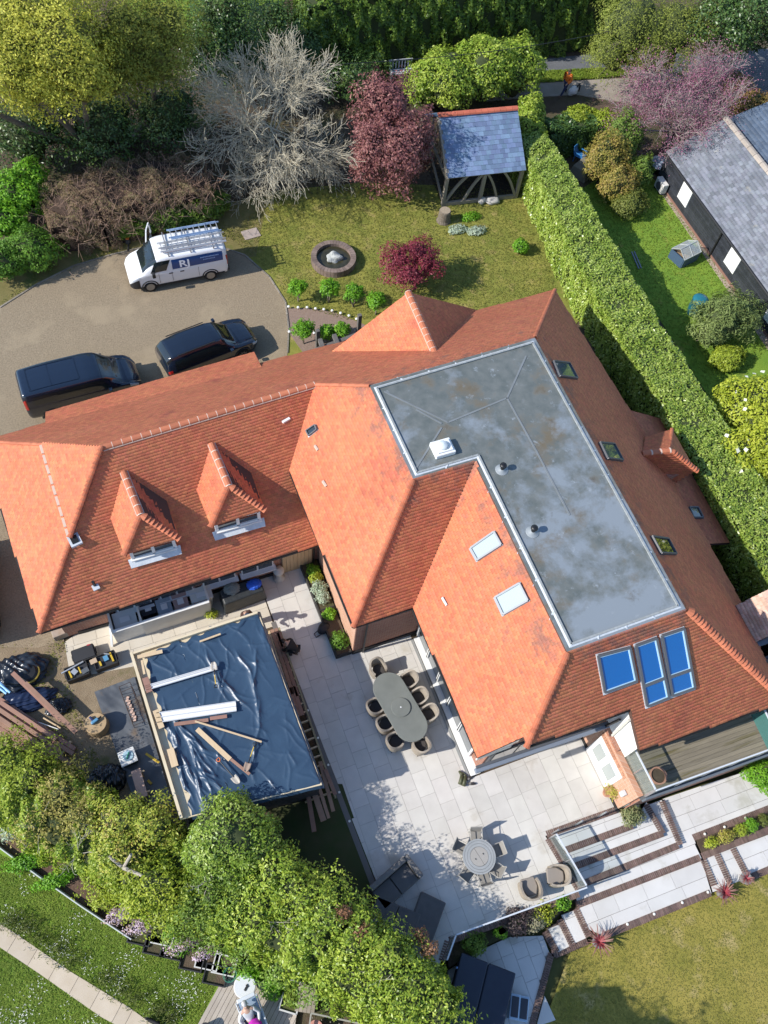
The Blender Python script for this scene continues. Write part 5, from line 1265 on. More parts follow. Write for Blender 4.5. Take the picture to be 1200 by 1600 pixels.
for i, (p, q, w, lab) in enumerate((((1.98, 6.17, 0.50), (1.71, 4.41, 0.45), .17, 'leftmost loose cedar board poking out below the garden room'), ((2.14, 6.20, 0.52), (2.15, 4.64, 0.48), .22, 'second loose cedar board below the garden room'), ((2.37, 6.01, 0.55), (2.35, 4.66, 0.52), .12, 'third loose cedar board below the garden room'), ((2.70, 6.68, 0.58), (2.58, 4.82, 0.56), .14, 'fourth loose cedar board below the garden room'), ((2.78, 6.34, 0.62), (2.84, 5.34, 0.60), .14, 'rightmost short cedar board on the deck frame'))):
    board(p, q, w, 0.035, M_CEDAR, lab, 'cedar_board', 'board', 'loose boards at the deck frame corner')

# ---------------------------------------------------------------- yard west of the garden room
mb = MB()
def sheetmesh(pts, z, nu=40, nv=40, amp=0.02, seed=1, thick=None):
    rng = np.random.default_rng(seed); a, b, c, d = [np.array(p[:2]) for p in pts]
    U, V = np.meshgrid(np.linspace(0, 1, nu), np.linspace(0, 1, nv), indexing='ij')
    P = a * ((1 - U) * (1 - V))[..., None] + b * (U * (1 - V))[..., None] + c * (U * V)[..., None] + d * ((1 - U) * V)[..., None]
    Z = np.zeros_like(U)
    for i in range(14):
        k = rng.normal(size=2) * rng.uniform(1, 7); Z += amp * np.abs(np.sin(P[..., 0] * k[0] + P[..., 1] * k[1] + rng.uniform(0, 6))) ** 3 / 3
    V3 = np.dstack([P, z + Z]).reshape(-1, 3); idx = np.arange(nu * nv).reshape(nu, nv); F = np.stack([idx[:-1, :-1], idx[1:, :-1], idx[1:, 1:], idx[:-1, 1:]], -1).reshape(-1, 4)
    return V3, F
M_MEMB = mat('dusty_membrane', (0.045, 0.052, 0.065), 0.35, (0.17, 0.18, 0.19), 1.1, 6, 0.7, col3=(0.16, 0.12, 0.085), scale3=1.2, cut3=0.55)
V, F = sheetmesh([(-4.61, 12.27, 0.00), (-3.03, 12.36, 0.00), (-2.80, 7.04, 0.00), (-4.08, 7.80, 0.00)], 0.012, amp=0.03)
tag(npmesh('ground_sheet', V, F, M_MEMB, None, smooth=True), 'dusty black membrane laid on the ground beside the garden room', 'sheet')

def toolbox(label, px, rz, contents, open_=True, s=(0.84, 0.54, 0.34)):
    t = thing('tool_box', label, 'tool box', px, rz, 'black tool boxes on the side path'); L, W, H_ = s
    m = MB(); m.box((0, 0, .02), (L, W, .04)); part('base', m, M_PLAST, t)
    for x, y, l, w in ((0, W / 2, L, .04), (0, -W / 2, L, .04), (L / 2, 0, .04, W - .04), (-L / 2, 0, .04, W - .04)):
        m = MB(); m.box((x, y, H_ / 2 + .02), (l, w, H_)); part('side', m, M_PLAST, t)
    m = MB(); m.box((0, 0, H_ - (.08 if open_ else -.03)), (L - .05, W - .05, .04)); part('tray' if open_ else 'lid', m, mat('tray_grey', (0.035, 0.036, 0.04), .5), t)
    for sx in (-1, 1):
        m = MB(); m.box((sx * (L / 2 + .03), 0, H_ * .7), (.05, .2, .06)); part('handle', m, M_PLAST, t)
    for i, (x, y, l, w, a, mm, nm) in enumerate(contents):
        m = MB(); m.box((x, y, H_ + .0), (l, w, .07), a); part(nm, m, mm, t)
    return t
M_RED = mat('tool_red', (0.45, 0.03, 0.05), .5); M_TBLUE = mat('tool_blue', (0.10, 0.28, 0.45), .5); M_CHR = mat('tool_steel', (.62, .64, .66), .35, metal=.6); M_TAN = mat('tan', (.5, .38, .26), .8)
toolbox('closed black tool box with red latches, the farthest of three', (-4.65, 13.82, 0.00), .06, [(-.25, 0, .10, .34, .1, M_RED, 'latch'), (.25, .1, .13, .4, -.1, M_RED, 'latch'), (.18, -.05, .42, .03, .6, M_CHR, 'ruler')], False)
toolbox('open black tool box of clamps at the left, nearest the dirt', (-5.04, 13.21, 0.00), .08, [(-.25, -.05, .06, .3, .1, M_YEL, 'yellow_tool'), (.12, -.02, .05, .28, .1, M_YEL, 'yellow_tool'), (-.1, .2, .9, .05, .15, M_CHR, 'bar_clamp'), (-.08, 0, .2, .22, .5, M_CHR, 'cable'), (.3, -.12, .28, .2, .2, mat('tool_grey', (.1, .11, .12), .5), 'drill')])
toolbox('open black tool box of coloured tools on the right', (-3.93, 13.29, 0.00), .06, [(.27, .02, .07, .4, .1, M_YEL, 'spirit_level'), (.05, .06, .18, .22, .1, M_TBLUE, 'blue_case'), (-.2, -.08, .07, .2, .1, M_YEL, 'yellow_tool'), (-.42, .12, .26, .2, .1, M_TAN, 'glove'), (.16, .2, .3, .04, -.5, M_CHR, 'saw')])

# log used as a work block with a blue tool on it
t = thing('chopping_block', 'round wooden block with a blue power tool on top, on the dirt', 'block', (-4.74, 10.89, 0.00))
m = MB(); m.lathe([(.40, 0), (.42, .05), (.41, .5), (.39, .53), (0, .53)], 28); part('log', m, mat('log_end', (.38, .26, .14), .85, (.46, .33, .19), 5), t)
t2 = thing('cordless_drill', 'blue cordless tool lying on the round wooden block', 'power tool', Vector((-4.74, 10.94, 0.53)))
m = MB(); m.box((0, 0, .08), (.3, .12, .14), .4); part('body', m, M_TBLUE, t2, bevel=.03); m = MB(); m.box((-.1, .12, .06), (.1, .24, .1), .4); part('grip', m, mat('navy_grip', (.02, .03, .1), .5), t2, bevel=.02); m = MB(); m.tube([(.12, .05, .08), (.26, .11, .08)], .03, 8); part('chuck', m, M_GUT, t2)

# table saw
t = thing('table_saw', 'white table saw with a green motor on the black sheet', 'table saw', (-3.91, 9.28, 0.00), .1)
m = MB(); m.box((0, 0, .47), (.62, .58, .05)); part('table_top', m, mat('saw_top', (.68, .68, .66), .4), t, bevel=.02)
m = MB(); m.box((0, 0, .30), (.54, .50, .28)); part('cabinet', m, mat('dark_green', (.02, .05, .05), .5), t)
m = MB(); m.lathe([(.18, 0), (.2, .01), (.18, .02), (.12, .02)], 24, (0.03, .02, .50)); part('insert', m, mat('pale_blue_metal', (.35, .5, .58), .4), t)
m = MB(); m.bar((-.05, -.08, .53), (.1, .12, .53), .03, .1); part('blade_guard', m, mat('saw_green', (.02, .25, .15), .5), t)
for x in (-.25, .25):
    for y in (-.22, .22): m = MB(); m.tube([(x, y, 0), (x * .9, y * .9, .2)], .025, 6); part('leg', m, M_GUT, t)
# plank on trestles
t = thing('work_bench', 'pink plank laid over two low trestles near the hedge', 'work bench', (-3.76, 8.26, 0.00), .2)
a = Vector((-3.77, 8.77, 0.50)) - Vector(t.location); 
t.rotation_euler = (0, 0, 0)
p = Vector((-3.74, 8.71, 0.50)); q = Vector((-3.70, 7.66, 0.50))
b = MB(); b.bar(p, q, .34, .04); wpart('plank', b, mat('pink_plank', (.50, .33, .27), .8, (.56, .40, .33), 3), t)
for f_ in (.12, .85):
    c = p.lerp(q, f_); b = MB()
    for s in (-.16, .16): b.bar((c.x + s, c.y - .12, 0), (c.x + s, c.y, .47), .05, .05); b.bar((c.x + s, c.y + .12, 0), (c.x + s, c.y, .47), .05, .05)
    b.bar((c.x - .28, c.y, .46), (c.x + .28, c.y, .46), .06, .05); wpart('trestle', b, M_PINE, t)
for p, q, lab in (((-3.30, 9.28, 0.06), (-2.91, 8.78, 0.06), 'yellow spirit level lying against the garden room'), ((-3.46, 8.31, 0.05), (-3.36, 8.13, 0.05), 'small yellow offcut on the black sheet')):
    board(p, q, .09, .05, M_YEL, lab, 'spirit_level' if 'level' in lab else 'offcut', 'level' if 'level' in lab else 'offcut')
# rebar cage leaning on the fascia
t = thing('steel_cage', 'rusty steel reinforcement cage with brick offcuts beside the garden room', 'steel cage', (-3.24, 11.30, 0.00))
c0 = Vector((-3.44, 12.07, 0.00)); c1 = Vector((-3.25, 10.40, 0.00)); dd = (c1 - c0).normalized(); nn = Vector((-dd.y, dd.x, 0))
for s in (-.22, .22):
    for z in (.05, .35): b = MB(); b.tube([c0 + nn * s + Vector((0, 0, z)), c1 + nn * s + Vector((0, 0, z))], .014, 6); wpart('long_bar', b, mat('rusty_bar', (.06, .04, .035), .8), t)
for i in range(8):
    c = c0.lerp(c1, i / 7); b = MB(); b.tube([c + nn * x + Vector((0, 0, z)) for x, z in ((-.22, .05), (.22, .05), (.22, .35), (-.22, .35), (-.22, .05))], .011, 6); wpart('hoop', b, mat('rusty_bar', (0, 0, 0)), t)
for i in range(6):
    c = c0.lerp(c1, .3 + .1 * i) + nn * (.18 if False else -.1) ; o = single('brick_offcut', MB().box((0, 0, .05), (.2, .1, .09)), mat('pink_brick', (.6, .42, .34), .85, objr=.15), 'pale pink brick lying in the steel cage, number %s from the top' % ['one', 'two', 'three', 'four', 'five', 'six'][i], 'brick', 'bricks in the steel cage', (c.x, c.y, .02), 1.1 + .1 * (i % 3))

# timber stack: long cedar boards
rng = random.Random(3)
s0 = Vector((-7.96, 12.57, 0.30)); s1 = Vector((-5.85, 9.94, 0.30)); dr_ = (s1 - s0).normalized(); nr = Vector((-dr_.y, dr_.x, 0))
names = ['topmost', 'second', 'third', 'fourth', 'fifth', 'sixth', 'seventh', 'eighth', 'ninth']
for i in range(9):
    lay = [(0.34, .30), (.17, .30), (0.0, .30), (-.17, .30), (-.34, .30), (-.5, .2), (.25, .42), (.02, .42), (-.22, .42)][i]
    a = s0 + nr * lay[0] + dr_ * rng.uniform(-.9, -.1); c = s1 + nr * lay[0] + dr_ * (rng.uniform(-.6, .25) if i < 6 else rng.uniform(-1.3, -.5)); a.z = c.z = lay[1] - .09
    board(a, c, .15, .09, M_CEDAR, '%s cedar beam of the timber pile beside the hedge, counting from the yard' % names[i], 'cedar_beam', 'beam', 'cedar beams in the timber pile')
for i, f_ in enumerate((.12, .5, .85)):
    c = s0.lerp(s1, f_); b = MB(); b.bar(c - nr * .6 + Vector((0, 0, -.20)), c + nr * .5 + Vector((0, 0, -.20)), .1, .18); single('bearer', b, M_PINE, '%s bearer under the timber pile' % ['left', 'middle', 'right'][i], 'bearer', 'bearers under the timber pile')
board((-7.25, 13.80, 0.62), (-5.87, 11.35, 0.50), .17, .06, M_CEDAR, 'long cedar board lying across the black sheeting', 'cedar_board', 'board')
board((-6.86, 13.22, 0.66), (-5.45, 10.73, 0.36), .17, .06, M_CEDAR, 'second long cedar board propped along the black sheeting', 'cedar_board', 'board')
board((-6.55, 11.82, 0.25), (-6.02, 11.22, 0.25), .05, .05, M_PINE, 'short pale batten between the timber pile and the sheeting', 'batten', 'batten')
board((-6.80, 11.77, 0.22), (-6.10, 11.21, 0.22), .03, .03, M_PVC, 'thin white strip beside the short batten', 'batten', 'batten')
# heap of black sheeting, yellow drum, blue pipes
M_POLY = mat('black_polythene', (.012, .015, .022), .28, (.02, .028, .04), 2, spec=.6)
def crumple(name, label, c, r, m, seed, cat='sheeting', n=40):
    rr = np.random.default_rng(seed); V = []; F = []
    for i in range(n + 1):
        th = PI / 2 * i / n
        for j in range(2 * n):
            fi = PI * j / n; d = np.array([math.sin(th) * math.cos(fi), math.sin(th) * math.sin(fi), math.cos(th)]); k = 1.0
            for q in range(7):
                w = rr_w[q]; k += .065 * abs(math.sin(d @ w[:3] * 5 + w[3])) ** 2 * (1 if q % 2 else -1)
            V.append((c[0] + d[0] * r[0] * k, c[1] + d[1] * r[1] * k, c[2] + d[2] * r[2] * k))
    for i in range(n):
        for j in range(2 * n): F.append((i * 2 * n + j, (i + 1) * 2 * n + j, (i + 1) * 2 * n + (j + 1) % (2 * n), i * 2 * n + (j + 1) % (2 * n)))
    b = MB(); b.add(V, F); o = part(name, b, m, None, smooth=True); return tag(o, label, cat)
rr_w = np.random.default_rng(77).normal(size=(7, 4)) * 1.3
crumple('sheeting', 'crumpled black sheeting draped over building materials at the left edge', (-7.17, 13.98, 0.00), (1.15, .75, .55), M_POLY, 1)
rr_w = np.random.default_rng(78).normal(size=(7, 4)) * 1.3
crumple('sheeting', 'dark blue sheeting between the timber pile and the blue pipes', (-7.40, 12.78, 0.00), (1.5, .5, .32), mat('navy_sheet', (.012, .022, .06), .3, spec=.6), 2)
rr_w = np.random.default_rng(79).normal(size=(7, 4)) * 1.6
crumple('rubbish_bag', 'heap of black bin bags by the hedge', (-4.89, 8.78, 0.00), (.75, .6, .65), M_POLY, 3, 'bags')
rr_w = np.random.default_rng(80).normal(size=(7, 4)) * 1.6
crumple('rubbish_bag', 'black sack lying under the end of the long cedar board', (-5.99, 12.12, 0.00), (.5, .35, .4), M_POLY, 4, 'bags')
t = thing('cable_drum', 'yellow edged drum half under the black sheeting', 'drum', (-6.77, 13.74, 0.00)); m = MB(); m.lathe([(.40, 0), (.44, .02), (.44, .08), (.40, .1), (.40, 0)], 30, (0, 0, .32)); part('flange', m, mat('yellow_drum', (.5, .36, .06), .6), t); m = MB(); m.lathe([(.39, 0), (.39, .40), (.3, .46), (0, .48)], 24); part('core', m, M_GUT, t)
for i, (p, q) in enumerate((((-7.91, 13.92, 0.70), (-7.54, 13.15, 0.62)), ((-7.93, 13.77, 0.70), (-7.46, 13.07, 0.62)), ((-7.97, 13.61, 0.66), (-7.60, 13.08, 0.60)))):
    b = MB(); b.tube([p, q], .045, 8); single('blue_pipe', b, mat('blue_pipe', (.22, .48, .75), .35), '%s pale blue pipe on the sheeting at the left edge' % ['upper', 'middle', 'lower'][i], 'pipe', 'blue pipes at the left edge')

# ---------------------------------------------------------------- bin store and things by the west wing
bs = thing('bin_store', 'cream rendered bin store with open compartments under the west eave', 'bin store', (-3.30, 13.98, 0.00))
f0 = Vector((-3.33, 13.98, 0.00)); f1 = Vector((0.51, 14.03, 0.00)); dx = (f1 - f0).normalized(); nb = Vector((-dx.y, dx.x, 0)); HB = 1.12; LB = (f1 - f0).length; DB = 0.98
def seg(a0, d0, a1, d1, th=0.09, h=HB, nm='wall', m=None):
    b = MB(); b.bar(f0 + dx * a0 + nb * d0 + Vector((0, 0, h / 2)), f0 + dx * a1 + nb * d1 + Vector((0, 0, h / 2)), th, h); wpart(nm, b, m or M_RENDER, bs)
M_STEELP = mat('brushed_panel', (.50, .52, .53), .35, (.62, .64, .66), 2, metal=.3)
seg(1.12, 0, LB, 0); seg(0, 0.01, 1.12, 0.01, .06, HB, 'panel_door', M_STEELP); seg(0, 0.04, 0, DB); seg(1.12, .05, 1.12, DB); seg(LB, .05, LB, DB)
b = MB(); b.bar(f0 + nb * .02 + Vector((0, 0, HB + .015)), f1 + nb * .02 + Vector((0, 0, HB + .015)), .13, .03); wpart('coping', b, M_WHITE, bs)
def bin_(label, a, d, m, w=.55, dep=.62, h=1.02, lidm=None):
    c = f0 + dx * a + nb * d; t = thing('wheelie_bin', label, 'bin', (c.x, c.y, 0), math.atan2(dx.y, dx.x), 'bins in the bin store')
    m1 = MB(); m1.add([(-w * .4, -dep * .4, .06), (w * .4, -dep * .4, .06), (w * .4, dep * .4, .06), (-w * .4, dep * .4, .06), (-w / 2, -dep / 2, h * .92), (w / 2, -dep / 2, h * .92), (w / 2, dep / 2, h * .92), (-w / 2, dep / 2, h * .92)], [(0, 3, 2, 1), (4, 5, 6, 7), (0, 1, 5, 4), (1, 2, 6, 5), (2, 3, 7, 6), (3, 0, 4, 7)]); part('body', m1, m, t)
    m1 = MB(); m1.slab([(-w / 2 - .02, -dep / 2 - .03, h * .93), (w / 2 + .02, -dep / 2 - .03, h * .93), (w / 2 + .02, dep / 2, h * 1.02), (-w / 2 - .02, dep / 2, h * 1.02)], .05); part('lid', m1, lidm or m, t, bevel=.01)
    m1 = MB(); m1.tube([(-w * .4, dep / 2 + .06, h * .98), (w * .4, dep / 2 + .06, h * .98)], .02, 8); part('handle', m1, M_GUT, t)
    m1 = MB(); m1.box((0, -.05, h * .985), (w * .45, dep * .4, .012)); part('sticker', m1, mat('label_white', (.7, .7, .7), .5), t)
    for s in (-1, 1): m1 = MB(); m1.tube([(s * w * .42, dep * .4, .1), (s * w * .5, dep * .4, .1)], .1, 12); part('wheel', m1, M_TYRE, t)
bin_('pale grey bin in the left compartment of the bin store', .55, .5, mat('pale_bin', (.6, .6, .58), .5), .85, .6)
bin_('black bin in the second compartment of the bin store', 1.5, .62, mat('black_bin', (.02, .022, .03), .45), .55, .5)
bin_('blue-grey bin in the bin store, left of the brown one', 2.12, .5, mat('bluegrey_bin', (.26, .32, .38), .45))
bin_('mauve-brown bin in the bin store', 2.78, .5, mat('brown_bin', (.36, .25, .23), .5))
bin_('long pale lidded box at the right end of the bin store', 3.62, .52, mat('pale_box', (.62, .62, .58), .5), .85, .55)
# white post & shadow object at the left of the bin store
b = MB(); b.bar(Vector((-3.35, 14.37, 1.10)), Vector((-3.59, 13.90, 0.02)), .09, .06); single('gate_post', b, M_WHITE, 'white leaning board at the left end of the bin store', 'board')
b = MB(); b.box((0, 0, .2), (.55, .5, .4)); single('crate', b, mat('weathered_crate', (.32, .24, .17), .85, (.4, .34, .28), 4), 'weathered crate under the south-west corner of the roof', 'crate', loc=(-5.38, 15.10, 0.00), rz=.1, bevel=.02)
# covered barbecue
t = thing('covered_barbecue', 'barbecue under a black cover with bundled cloths on top, by the brick wall', 'barbecue', (1.89, 14.20, 0.00), .06)
m = MB(); m.add([(-.92, -.4, 0), (.92, -.4, 0), (.92, .36, 0), (-.92, .36, 0), (-.86, -.35, .88), (.84, -.35, .92), (.84, .3, .98), (-.86, .3, .95)], [(0, 3, 2, 1), (4, 5, 6, 7), (0, 1, 5, 4), (1, 2, 6, 5), (2, 3, 7, 6), (3, 0, 4, 7)]); part('cover', m, mat('black_cover', (.018, .02, .022), .5, (.035, .04, .042), 4, bump=.4, bscale=8), t, bevel=.06)
rr_w = np.random.default_rng(81).normal(size=(7, 4)) * 1.8
crumple('dust_sheet', 'crumpled grey cloth on the left of the covered barbecue', tuple(Vector((1.52, 14.37, 0.93))), (.34, .28, .16), mat('grey_cloth', (.22, .24, .22), .8), 5, 'cloth', 24)
rr_w = np.random.default_rng(82).normal(size=(7, 4)) * 1.8
crumple('dust_sheet', 'crumpled bright blue cloth on the right of the covered barbecue', tuple(Vector((2.43, 14.26, 0.95))), (.32, .24, .14), mat('blue_cloth', (.02, .10, .55), .6), 6, 'cloth', 24)
# leaning parasol base / pale stone head by the wall
t = thing('stone_ornament', 'pale weathered stone ornament leaning by the brick wall', 'ornament', (3.58, 14.64, 0.00), .3)
m = MB(); m.lathe([(.24, 0), (.26, .08), (.15, .18), (.13, .5), (.2, .6), (.24, .72), (.2, .84), (0, .9)], 18); part('pedestal', m, mat('pale_stone', (.48, .46, .42), .85, (.56, .54, .5), 4), t, smooth=True)
# backpack
t = thing('backpack', 'black backpack dropped on the terrace beside the raised bed', 'backpack', (4.62, 11.81, 0.00), .5)
m = MB(); m.blob((0, 0, .18), (.30, .22, .2), 12, .08, 4, flat=0.0); part('main_pocket', m, mat('black_nylon', (.012, .013, .018), .6), t, smooth=True)
m = MB(); m.blob((.3, .05, .1), (.16, .2, .1), 10, .1, 5, flat=0.0); part('flap', m, mat('navy_nylon', (.03, .045, .08), .6), t, smooth=True)
m = MB(); m.tube([(-.2, .1, .2), (-.42, .16, .03), (-.46, 0, .02), (-.25, -.1, .16)], .02, 6); part('strap', m, M_GUT, t)
# shovel-like tool by the van
t = thing('leaf_blower', 'orange and black garden blower on the verge beside the van', 'leaf blower', (1.91, 35.77, 0.00), 1.2)
m = MB(); m.blob((0, 0, .17), (.2, .15, .17), 10, .08, 2, flat=0.0); part('motor', m, M_PLAST, t, smooth=True); m = MB(); m.box((.05, .02, .32), (.2, .16, .1)); part('housing', m, M_ORG, t, bevel=.03); m = MB(); m.tube([(.1, 0, .15), (-.35, -.05, .08), (-.6, -.05, .05)], [.05, .05, .035], 8); part('nozzle', m, M_PLAST, t)
# ---------------------------------------------------------------- steps down to the lower lawn
M_NOSE = mat('step_brick', (0.13, 0.085, 0.07), 0.85, (0.20, 0.13, 0.105), 6, isl=0.25, hue=0.01)
steps = thing('garden_steps', 'broad paved steps with dark brick nosings leading down to the lawn', 'steps', (11.93, -0.42, -0.50))
def level(poly, z, cw=0.42, seed=1, m=None, rz=None, lens=(.9, 1.2, 1.5)):
    b = MB(); b.prism([p[:2] for p in poly], z - 0.45, z - 0.032); wpart('tread_base', b, M_EDGE, steps)
    pave(steps, poly, z, m or M_SLAB2, cw, lens, seed=seed, along='x', rz=RZS)
pv = Vector((14.88, -2.58, -0.68)) - Vector((10.57, -2.43, -0.68)); RZS = math.atan2(pv.y, pv.x)
def nosing(p, q, z, w=0.24, name='brick_nosing', par=None, bw=0.075):
    p = Vector((p[0], p[1], z)); q = Vector((q[0], q[1], z)); d = q - p; n = max(1, int(d.length / bw)); d = d / n; b = MB(); e = d.normalized()
    for i in range(n):
        c = p + d * (i + .5); b.bar(c - e * (bw / 2 - .005), c + e * (bw / 2 - .005), w, 0.12 + 0.006 * ((i * 7) % 3))
    return wpart(name, b, M_NOSE, par or steps, stuff=True)
level([(10.11, 1.26, -0.14), (13.06, 1.21, -0.14), (13.84, 1.22, -0.14), (13.14, 0.49, -0.14), (10.26, 0.59, -0.14)], -.14, .5, 1)
level([(10.23, 0.66, -0.28), (13.22, 0.53, -0.28), (14.13, 1.12, -0.28), (14.15, -0.13, -0.28), (10.37, -0.02, -0.28)], -.28, .45, 2)
level([(10.36, 0.04, -0.42), (14.16, -0.12, -0.42), (14.20, 1.04, -0.42), (14.80, 0.97, -0.42), (14.59, -0.74, -0.42), (10.30, -0.66, -0.42)], -.42, .45, 3)
level([(10.12, -0.57, -0.56), (14.61, -0.73, -0.56), (14.94, 1.00, -0.56), (17.37, 0.85, -0.56), (20.18, 0.63, -0.56), (19.22, -0.77, -0.56), (15.33, -0.65, -0.56), (15.23, -1.42, -0.56), (9.98, -1.25, -0.56)], -.56, .55, 4)
level([(9.92, -1.23, -0.68), (15.26, -1.46, -0.68), (14.99, -2.62, -0.68), (10.54, -2.49, -0.68), (9.94, -1.95, -0.68)], -.68, .6, 5)
level([(15.39, -1.48, -0.73), (15.99, -1.51, -0.73), (15.86, -2.61, -0.73), (15.09, -2.61, -0.73)], -.73, .8, 6, lens=(1.5,))
level([(16.01, -1.51, -0.77), (16.72, -1.55, -0.77), (16.64, -2.66, -0.77), (15.88, -2.62, -0.77)], -.77, .8, 7, lens=(1.5,))
level([(16.73, -1.55, -0.80), (19.20, -1.67, -0.80), (18.49, -2.70, -0.80), (16.71, -2.59, -0.80)], -.80, .6, 8)
level([(9.30, -1.26, -0.70), (9.84, -1.29, -0.70), (9.85, -2.25, -0.70), (9.27, -2.25, -0.70)], -.70, .8, 9, lens=(1.5,))
level([(8.65, -1.46, -0.73), (9.14, -1.42, -0.73), (9.16, -2.27, -0.73), (8.65, -2.29, -0.73)], -.73, .8, 10, lens=(1.5,))
for p, q, z in (((10.24, 0.66, -0.14), (13.12, 0.54, -0.14), -.19), ((10.37, 0.04, -0.28), (14.16, -0.11, -0.28), -.33), ((10.33, -0.60, -0.42), (14.56, -0.70, -0.42), -.47), ((9.97, -1.16, -0.56), (15.19, -1.38, -0.56), -.61), ((10.52, -2.42, -0.68), (14.96, -2.59, -0.68), -.73),
                ((14.06, 1.04, -0.28), (14.15, -0.13, -0.28), -.325), ((14.78, 0.93, -0.42), (14.64, -0.71, -0.42), -.465), ((15.32, -1.46, -0.68), (15.23, -2.43, -0.68), -.725), ((15.95, -1.52, -0.73), (15.87, -2.59, -0.73), -.775), ((16.68, -1.56, -0.77), (16.67, -2.62, -0.77), -.815),
                ((15.31, -0.67, -0.56), (19.19, -0.81, -0.56), -.61), ((15.31, -1.37, -0.60), (18.74, -1.50, -0.60), -.65), ((16.56, -2.68, -0.80), (18.46, -2.73, -0.80), -.85), ((9.90, -1.26, -0.68), (9.92, -2.25, -0.68), -.725), ((9.19, -1.36, -0.70), (9.24, -2.30, -0.70), -.745), ((8.51, -1.52, -0.73), (8.60, -2.28, -0.73), -.775), ((8.49, -2.32, -0.75), (9.83, -2.35, -0.75), -.80), ((9.80, 1.26, 0.00), (10.08, -0.75, 0.00), -.055), ((10.04, -0.83, 0.00), (5.00, -0.55, 0.00), -.055), ((9.82, 1.40, 0.00), (13.01, 1.25, 0.00), -.055), ((4.96, -0.54, 0.00), (4.51, -1.04, 0.00), -.055)):
    nosing(p, q, z)
b = MB(); b.prism([(15.40, -0.77, -0.58)[:2], (19.14, -0.89, -0.58)[:2], (18.78, -1.42, -0.58)[:2], (15.37, -1.30, -0.58)[:2]], -.9, -.60); wpart('planting_bed', b, M_SOIL, steps)
# small lights set in the brick edge
M_LED = mat('pale_disc', (.8, .78, .7), .4)
lights = [((11.45, -2.39, -0.66), 'first'), ((12.56, -2.45, -0.66), 'second'), ((13.76, -2.49, -0.66), 'third'), ((14.87, -2.53, -0.66), 'fourth')]
for p, nm in lights:
    b = MB(); b.lathe([(.05, 0), (.05, .02), (.035, .03), (0, .03)], 12); single('step_light', b, M_LED, '%s small round light along the lowest step edge, from the left' % nm, 'light', 'lights in the step edge', p)
for i, p in enumerate(((16.67, -0.76, -0.50), (17.65, -0.77, -0.50), (15.79, -0.71, -0.50))):
    b = MB(); b.lathe([(.05, 0), (.05, .02), (.035, .03), (0, .03)], 12); single('step_light', b, M_LED, '%s small light on the brick edge of the planting bed' % ['middle', 'right', 'left'][i], 'light', 'lights along the planting bed', p)
for i, p in enumerate(((2.90, 9.93, 0.03), (2.93, 8.82, 0.03), (2.96, 7.67, 0.03), (3.00, 6.57, 0.03), (3.06, 5.48, 0.03), (3.07, 4.38, 0.03), (2.83, 12.24, 0.03))):
    b = MB(); b.lathe([(.045, 0), (.045, .015), (0, .02)], 12); single('deck_light', b, M_LED, '%s spotlight in the dark edging of the terrace, from the top' % ['second', 'third', 'fourth', 'fifth', 'sixth', 'seventh', 'first'][i], 'light', 'spotlights in the terrace edging', p)
for i, p in enumerate(((8.60, 29.02, 0.00), (9.05, 28.83, 0.00), (9.49, 28.70, 0.00), (9.88, 28.50, 0.00), (10.27, 28.33, 0.00), (10.65, 28.13, 0.00), (11.01, 27.84, 0.00), (11.36, 27.55, 0.00), (11.66, 27.23, 0.00), (8.12, 27.41, 0.00), (9.29, 26.97, 0.00), (10.52, 26.55, 0.00))):
    t = thing('path_light', '%s little white light round the brick path by the porch' % ['first', 'second', 'third', 'fourth', 'fifth', 'sixth', 'seventh', 'eighth', 'ninth', 'tenth', 'eleventh', 'twelfth'][i], 'light', p, group='white lights round the brick path')
    b = MB(); b.tube([(0, 0, 0), (0, 0, .12)], .015, 6); part('stake', b, M_GUT, t); b = MB(); b.lathe([(.07, .12), (.07, .16), (.04, .18), (0, .18)], 12); part('cap', b, M_WHITE, t)

# glass balustrades round the terrace
rail = thing('glass_balustrade', 'glass balustrade with a slim white rail along the south edge of the terrace', 'balustrade', (10.08, -0.75, 0.00))
glass_run(rail, Vector((10.07, -0.73, 0.00)), Vector((5.14, -0.45, 0.00)), 1.0, 4); glass_run(rail, Vector((5.11, -0.47, 0.00)), Vector((4.56, -1.02, 0.00)), 1.0, 1)
rail2 = thing('glass_balustrade', 'glass balustrade at the west side of the garden steps', 'balustrade', (9.96, 1.25, 0.00))
glass_run(rail2, Vector((9.85, 1.24, 0.00)), Vector((10.08, -0.66, 0.00)), 1.0, 2)
rail3 = thing('glass_balustrade', 'frameless glass screen at the top of the garden steps', 'balustrade', (13.03, 1.24, 0.00))
glass_run(rail3, Vector((10.01, 1.35, 0.00)), Vector((12.95, 1.25, 0.00)), .95, 3, rail=False)

# ---------------------------------------------------------------- dining set
M_WICK = mat('taupe_wicker', (.30, .255, .20), .75, (.36, .31, .25), 9, bump=.35, bscale=60)
M_WICKIN = mat('dark_cushion', (.055, .048, .045), .85)
M_TTOP = mat('grey_table_top', (.155, .165, .148), .55, (.19, .20, .18), 2)
tc = Vector((6.27, 7.58, 0.74)); ta = Vector((6.14, 8.76, 0.74)); tb = Vector((6.52, 6.41, 0.74)); TA = math.atan2(tb.y - ta.y, tb.x - ta.x)
dt = thing('dining_table', 'long oval grey dining table with a round turntable, ringed by wicker chairs', 'table', (tc.x, tc.y, 0), TA)
LT, WT = 2.95, 1.28
def stadium(L, W, n=14):
    r = W / 2; P = []
    for i in range(n + 1): a = -PI / 2 + PI * i / n; P.append((L / 2 - r + r * math.cos(a), r * math.sin(a)))
    for i in range(n + 1): a = PI / 2 + PI * i / n; P.append((-L / 2 + r + r * math.cos(a), r * math.sin(a)))
    return P
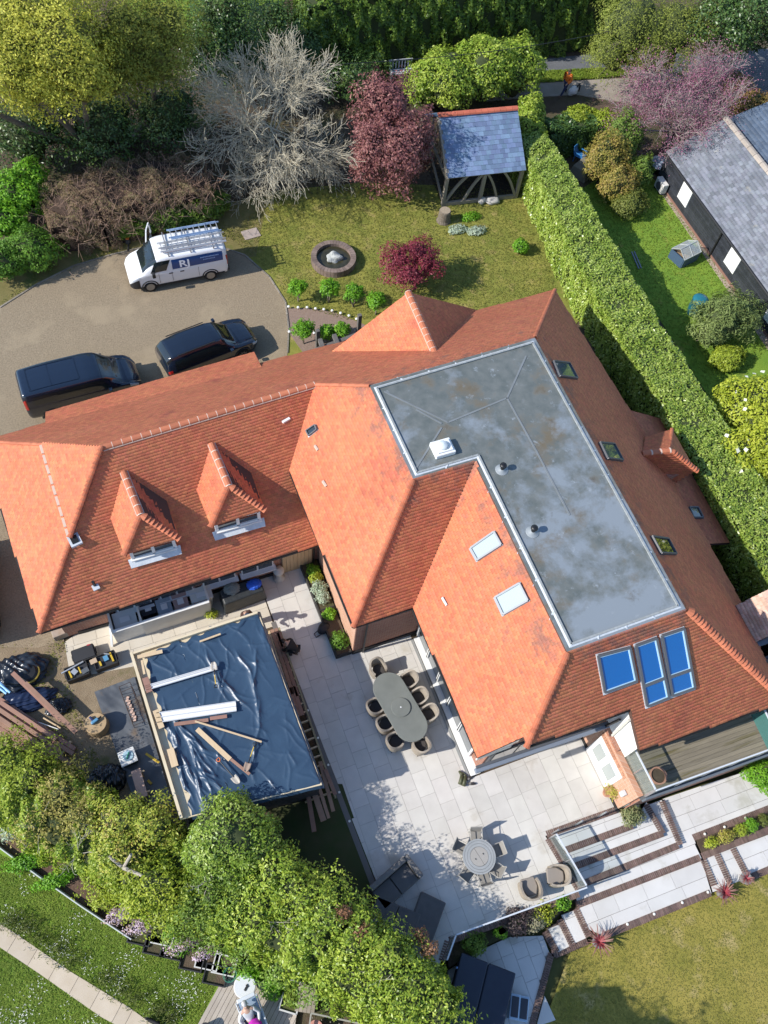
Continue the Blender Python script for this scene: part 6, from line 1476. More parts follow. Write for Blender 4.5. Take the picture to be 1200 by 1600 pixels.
b = MB(); b.prism(stadium(LT, WT), .70, .745); part('table_top', b, M_TTOP, dt, bevel=.012)
b = MB(); b.prism(stadium(LT * .6, WT * .45), .0, .05); b.prism(stadium(LT * .45, WT * .3), .05, .70); part('pedestal', b, M_WICK, dt)
b = MB(); b.lathe([(.06, 0), (.36, .015), (.38, .03), (.37, .045), (.02, .05), (0, .05)], 40, (0.05, 0, .75)); tt = part('turntable', b, M_TTOP, dt, smooth=False)
b = MB(); b.lathe([(.03, 0), (.025, .012), (0, .012)], 12, (0.05, 0, .80)); part('centre_cap', b, mat('white_cap', (.8, .8, .8), .4), tt)
def chair_mesh(w, d, hb, ha, seat_m, shell_m, t):
    """tub chair: rounded shell round the back and arms, seat cushion, legs. front towards +x"""
    n = 22; V = []; F = []; th = .07
    for k in range(2):
        for i in range(n + 1):
            a = -PI * .72 + 2 * PI * .72 * i / n; c_, s_ = math.cos(a + PI), math.sin(a + PI)
            r = 1.0 if k == 0 else 1 - th / (w / 2)
            x = (abs(c_) ** .75) * math.copysign(1, c_) * d / 2 * r; y = (abs(s_) ** .75) * math.copysign(1, s_) * w / 2 * r
            f = max(0, math.cos(a)); top = ha + (hb - ha) * f ** .8; lean = -.07 * f
            V.append((x, y, .18)); V.append((x + lean, y, top))
    m = 2 * (n + 1)
    for i in range(n):
        a = 2 * i; F += [(a, a + 2, a + 3, a + 1), (m + a + 1, m + a + 3, m + a + 2, m + a), (a + 1, a + 3, m + a + 3, m + a + 1), (a, m + a, m + a + 2, a + 2)]
    F += [(0, 1, m + 1, m), (2 * n, m + 2 * n, m + 2 * n + 1, 2 * n + 1)]
    b = MB(); b.add(V, F); part('shell', b, shell_m, t, smooth=False)
    b = MB(); b.prism([(x * .9, y * .9) for x, y in ((d / 2, w / 2 - .1), (d / 2, -w / 2 + .1), (0, -w / 2 + .06), (-d / 2 + .1, -w / 2 + .2), (-d / 2 + .08, 0), (-d / 2 + .1, w / 2 - .2), (0, w / 2 - .06))], .30, .44); part('seat_cushion', b, seat_m, t, bevel=.03)
    for x in (-.2, .22):
        for y in (-.2, .2): b = MB(); b.tube([(x, y, .3), (x * 1.15, y * 1.15, 0)], .018, 6); part('leg', b, M_GUT, t)
CT = (Matrix.Rotation(TA, 3, 'Z'))
proto = None
def put_chair(lx, ly, rz, label):
    global proto
    p = CT @ Vector((lx, ly, 0)) + tc
    if proto is None:
        proto = thing('wicker_chair', label, 'chair', (p.x, p.y, 0), TA + rz, 'wicker chairs round the oval table'); chair_mesh(.66, .64, .86, .66, M_WICKIN, M_WICK, proto)
        return proto
    return dup(proto, (p.x, p.y, 0), TA + rz, label)
put_chair(-1.78, .06, 0, 'wicker chair at the north head of the oval table')
put_chair(1.62, .0, PI, 'wicker chair at the south head of the oval table')
for i, x in enumerate((-.78, -.02, .74)):
    put_chair(x, .86, -PI / 2, '%s wicker chair on the house side of the oval table' % ['northern', 'middle', 'southern'][i])
    put_chair(x + .28, -.80, PI / 2, '%s wicker chair on the garden-room side of the oval table' % ['northern', 'middle', 'southern'][i])

# ---------------------------------------------------------------- round fire table and chairs
rt = Vector((6.97, 1.55, 0.70)); rd = thing('round_table', 'round grey slatted table with a split lid in the middle', 'table', (rt.x, rt.y, 0), .2)
M_RT = mat('pale_grey_top', (.30, .315, .315), .55, (.35, .36, .36), 3)
for r0, r1 in ((.38, .49), (.50, .60), (.61, .68)):
    b = MB(); b.lathe([(r0, .66), (r1, .66), (r1, .70), (r0, .70), (r0, .66)], 44); part('top_ring', b, M_RT, rd)
for s in (0, 1):
    b = MB(); P = [(.012 * (1 if s == 0 else -1), 0)] ; P = []
    for i in range(17): a = -PI / 2 + PI * i / 16 + s * PI; P.append((.365 * math.cos(a) + (.006 if s == 0 else -.006), .365 * math.sin(a)))
    b.prism(P, .66, .705); part('lid_half', b, mat('warm_grey_lid', (.36, .34, .31), .6), rd)
    b = MB(); b.tube([((.19 if s == 0 else -.19), -.03, .715), ((.19 if s == 0 else -.19), .03, .715)], .016, 8); part('lid_handle', b, M_GUT, rd)
b = MB(); b.lathe([(.3, 0), (.32, .03), (.12, .1), (.12, .55), (.5, .655)], 24); part('pedestal', b, M_GREYFR, rd); rd.scale = (.88, .88, 1)
def metal_chair(t):
    m1 = mat('grey_sling', (.26, .245, .22), .75); fr = mat('taupe_frame', (.40, .38, .34), .45)
    b = MB(); b.box((0, 0, .43), (.46, .48, .025)); part('seat', b, m1, t)
    b = MB(); b.slab([(-.22, -.24, .45), (-.22, .24, .45), (-.34, .24, .86), (-.34, -.24, .86)], .02); part('backrest', b, m1, t)
    for y in (-.26, .26):
        b = MB(); b.tube([(.24, y, 0), (.23, y, .43), (.22, y, .63), (-.26, y, .64)], .017, 6); part('arm_frame', b, fr, t)
        b = MB(); b.tube([(-.26, y, 0), (-.22, y, .44), (-.35, y, .88)], .017, 6); part('back_post', b, fr, t)
    b = MB(); b.tube([(-.35, -.26, .87), (-.35, .26, .87)], .017, 6); part('top_rail', b, fr, t)
mp = None
for i, (px, lab) in enumerate((((7.18, 2.19, 0.43), 'north'), ((6.56, 2.00, 0.43), 'west'), ((6.41, 1.21, 0.43), 'south-west'), ((6.89, 0.80, 0.43), 'south'), ((7.45, 0.91, 0.43), 'south-east'), ((7.78, 1.52, 0.43), 'east'))):
    p = Vector(px); a = math.atan2(rt.y - p.y, rt.x - p.x); dd = Vector((rt.x - p.x, rt.y - p.y, 0)).normalized(); p = Vector((rt.x, rt.y, 0)) - dd * .70
    L_ = '%s metal chair drawn up to the round table' % lab
    if mp is None: mp = thing('metal_chair', L_, 'chair', (p.x, p.y, 0), a, 'metal chairs round the round table'); metal_chair(mp); mp.scale = (.84, .84, .9)
    else: dup(mp, (p.x, p.y, 0), a, L_)
# two wicker armchairs near the balustrade
for px, a, lab in (((8.32, -0.03, 0.30), PI * .46, 'wicker armchair with its back to the balustrade, left of the pair'), ((9.40, -0.01, 0.30), PI * .88, 'wicker armchair in the corner by the step balustrade, right of the pair')):
    t = thing('wicker_armchair', lab, 'armchair', (px[0], px[1], 0), a, 'wicker armchairs by the balustrade'); chair_mesh(.76, .76, .78, .60, mat('taupe_cushion', (.27, .235, .20), .85), M_WICK, t)
# L-shaped sofa and ottoman
M_SOFA = mat('charcoal_sofa', (.16, .15, .14), .85, (.19, .18, .17), 8, bump=.25, bscale=50); M_CUSH = mat('grey_cushion', (.10, .097, .096), .9, (.12, .115, .115), 6)
sp0 = Vector((4.99, 2.22, 0.00)); sp1 = Vector((2.74, 1.38, 0.00)); 
so = thing('corner_sofa', 'dark grey L-shaped outdoor sofa in the shade of the hedge', 'sofa', (sp1.x, sp1.y, 0))
def sofa_run(p, q, back_side, arm_end, n):
    p = Vector(p); q = Vector(q); d = (q - p).normalized(); nn = Vector((-d.y, d.x, 0)) * back_side; L = (q - p).length
    b = MB(); b.bar(p + Vector((0, 0, .17)), q + Vector((0, 0, .17)), .84, .26); wpart('base', b, M_SOFA, so, bevel=.03)
    b = MB(); b.bar(p + nn * .42 + Vector((0, 0, .38)), q + nn * .42 + Vector((0, 0, .38)), .2, .66); wpart('backrest', b, M_SOFA, so, bevel=.05)
    for i in range(n):
        a = p + d * L * i / n; c = p + d * L * (i + 1) / n; b = MB(); b.bar(a + d * .015 - nn * .05 + Vector((0, 0, .37)), c - d * .015 - nn * .05 + Vector((0, 0, .37)), .72, .15); wpart('seat_cushion', b, M_CUSH, so, bevel=.03)
    if arm_end:
        e = p; b = MB(); b.bar(e - nn * .42 - d * .1 + Vector((0, 0, .33)), e + nn * .5 - d * .1 + Vector((0, 0, .33)), .2, .6); wpart('arm', b, M_SOFA, so, bevel=.05)
sofa_run((4.56, 2.02, 0.00), (3.06, 1.52, 0.00), -1, True, 2)
sofa_run((2.84, 1.34, 0.00), (4.07, 0.25, 0.00), -1, False, 2)
ot = thing('ottoman', 'dark grey square ottoman beside the corner sofa', 'ottoman', (4.46, 0.38, 0.00), math.atan2(*(lambda v: (v.y, v.x))(Vector((4.05, -0.08, 0.00)) - Vector((4.90, 0.79, 0.00)))))
b = MB(); b.box((0, 0, .16), (1.5, .95, .26)); part('base', b, M_SOFA, ot, bevel=.03); b = MB(); b.box((0, 0, .36), (1.48, .92, .14)); part('cushion', b, M_CUSH, ot, bevel=.04)

# boots and shoes by the terrace corner
t = thing('wellington_boots', 'pair of olive wellington boots lying by the corner of the folding doors', 'boots', (7.65, 4.26, 0.00), .8)
for y, a in ((-.06, .2), (.08, -.3)):
    b = MB(); b.tube([(-.2, y, .09), (0.0, y + .02, .1), (.16, y + .05, .1)], [.08, .075, .065], 10); part('boot_shaft', b, mat('olive_rubber', (.07, .075, .035), .5), t, smooth=True); b = MB(); b.tube([(.14, y + .04, .1), (.2, y + .1, .07), (.26, y + .2, .05)], [.07, .06, .045], 10); part('boot_foot', b, mat('olive_rubber', (0, 0, 0)), t, smooth=True)
for i, (px, a) in enumerate((((7.92, 4.26, 0.00), .2), ((7.90, 4.04, 0.00), -.35))):
    t = thing('shoe', '%s dark shoe beside the olive boots' % ['upper', 'lower'][i], 'shoe', px, a, 'pair of dark shoes')
    b = MB(); b.blob((0, 0, .05), (.16, .055, .055), 10, .03, i, flat=0.0); part('upper', b, mat('dark_shoe', (.04, .035, .035), .6), t, smooth=True); b = MB(); b.lathe([(.04, 0), (.045, .012)], 12, (-.08, 0, .095)); part('collar', b, mat('shoe_lining', (.2, .19, .18), .8), t)

# ---------------------------------------------------------------- hot tub patio
HTP = [(6.21, -1.24, -0.75), (7.19, -1.22, -0.75), (8.37, -1.62, -0.75), (8.35, -2.22, -0.75), (6.74, -4.10, -0.75), (3.59, -3.48, -0.75), (4.71, -1.40, -0.75)]
b = MB(); b.prism([p[:2] for p in HTP], -1.05, -.79); hp = struct('lower_patio', b, M_MORTAR); pave(hp, HTP, -.75, M_SLAB2, .5, (.5, .75), seed=12, rz=RZS)
nosing((8.40, -2.24, -0.75), (6.64, -4.11, -0.75), -.76, .22, 'brick_edging', hp); nosing((8.40, -2.24, -0.75), (8.63, -2.33, -0.75), -.76, .22, 'brick_edging', hp)
b = MB(); b.prism([(7.60, -3.34, -0.80)[:2], (7.64, -4.13, -0.80)[:2], (6.92, -4.06, -0.80)[:2]], -.84, -.79); single('stepping_stone', b, M_SLAB2, 'triangular paving stone in the grass beside the lower patio', 'stone')
h1 = Vector((5.23, -1.04, 0.15)); h2 = Vector((6.74, -2.30, 0.15)); hd = (h2 - h1).normalized(); hn = Vector((hd.y, -hd.x, 0)); HA = math.atan2(hd.y, hd.x); hc = (h1 + h2) / 2 + hn * 1.08
ht = thing('hot_tub', 'hot tub under a folded dark blue cover', 'hot tub', (hc.x, hc.y, -.75), HA)
W_ = (h2 - h1).length
b = MB(); b.box((0, 0, .42), (W_ - .12, 2.1, .84)); part('cabinet', b, mat('dark_cabinet', (.035, .035, .04), .6), ht, bevel=.08)
M_HTC = mat('navy_vinyl', (.022, .030, .052), .55, (.028, .038, .062), 3)
for s in (-1, 1):
    b = MB(); b.box((s * W_ / 4, 0, .89), (W_ / 2 - .015, 2.2, .1)); part('cover_half', b, M_HTC, ht, bevel=.05)
for y in (-.6, .6):
    b = MB(); b.box((-W_ / 2 - .02, y, .84), (.05, .06, .18)); part('strap', b, mat('blue_strap', (.15, .25, .45), .5), ht)
t = thing('hot_tub_steps', 'two dark treads framed in pale blue plastic beside the hot tub', 'steps', (6.53, -3.30, -0.75), HA + .15)
M_PB = mat('pale_blue_plastic', (.42, .55, .68), .4)
for i, (y, z) in enumerate(((.0, .42), (0, .2))):
    x = -.17 + i * .36
    b = MB(); b.box((x, y, z / 2), (.34, .78, z)); part('riser', b, M_PB, t, bevel=.03); b = MB(); b.box((x, y, z + .012), (.25, .62, .03)); part('tread', b, mat('dark_tread', (.05, .055, .07), .7), t, bevel=.01)
b = MB(); b.prism([(4.99, -0.58, -0.30)[:2], (10.12, -0.87, -0.30)[:2], (9.24, -1.18, -0.30)[:2], (8.39, -1.43, -0.30)[:2], (7.11, -1.16, -0.30)[:2], (6.14, -1.18, -0.30)[:2], (4.72, -1.32, -0.30)[:2]], -1.0, -.45); struct('slope_bed', b, M_SOIL)

# planted pots
M_TERRA = mat('terracotta_pot', (.42, .20, .125), .8, (.50, .27, .18), 5)
t = thing('plant_pot', 'round terracotta pot of bare soil on the balcony deck', 'plant pot', (13.64, 1.65, 2.42))
b = MB(); b.lathe([(.20, 0), (.27, .36), (.31, .37), (.31, .46), (.26, .46), (.25, .40), (.0, .39)], 26); part('pot', b, M_TERRA, t); b = MB(); b.lathe([(.25, .405), (0, .42)], 20); part('soil', b, M_SOIL, t)
t = thing('plant_pot', 'terracotta pot of soil at the right end of the balcony', 'plant pot', (19.9, 2.0, 2.42)); b = MB(); b.lathe([(.2, 0), (.27, .36), (.3, .46), (.25, .46), (0, .4)], 22); part('pot', b, M_TERRA, t)
def cordyline(label, px, n=46, L=.62, pot=True, seed=0):
    t = thing('cordyline', label, 'plant', px, 0, 'spiky red cordylines'); rng = np.random.default_rng(seed); z0 = .34 if pot else .12
    if pot: b = MB(); b.lathe([(.14, 0), (.2, .3), (.22, .31), (.22, .36), (.17, .36), (.0, .32)], 18); part('pot', b, mat('grey_pot', (.25, .24, .23), .7), t)
    Vs = []; Fs = []
    for i in range(n):
        a = rng.uniform(0, 6.283); e = rng.uniform(.1, 1.25); l = L * rng.uniform(.8, 1.15); w = .018; d = np.array([math.cos(a), math.sin(a), 0]); s = np.array([-d[1], d[0], 0]); o = len(Vs)
        for k in range(5):
            u = k / 4; p = d * l * u * math.cos(e * (1 - .4 * u)) + np.array([0, 0, z0 + l * u * math.sin(e) * (1 - .45 * u)]); ww = w * (1 - u * .85) * (1 + u)
            Vs += [p - s * ww, p + s * ww]
        Fs += [(o + 2 * k, o + 2 * k + 1, o + 2 * k + 3, o + 2 * k + 2) for k in range(4)]
    inner = [f for i, f in enumerate(Fs) if i % 4 < 2]; outer = [f for i, f in enumerate(Fs) if i % 4 >= 2]
    V_, F_ = np.array(Vs), np.array(outer); npmesh('leaf_tips', V_, F_, leafmat('cordyline_tip', [(.24, .14, .11), (.20, .09, .075), (.30, .20, .15)], .5, .15), t, world=False, stuff=True)
    npmesh('leaf_bases', V_, np.array(inner), leafmat('cordyline_heart', [(.24, .025, .04), (.18, .03, .035), (.26, .07, .06)], .5, .15), t, world=False, stuff=True)
cordyline('spiky red cordyline at the bottom left corner of the steps', (10.10, -2.50, -0.75), seed=1, L=.54)
cordyline('spiky red cordyline beside the middle of the lower step', (15.33, -2.74, -0.75), seed=2, L=.52)
cordyline('small spiky pink cordyline near the right patio edge', (16.44, -2.63, -0.80), seed=3, L=.3, n=36)
# ---------------------------------------------------------------- shed with slate roof
M_OAK = mat('weathered_oak', (.22, .19, .15), .9, (.32, .28, .22), 5, 6, .8, stretch=(3, 3, .6, 0)); M_SLATE = mat('blue_slate', (.13, .185, .29), .38, (.20, .27, .39), 1.1, 5, .7, objr=.22, hue=.015, spec=.6)
s0 = Vector((19.22, 33.72, 2.05)); s1 = Vector((23.81, 33.18, 2.05)); sx = (s1 - s0).normalized(); sn = Vector((-sx.y, sx.x, 0)); LS = (s1 - s0).length
shed = thing('timber_shed', 'small open oak-framed cart shed with a blue slate roof', 'shed', (s0.x, s0.y, 0))
tr_ = Vector((19.90, 36.45, 3.90)); RUN = (tr_ - s0).dot(sn); RISE = 1.85
e0 = s0; e1 = s1; r0 = s0 + sn * RUN + Vector((0, 0, RISE)); r1 = s1 + sn * RUN + Vector((0, 0, RISE))
b = MB(); b.slab([e0, e1, r1, r0], .06); rs = wpart('roof_slope', b, M_OAK, shed)
b = MB(); b.slab([r0, r1, e1 + sn * RUN * 2, e0 + sn * RUN * 2], .06); rs2 = wpart('roof_slope', b, M_SLATE, shed)
vdir = (r0 - e0).normalized(); nrm_ = sx.cross(vdir).normalized(); LV = (r0 - e0).length
nr_, nc_ = 13, 17; gau = LV / nr_; sw = LS / nc_
slm = None; rng = random.Random(9)
bmesh_sl = MB(); bmesh_sl.slab([(0, 0, .03), (sw * .985, 0, .03), (sw * .985, gau * 1.15, .012), (0, gau * 1.15, .012)], .012)
sl_me = bpy.data.meshes.new('slate'); sl_me.from_pydata(bmesh_sl.v, [], bmesh_sl.f); sl_me.materials.append(M_SLATE)
RS = Matrix((sx, vdir, nrm_)).transposed().to_4x4()
for r in range(nr_):
    for c in range(nc_):
        o = bpy.data.objects.new('slate', sl_me); C.objects.link(o); o.parent = rs; p = e0 + sx * (c + (.5 if r % 2 else 0) * (1 if c < nc_ - 1 else 0)) * sw + vdir * gau * r
        o.matrix_local = Matrix.Translation(p - worldloc(rs)) @ RS @ Matrix.Rotation(rng.uniform(-.008, .008), 4, 'Z')
nrt = 13
for i in range(nrt):
    m = MB(); d = (r1 - r0) / nrt; m.add(*half_tile(r0 + d * i + d * .02, r0 + d * (i + 1) - d * .02, .17, 1.03, .02)); wpart('ridge_tile', m, mat('red_ridge', (.56, .15, .08), .75, (.48, .12, .07), 3, objr=.12), shed)
for f_ in (0.02, .5, .98):
    for dpt_ in (.25, RUN * 2 - .25):
        p = s0 + sx * LS * f_ + sn * dpt_; b = MB(); b.bar((p.x, p.y, 0), (p.x, p.y, 2.1 + (0.05)), .18, .18, (1, 0, 0)); wpart('post', b, M_OAK, shed)
for dpt_ in (.25,):
    a = s0 + sn * dpt_; c = s1 + sn * dpt_
    b = MB(); b.bar((a.x, a.y, .12), (c.x, c.y, .12), .16, .2); wpart('sill_beam', b, M_OAK, shed); b = MB(); b.bar((a.x, a.y, 1.98), (c.x, c.y, 1.98), .14, .2); wpart('eave_beam', b, M_OAK, shed)
    for f0_, f1_ in ((.04, .28), (.28, .47), (.72, .53), (.96, .74)):
        p = a.lerp(c, f0_); q = a.lerp(c, f1_); b = MB(); pts = [Vector((p.x, p.y, .2)).lerp(Vector((q.x, q.y, 1.9)), i / 6) + Vector((0, 0, .18 * math.sin(PI * i / 6))) for i in range(7)]
        for u, v in zip(pts[:-1], pts[1:]): b.bar(u, v, .12, .13)
        wpart('curved_brace', b, M_OAK, shed)
for dpt_ in (.25, RUN, RUN * 2 - .25):
    pass
a = s0 + sx * .05
for k in range(9):
    f_ = k / 8; z = 1.9 + RISE * (1 - abs(f_ - .5) * 2) * .95; p = a + sn * (RUN * 2) * f_; b = MB(); b.bar((p.x, p.y, 1.9), (p.x, p.y, max(z, 1.95)), .14, .04, (1, 0, 0)); wpart('gable_board', b, M_OAK, shed)
b = MB(); b.bar(e0 + Vector((0, 0, -.08)), r0 + Vector((0, 0, -.08)), .09, .2, nrm_); wpart('barge_board', b, M_OAK, shed)
p = a + sn * .25; q = a + sn * (RUN * 2 - .25); b = MB(); b.bar((p.x, p.y, .3), (q.x, q.y, 1.9), .1, .12); wpart('side_brace', b, M_OAK, shed); b = MB(); b.bar((p.x, p.y, 1.9), (q.x, q.y, 1.9), .12, .16); wpart('tie_beam', b, M_OAK, shed)
b = MB(); b.prism([tuple(v)[:2] for v in (s0 + sn * .3 + sx * .1, s1 + sn * .3 - sx * .1, s1 + sn * (RUN * 2 - .3) - sx * .1, s0 + sn * (RUN * 2 - .3) + sx * .1)], 0, .02); wpart('floor', b, mat('dark_earth', (.04, .03, .022), .95), shed)
for i, (px, r) in enumerate((((21.67, 33.60, 0.00), (.28, .25, .2)), ((22.26, 33.44, 0.00), (.42, .28, .2)))):
    b = MB(); b.blob((0, 0, r[2] * .6), r, 10, .15, i + 3, flat=0.0); single('boulder', b, mat('boulder', (.38, .36, .33), .9, (.5, .48, .45), 3), ['small brown boulder at the foot of the shed post', 'pale flat boulder beside the shed post'][i], 'boulder', 'boulders by the shed', px, smooth=True)
# tree stump, manhole, pond
t = thing('tree_stump', 'old tree stump on the lawn below the shed', 'stump', (18.91, 32.79, 0.00)); b = MB(); b.lathe([(.42, 0), (.36, .15), (.33, .7), (.30, .75), (0, .74)], 18); part('bark', b, M_BARK, t); b = MB(); b.lathe([(.29, .752), (0, .755)], 18); part('cut_face', b, mat('cut_wood', (.30, .24, .17), .9, (.38, .31, .22), 12), t)
b = MB(); b.box((0, 0, .02), (.9, .68, .05), .1); single('manhole_cover', b, mat('pink_concrete', (.36, .29, .25), .9, (.42, .35, .31), 5), 'square pinkish manhole cover in the lawn behind the van', 'manhole cover', None, (8.28, 34.71, 0.00))
t = thing('pond', 'round brick pond with a rock in the middle', 'pond', (11.90, 31.51, 0.00)); M_PB2 = mat('pond_brick', (.16, .115, .095), .9, (.24, .18, .15), 4, objr=.2)
N_ = 40
for i in range(N_):
    a = 2 * PI * i / N_; b = MB(); a2 = 2 * PI * (i + .93) / N_; P = [(math.cos(x) * r, math.sin(x) * r) for x, r in ((a, .92), (a2, .92), (a2, 1.2), (a, 1.2))]; b.prism(P, 0, .40); part('brick', b, M_PB2, t)
b = MB(); b.lathe([(.93, .0), (.93, .22), (.0, .22)], 40); part('water', b, mat('pond_water', (.018, .02, .012), .08, (.06, .055, .03), 3, 5, .6, spec=.6), t)
b = MB(); b.blob((.02, .0, .22), (.42, .34, .30), 12, .18, 8, flat=0.1); single('rock', b, mat('pond_rock', (.38, .39, .36), .9, (.48, .49, .46), 4, bump=.6, bscale=15), 'grey rock standing in the round pond', 'rock', None, (11.90, 31.51, 0.00), smooth=False)
# timber pergola beams by the porch
t = thing('porch_frame', 'dark weathered timber frame beside the porch roof', 'timber frame', (9.89, 25.82, 0.00))
M_DOAK = mat('dark_oak', (.10, .09, .085), .9, (.16, .145, .13), 5)
for p, q in (((8.63, 24.75, 1.50), (11.01, 25.11, 1.50)), ((8.99, 25.25, 1.60), (8.91, 24.25, 1.60)), ((9.73, 25.32, 1.60), (9.69, 24.17, 1.60))):
    b = MB(); b.bar(p, q, .2, .2); wpart('beam', b, M_DOAK, t)
for p in ((9.13, 25.97, 0.00), (11.43, 26.32, 0.00)):
    b = MB(); b.bar(p, (p[0] * .962, p[1] * .962 if False else p[1], 1.5) if False else (p[0], p[1], 1.45), .18, .18, (1, 0, 0)); wpart('post', b, M_DOAK, t)

# ---------------------------------------------------------------- slate barn on the east
M_BLK = mat('black_boarding', (.022, .025, .032), .55, (.04, .044, .055), 3, objr=.25); M_GSL = mat('grey_slate', (.115, .125, .15), .45, (.18, .19, .215), .9, 5, .7, isl=.28, hue=.02, col3=(.26, .25, .22), scale3=1.5, cut3=.62)
g1 = Vector((32.83, 31.94, 0.00)); g2 = Vector((32.46, 22.61, 0.00)); bd = (g2 - g1).normalized(); bn = Vector((bd.y, -bd.x, 0))
if bn.x < 0: bn = -bn
g0 = g1 + bd * -.6; g3 = g1 + bd * 17
barn = thing('slate_barn', 'long black boarded barn with a grey slate roof at the right edge', 'barn', tuple(g1))
EV = 1.95
b = MB(); b.prism([tuple(v)[:2] for v in (g0, g3, g3 + bn * 5.9, g0 + bn * 5.9)], 0, EV - .05); wpart('wall', b, M_BLK, barn)
for i in range(13):
    z = .2 + i * .145; b = MB(); b.bar(g0 + Vector((0, 0, z)) - bn * .02, g3 + Vector((0, 0, z)) - bn * .02, .04, .135); wpart('weatherboard', b, M_BLK, barn)
b = MB(); b.bar(g0 + Vector((0, 0, .08)) - bn * .03, g3 + Vector((0, 0, .08)) - bn * .03, .08, .16); wpart('plinth', b, mat('barn_plinth', (.22, .12, .09), .9), barn)
ea0 = g0 - bn * .25 + Vector((0, 0, EV)); ea1 = g3 - bn * .25 + Vector((0, 0, EV)); rr0 = g0 + bn * 3.0 + Vector((0, 0, EV + 1.7)); rr1 = g3 + bn * 3.0 + Vector((0, 0, EV + 1.7))
b = MB(); b.slab([ea0, ea1, rr1, rr0], .1); bsl = wpart('roof_slope', b, M_DECKB, barn); tiles([ea0, ea1, rr1, rr0], M_GSL, bsl, .21, .30, 71, 'roof_slates', .018)
b = MB(); b.slab([rr0, rr1, g3 + bn * 6.2 + Vector((0, 0, EV)), g0 + bn * 6.2 + Vector((0, 0, EV))], .1); wpart('roof_slope', b, M_GSL, barn)
for i in range(26):
    d = (rr1 - rr0) / 26; m = MB(); m.add(*half_tile(rr0 + d * i, rr0 + d * (i + .96), .2, 1.04, .02)); wpart('ridge_tile', m, mat('stone_ridge', (.34, .29, .24), .9, (.42, .36, .30), 3, objr=.15), barn)
gutter(ea0, ea1, barn, .07, .02)
for i, (pa, lab) in enumerate((((32.74, 29.77, 1.25), 'left'), ((32.55, 24.37, 1.25), 'middle'), ((32.50, 20.18, 1.25), 'right'))):
    s_ = (Vector(pa) - g1).dot(bd); c = g1 + bd * s_ - bn * .07; b = MB(); b.bar(c - bd * .5 + Vector((0, 0, 1.22)), c + bd * .5 + Vector((0, 0, 1.22)), .08, 1.15); w = wpart('window', b, M_WHITE, barn); b = MB(); b.bar(c - bn * .045 - bd * .44 + Vector((0, 0, 1.22)), c - bn * .045 + bd * .44 + Vector((0, 0, 1.22)), .02, 1.02); wpart('blind', b, mat('white_blind', (.82, .82, .8), .7), w)
c = g1 + bd * ((Vector((32.67, 25.95, 0.00)) - g1).dot(bd)) - bn * .1; b = MB(); b.tube([c + Vector((0, 0, .05)), c + Vector((0, 0, EV - .05))], .05, 8); wpart('downpipe', b, M_GUT, barn)
t = thing('heat_pump', 'white heat pump box on the barn wall', 'heat pump', tuple(g1 + bd * .35 - bn * .35), math.atan2(bd.y, bd.x)); b = MB(); b.box((0, 0, .42), (.85, .36, .62)); part('casing', b, mat('offwhite', (.72, .70, .66), .5), t, bevel=.03); b = MB(); b.lathe([(.22, 0), (.24, .02), (0, .02)], 20); b.v = [(x, -z - .185 if True else y, y + .42) for x, y, z in b.v]; part('fan_grille', b, M_GREYFR, t)
for x in (-.3, .3): b = MB(); b.box((x, 0, .06), (.08, .36, .12)); part('foot', b, M_GUT, t)
# second roof behind
b = MB(); o_ = rr0 + bn * 1.4; 
far = thing('slate_barn', 'darker slate roof behind the ridge of the grey barn, top right', 'barn', tuple(Vector((o_.x, o_.y, 0))))
q0 = rr0 + bn * .7 - bd * .4 + Vector((0, 0, -.35)); q1 = rr0 + bn * .7 + bd * 9 + Vector((0, 0, -.35)); b = MB(); b.slab([q0, q1, q1 + bn * 4 + Vector((0, 0, 1.2)), q0 + bn * 4 + Vector((0, 0, 1.2))], .12); fs = wpart('roof_slope', b, M_DECKB, far)
tiles([q0, q1, q1 + bn * 4 + Vector((0, 0, 1.2)), q0 + bn * 4 + Vector((0, 0, 1.2))], mat('dark_slate', (.06, .085, .125), .4, (.085, .115, .16), 1, isl=.2), fs, .25, .32, 72, 'roof_slates', .018)
b = MB(); b.prism([tuple(v)[:2] for v in (q0 + bn * .4, q1 + bn * .4, q1 + bn * 3.9, q0 + bn * 3.9)], 0, 2.6); wpart('wall', b, M_BLK, far)

# cold frame, water butt, bins, garden things on the east
cf = Vector((30.88, 26.26, 0.00)); cfa = math.atan2(*(lambda v: (v.y, v.x))(Vector((31.98, 26.15, 0.00)) - Vector((30.12, 25.71, 0.00))))
t = thing('cold_frame', 'blue cold frame with a clear ridged top on the east lawn', 'cold frame', tuple(cf), cfa)
M_CFB = mat('blue_panel_cf', (.055, .095, .16), .55)
for x, y, l, w in ((0, -.5, 1.3, .05), (0, .5, 1.3, .05), (-.65, 0, .05, .95), (.65, 0, .05, .95)): b = MB(); b.box((x, y, .3), (l, w, .6)); part('side_panel', b, M_CFB, t)
M_CLR = clearmat('polycarbonate', (.8, .85, .83), .3)
for y in (-1, 1): b = MB(); b.slab([(-.66, y * .52, .62), (.66, y * .52, .62), (.66, 0, 1.0), (-.66, 0, 1.0)], .01); part('roof_pane', b, M_CLR, t)
fr = MB()
for x in (-.66, 0, .66): fr.bar((x, -.52, .62), (x, 0, 1.0), .035, .035); fr.bar((x, .52, .62), (x, 0, 1.0), .035, .035)
for y, z in ((-.52, .62), (.52, .62), (0, 1.0)): fr.bar((-.66, y, z), (.66, y, z), .035, .035)
part('frame', fr, mat('alu_frame', (.62, .64, .62), .4, metal=.4), t)
b = MB(); b.box((0, 0, .35), (1.2, .9, .04)); part('compost', b, mat('compost_wood', (.32, .22, .13), .9), t)
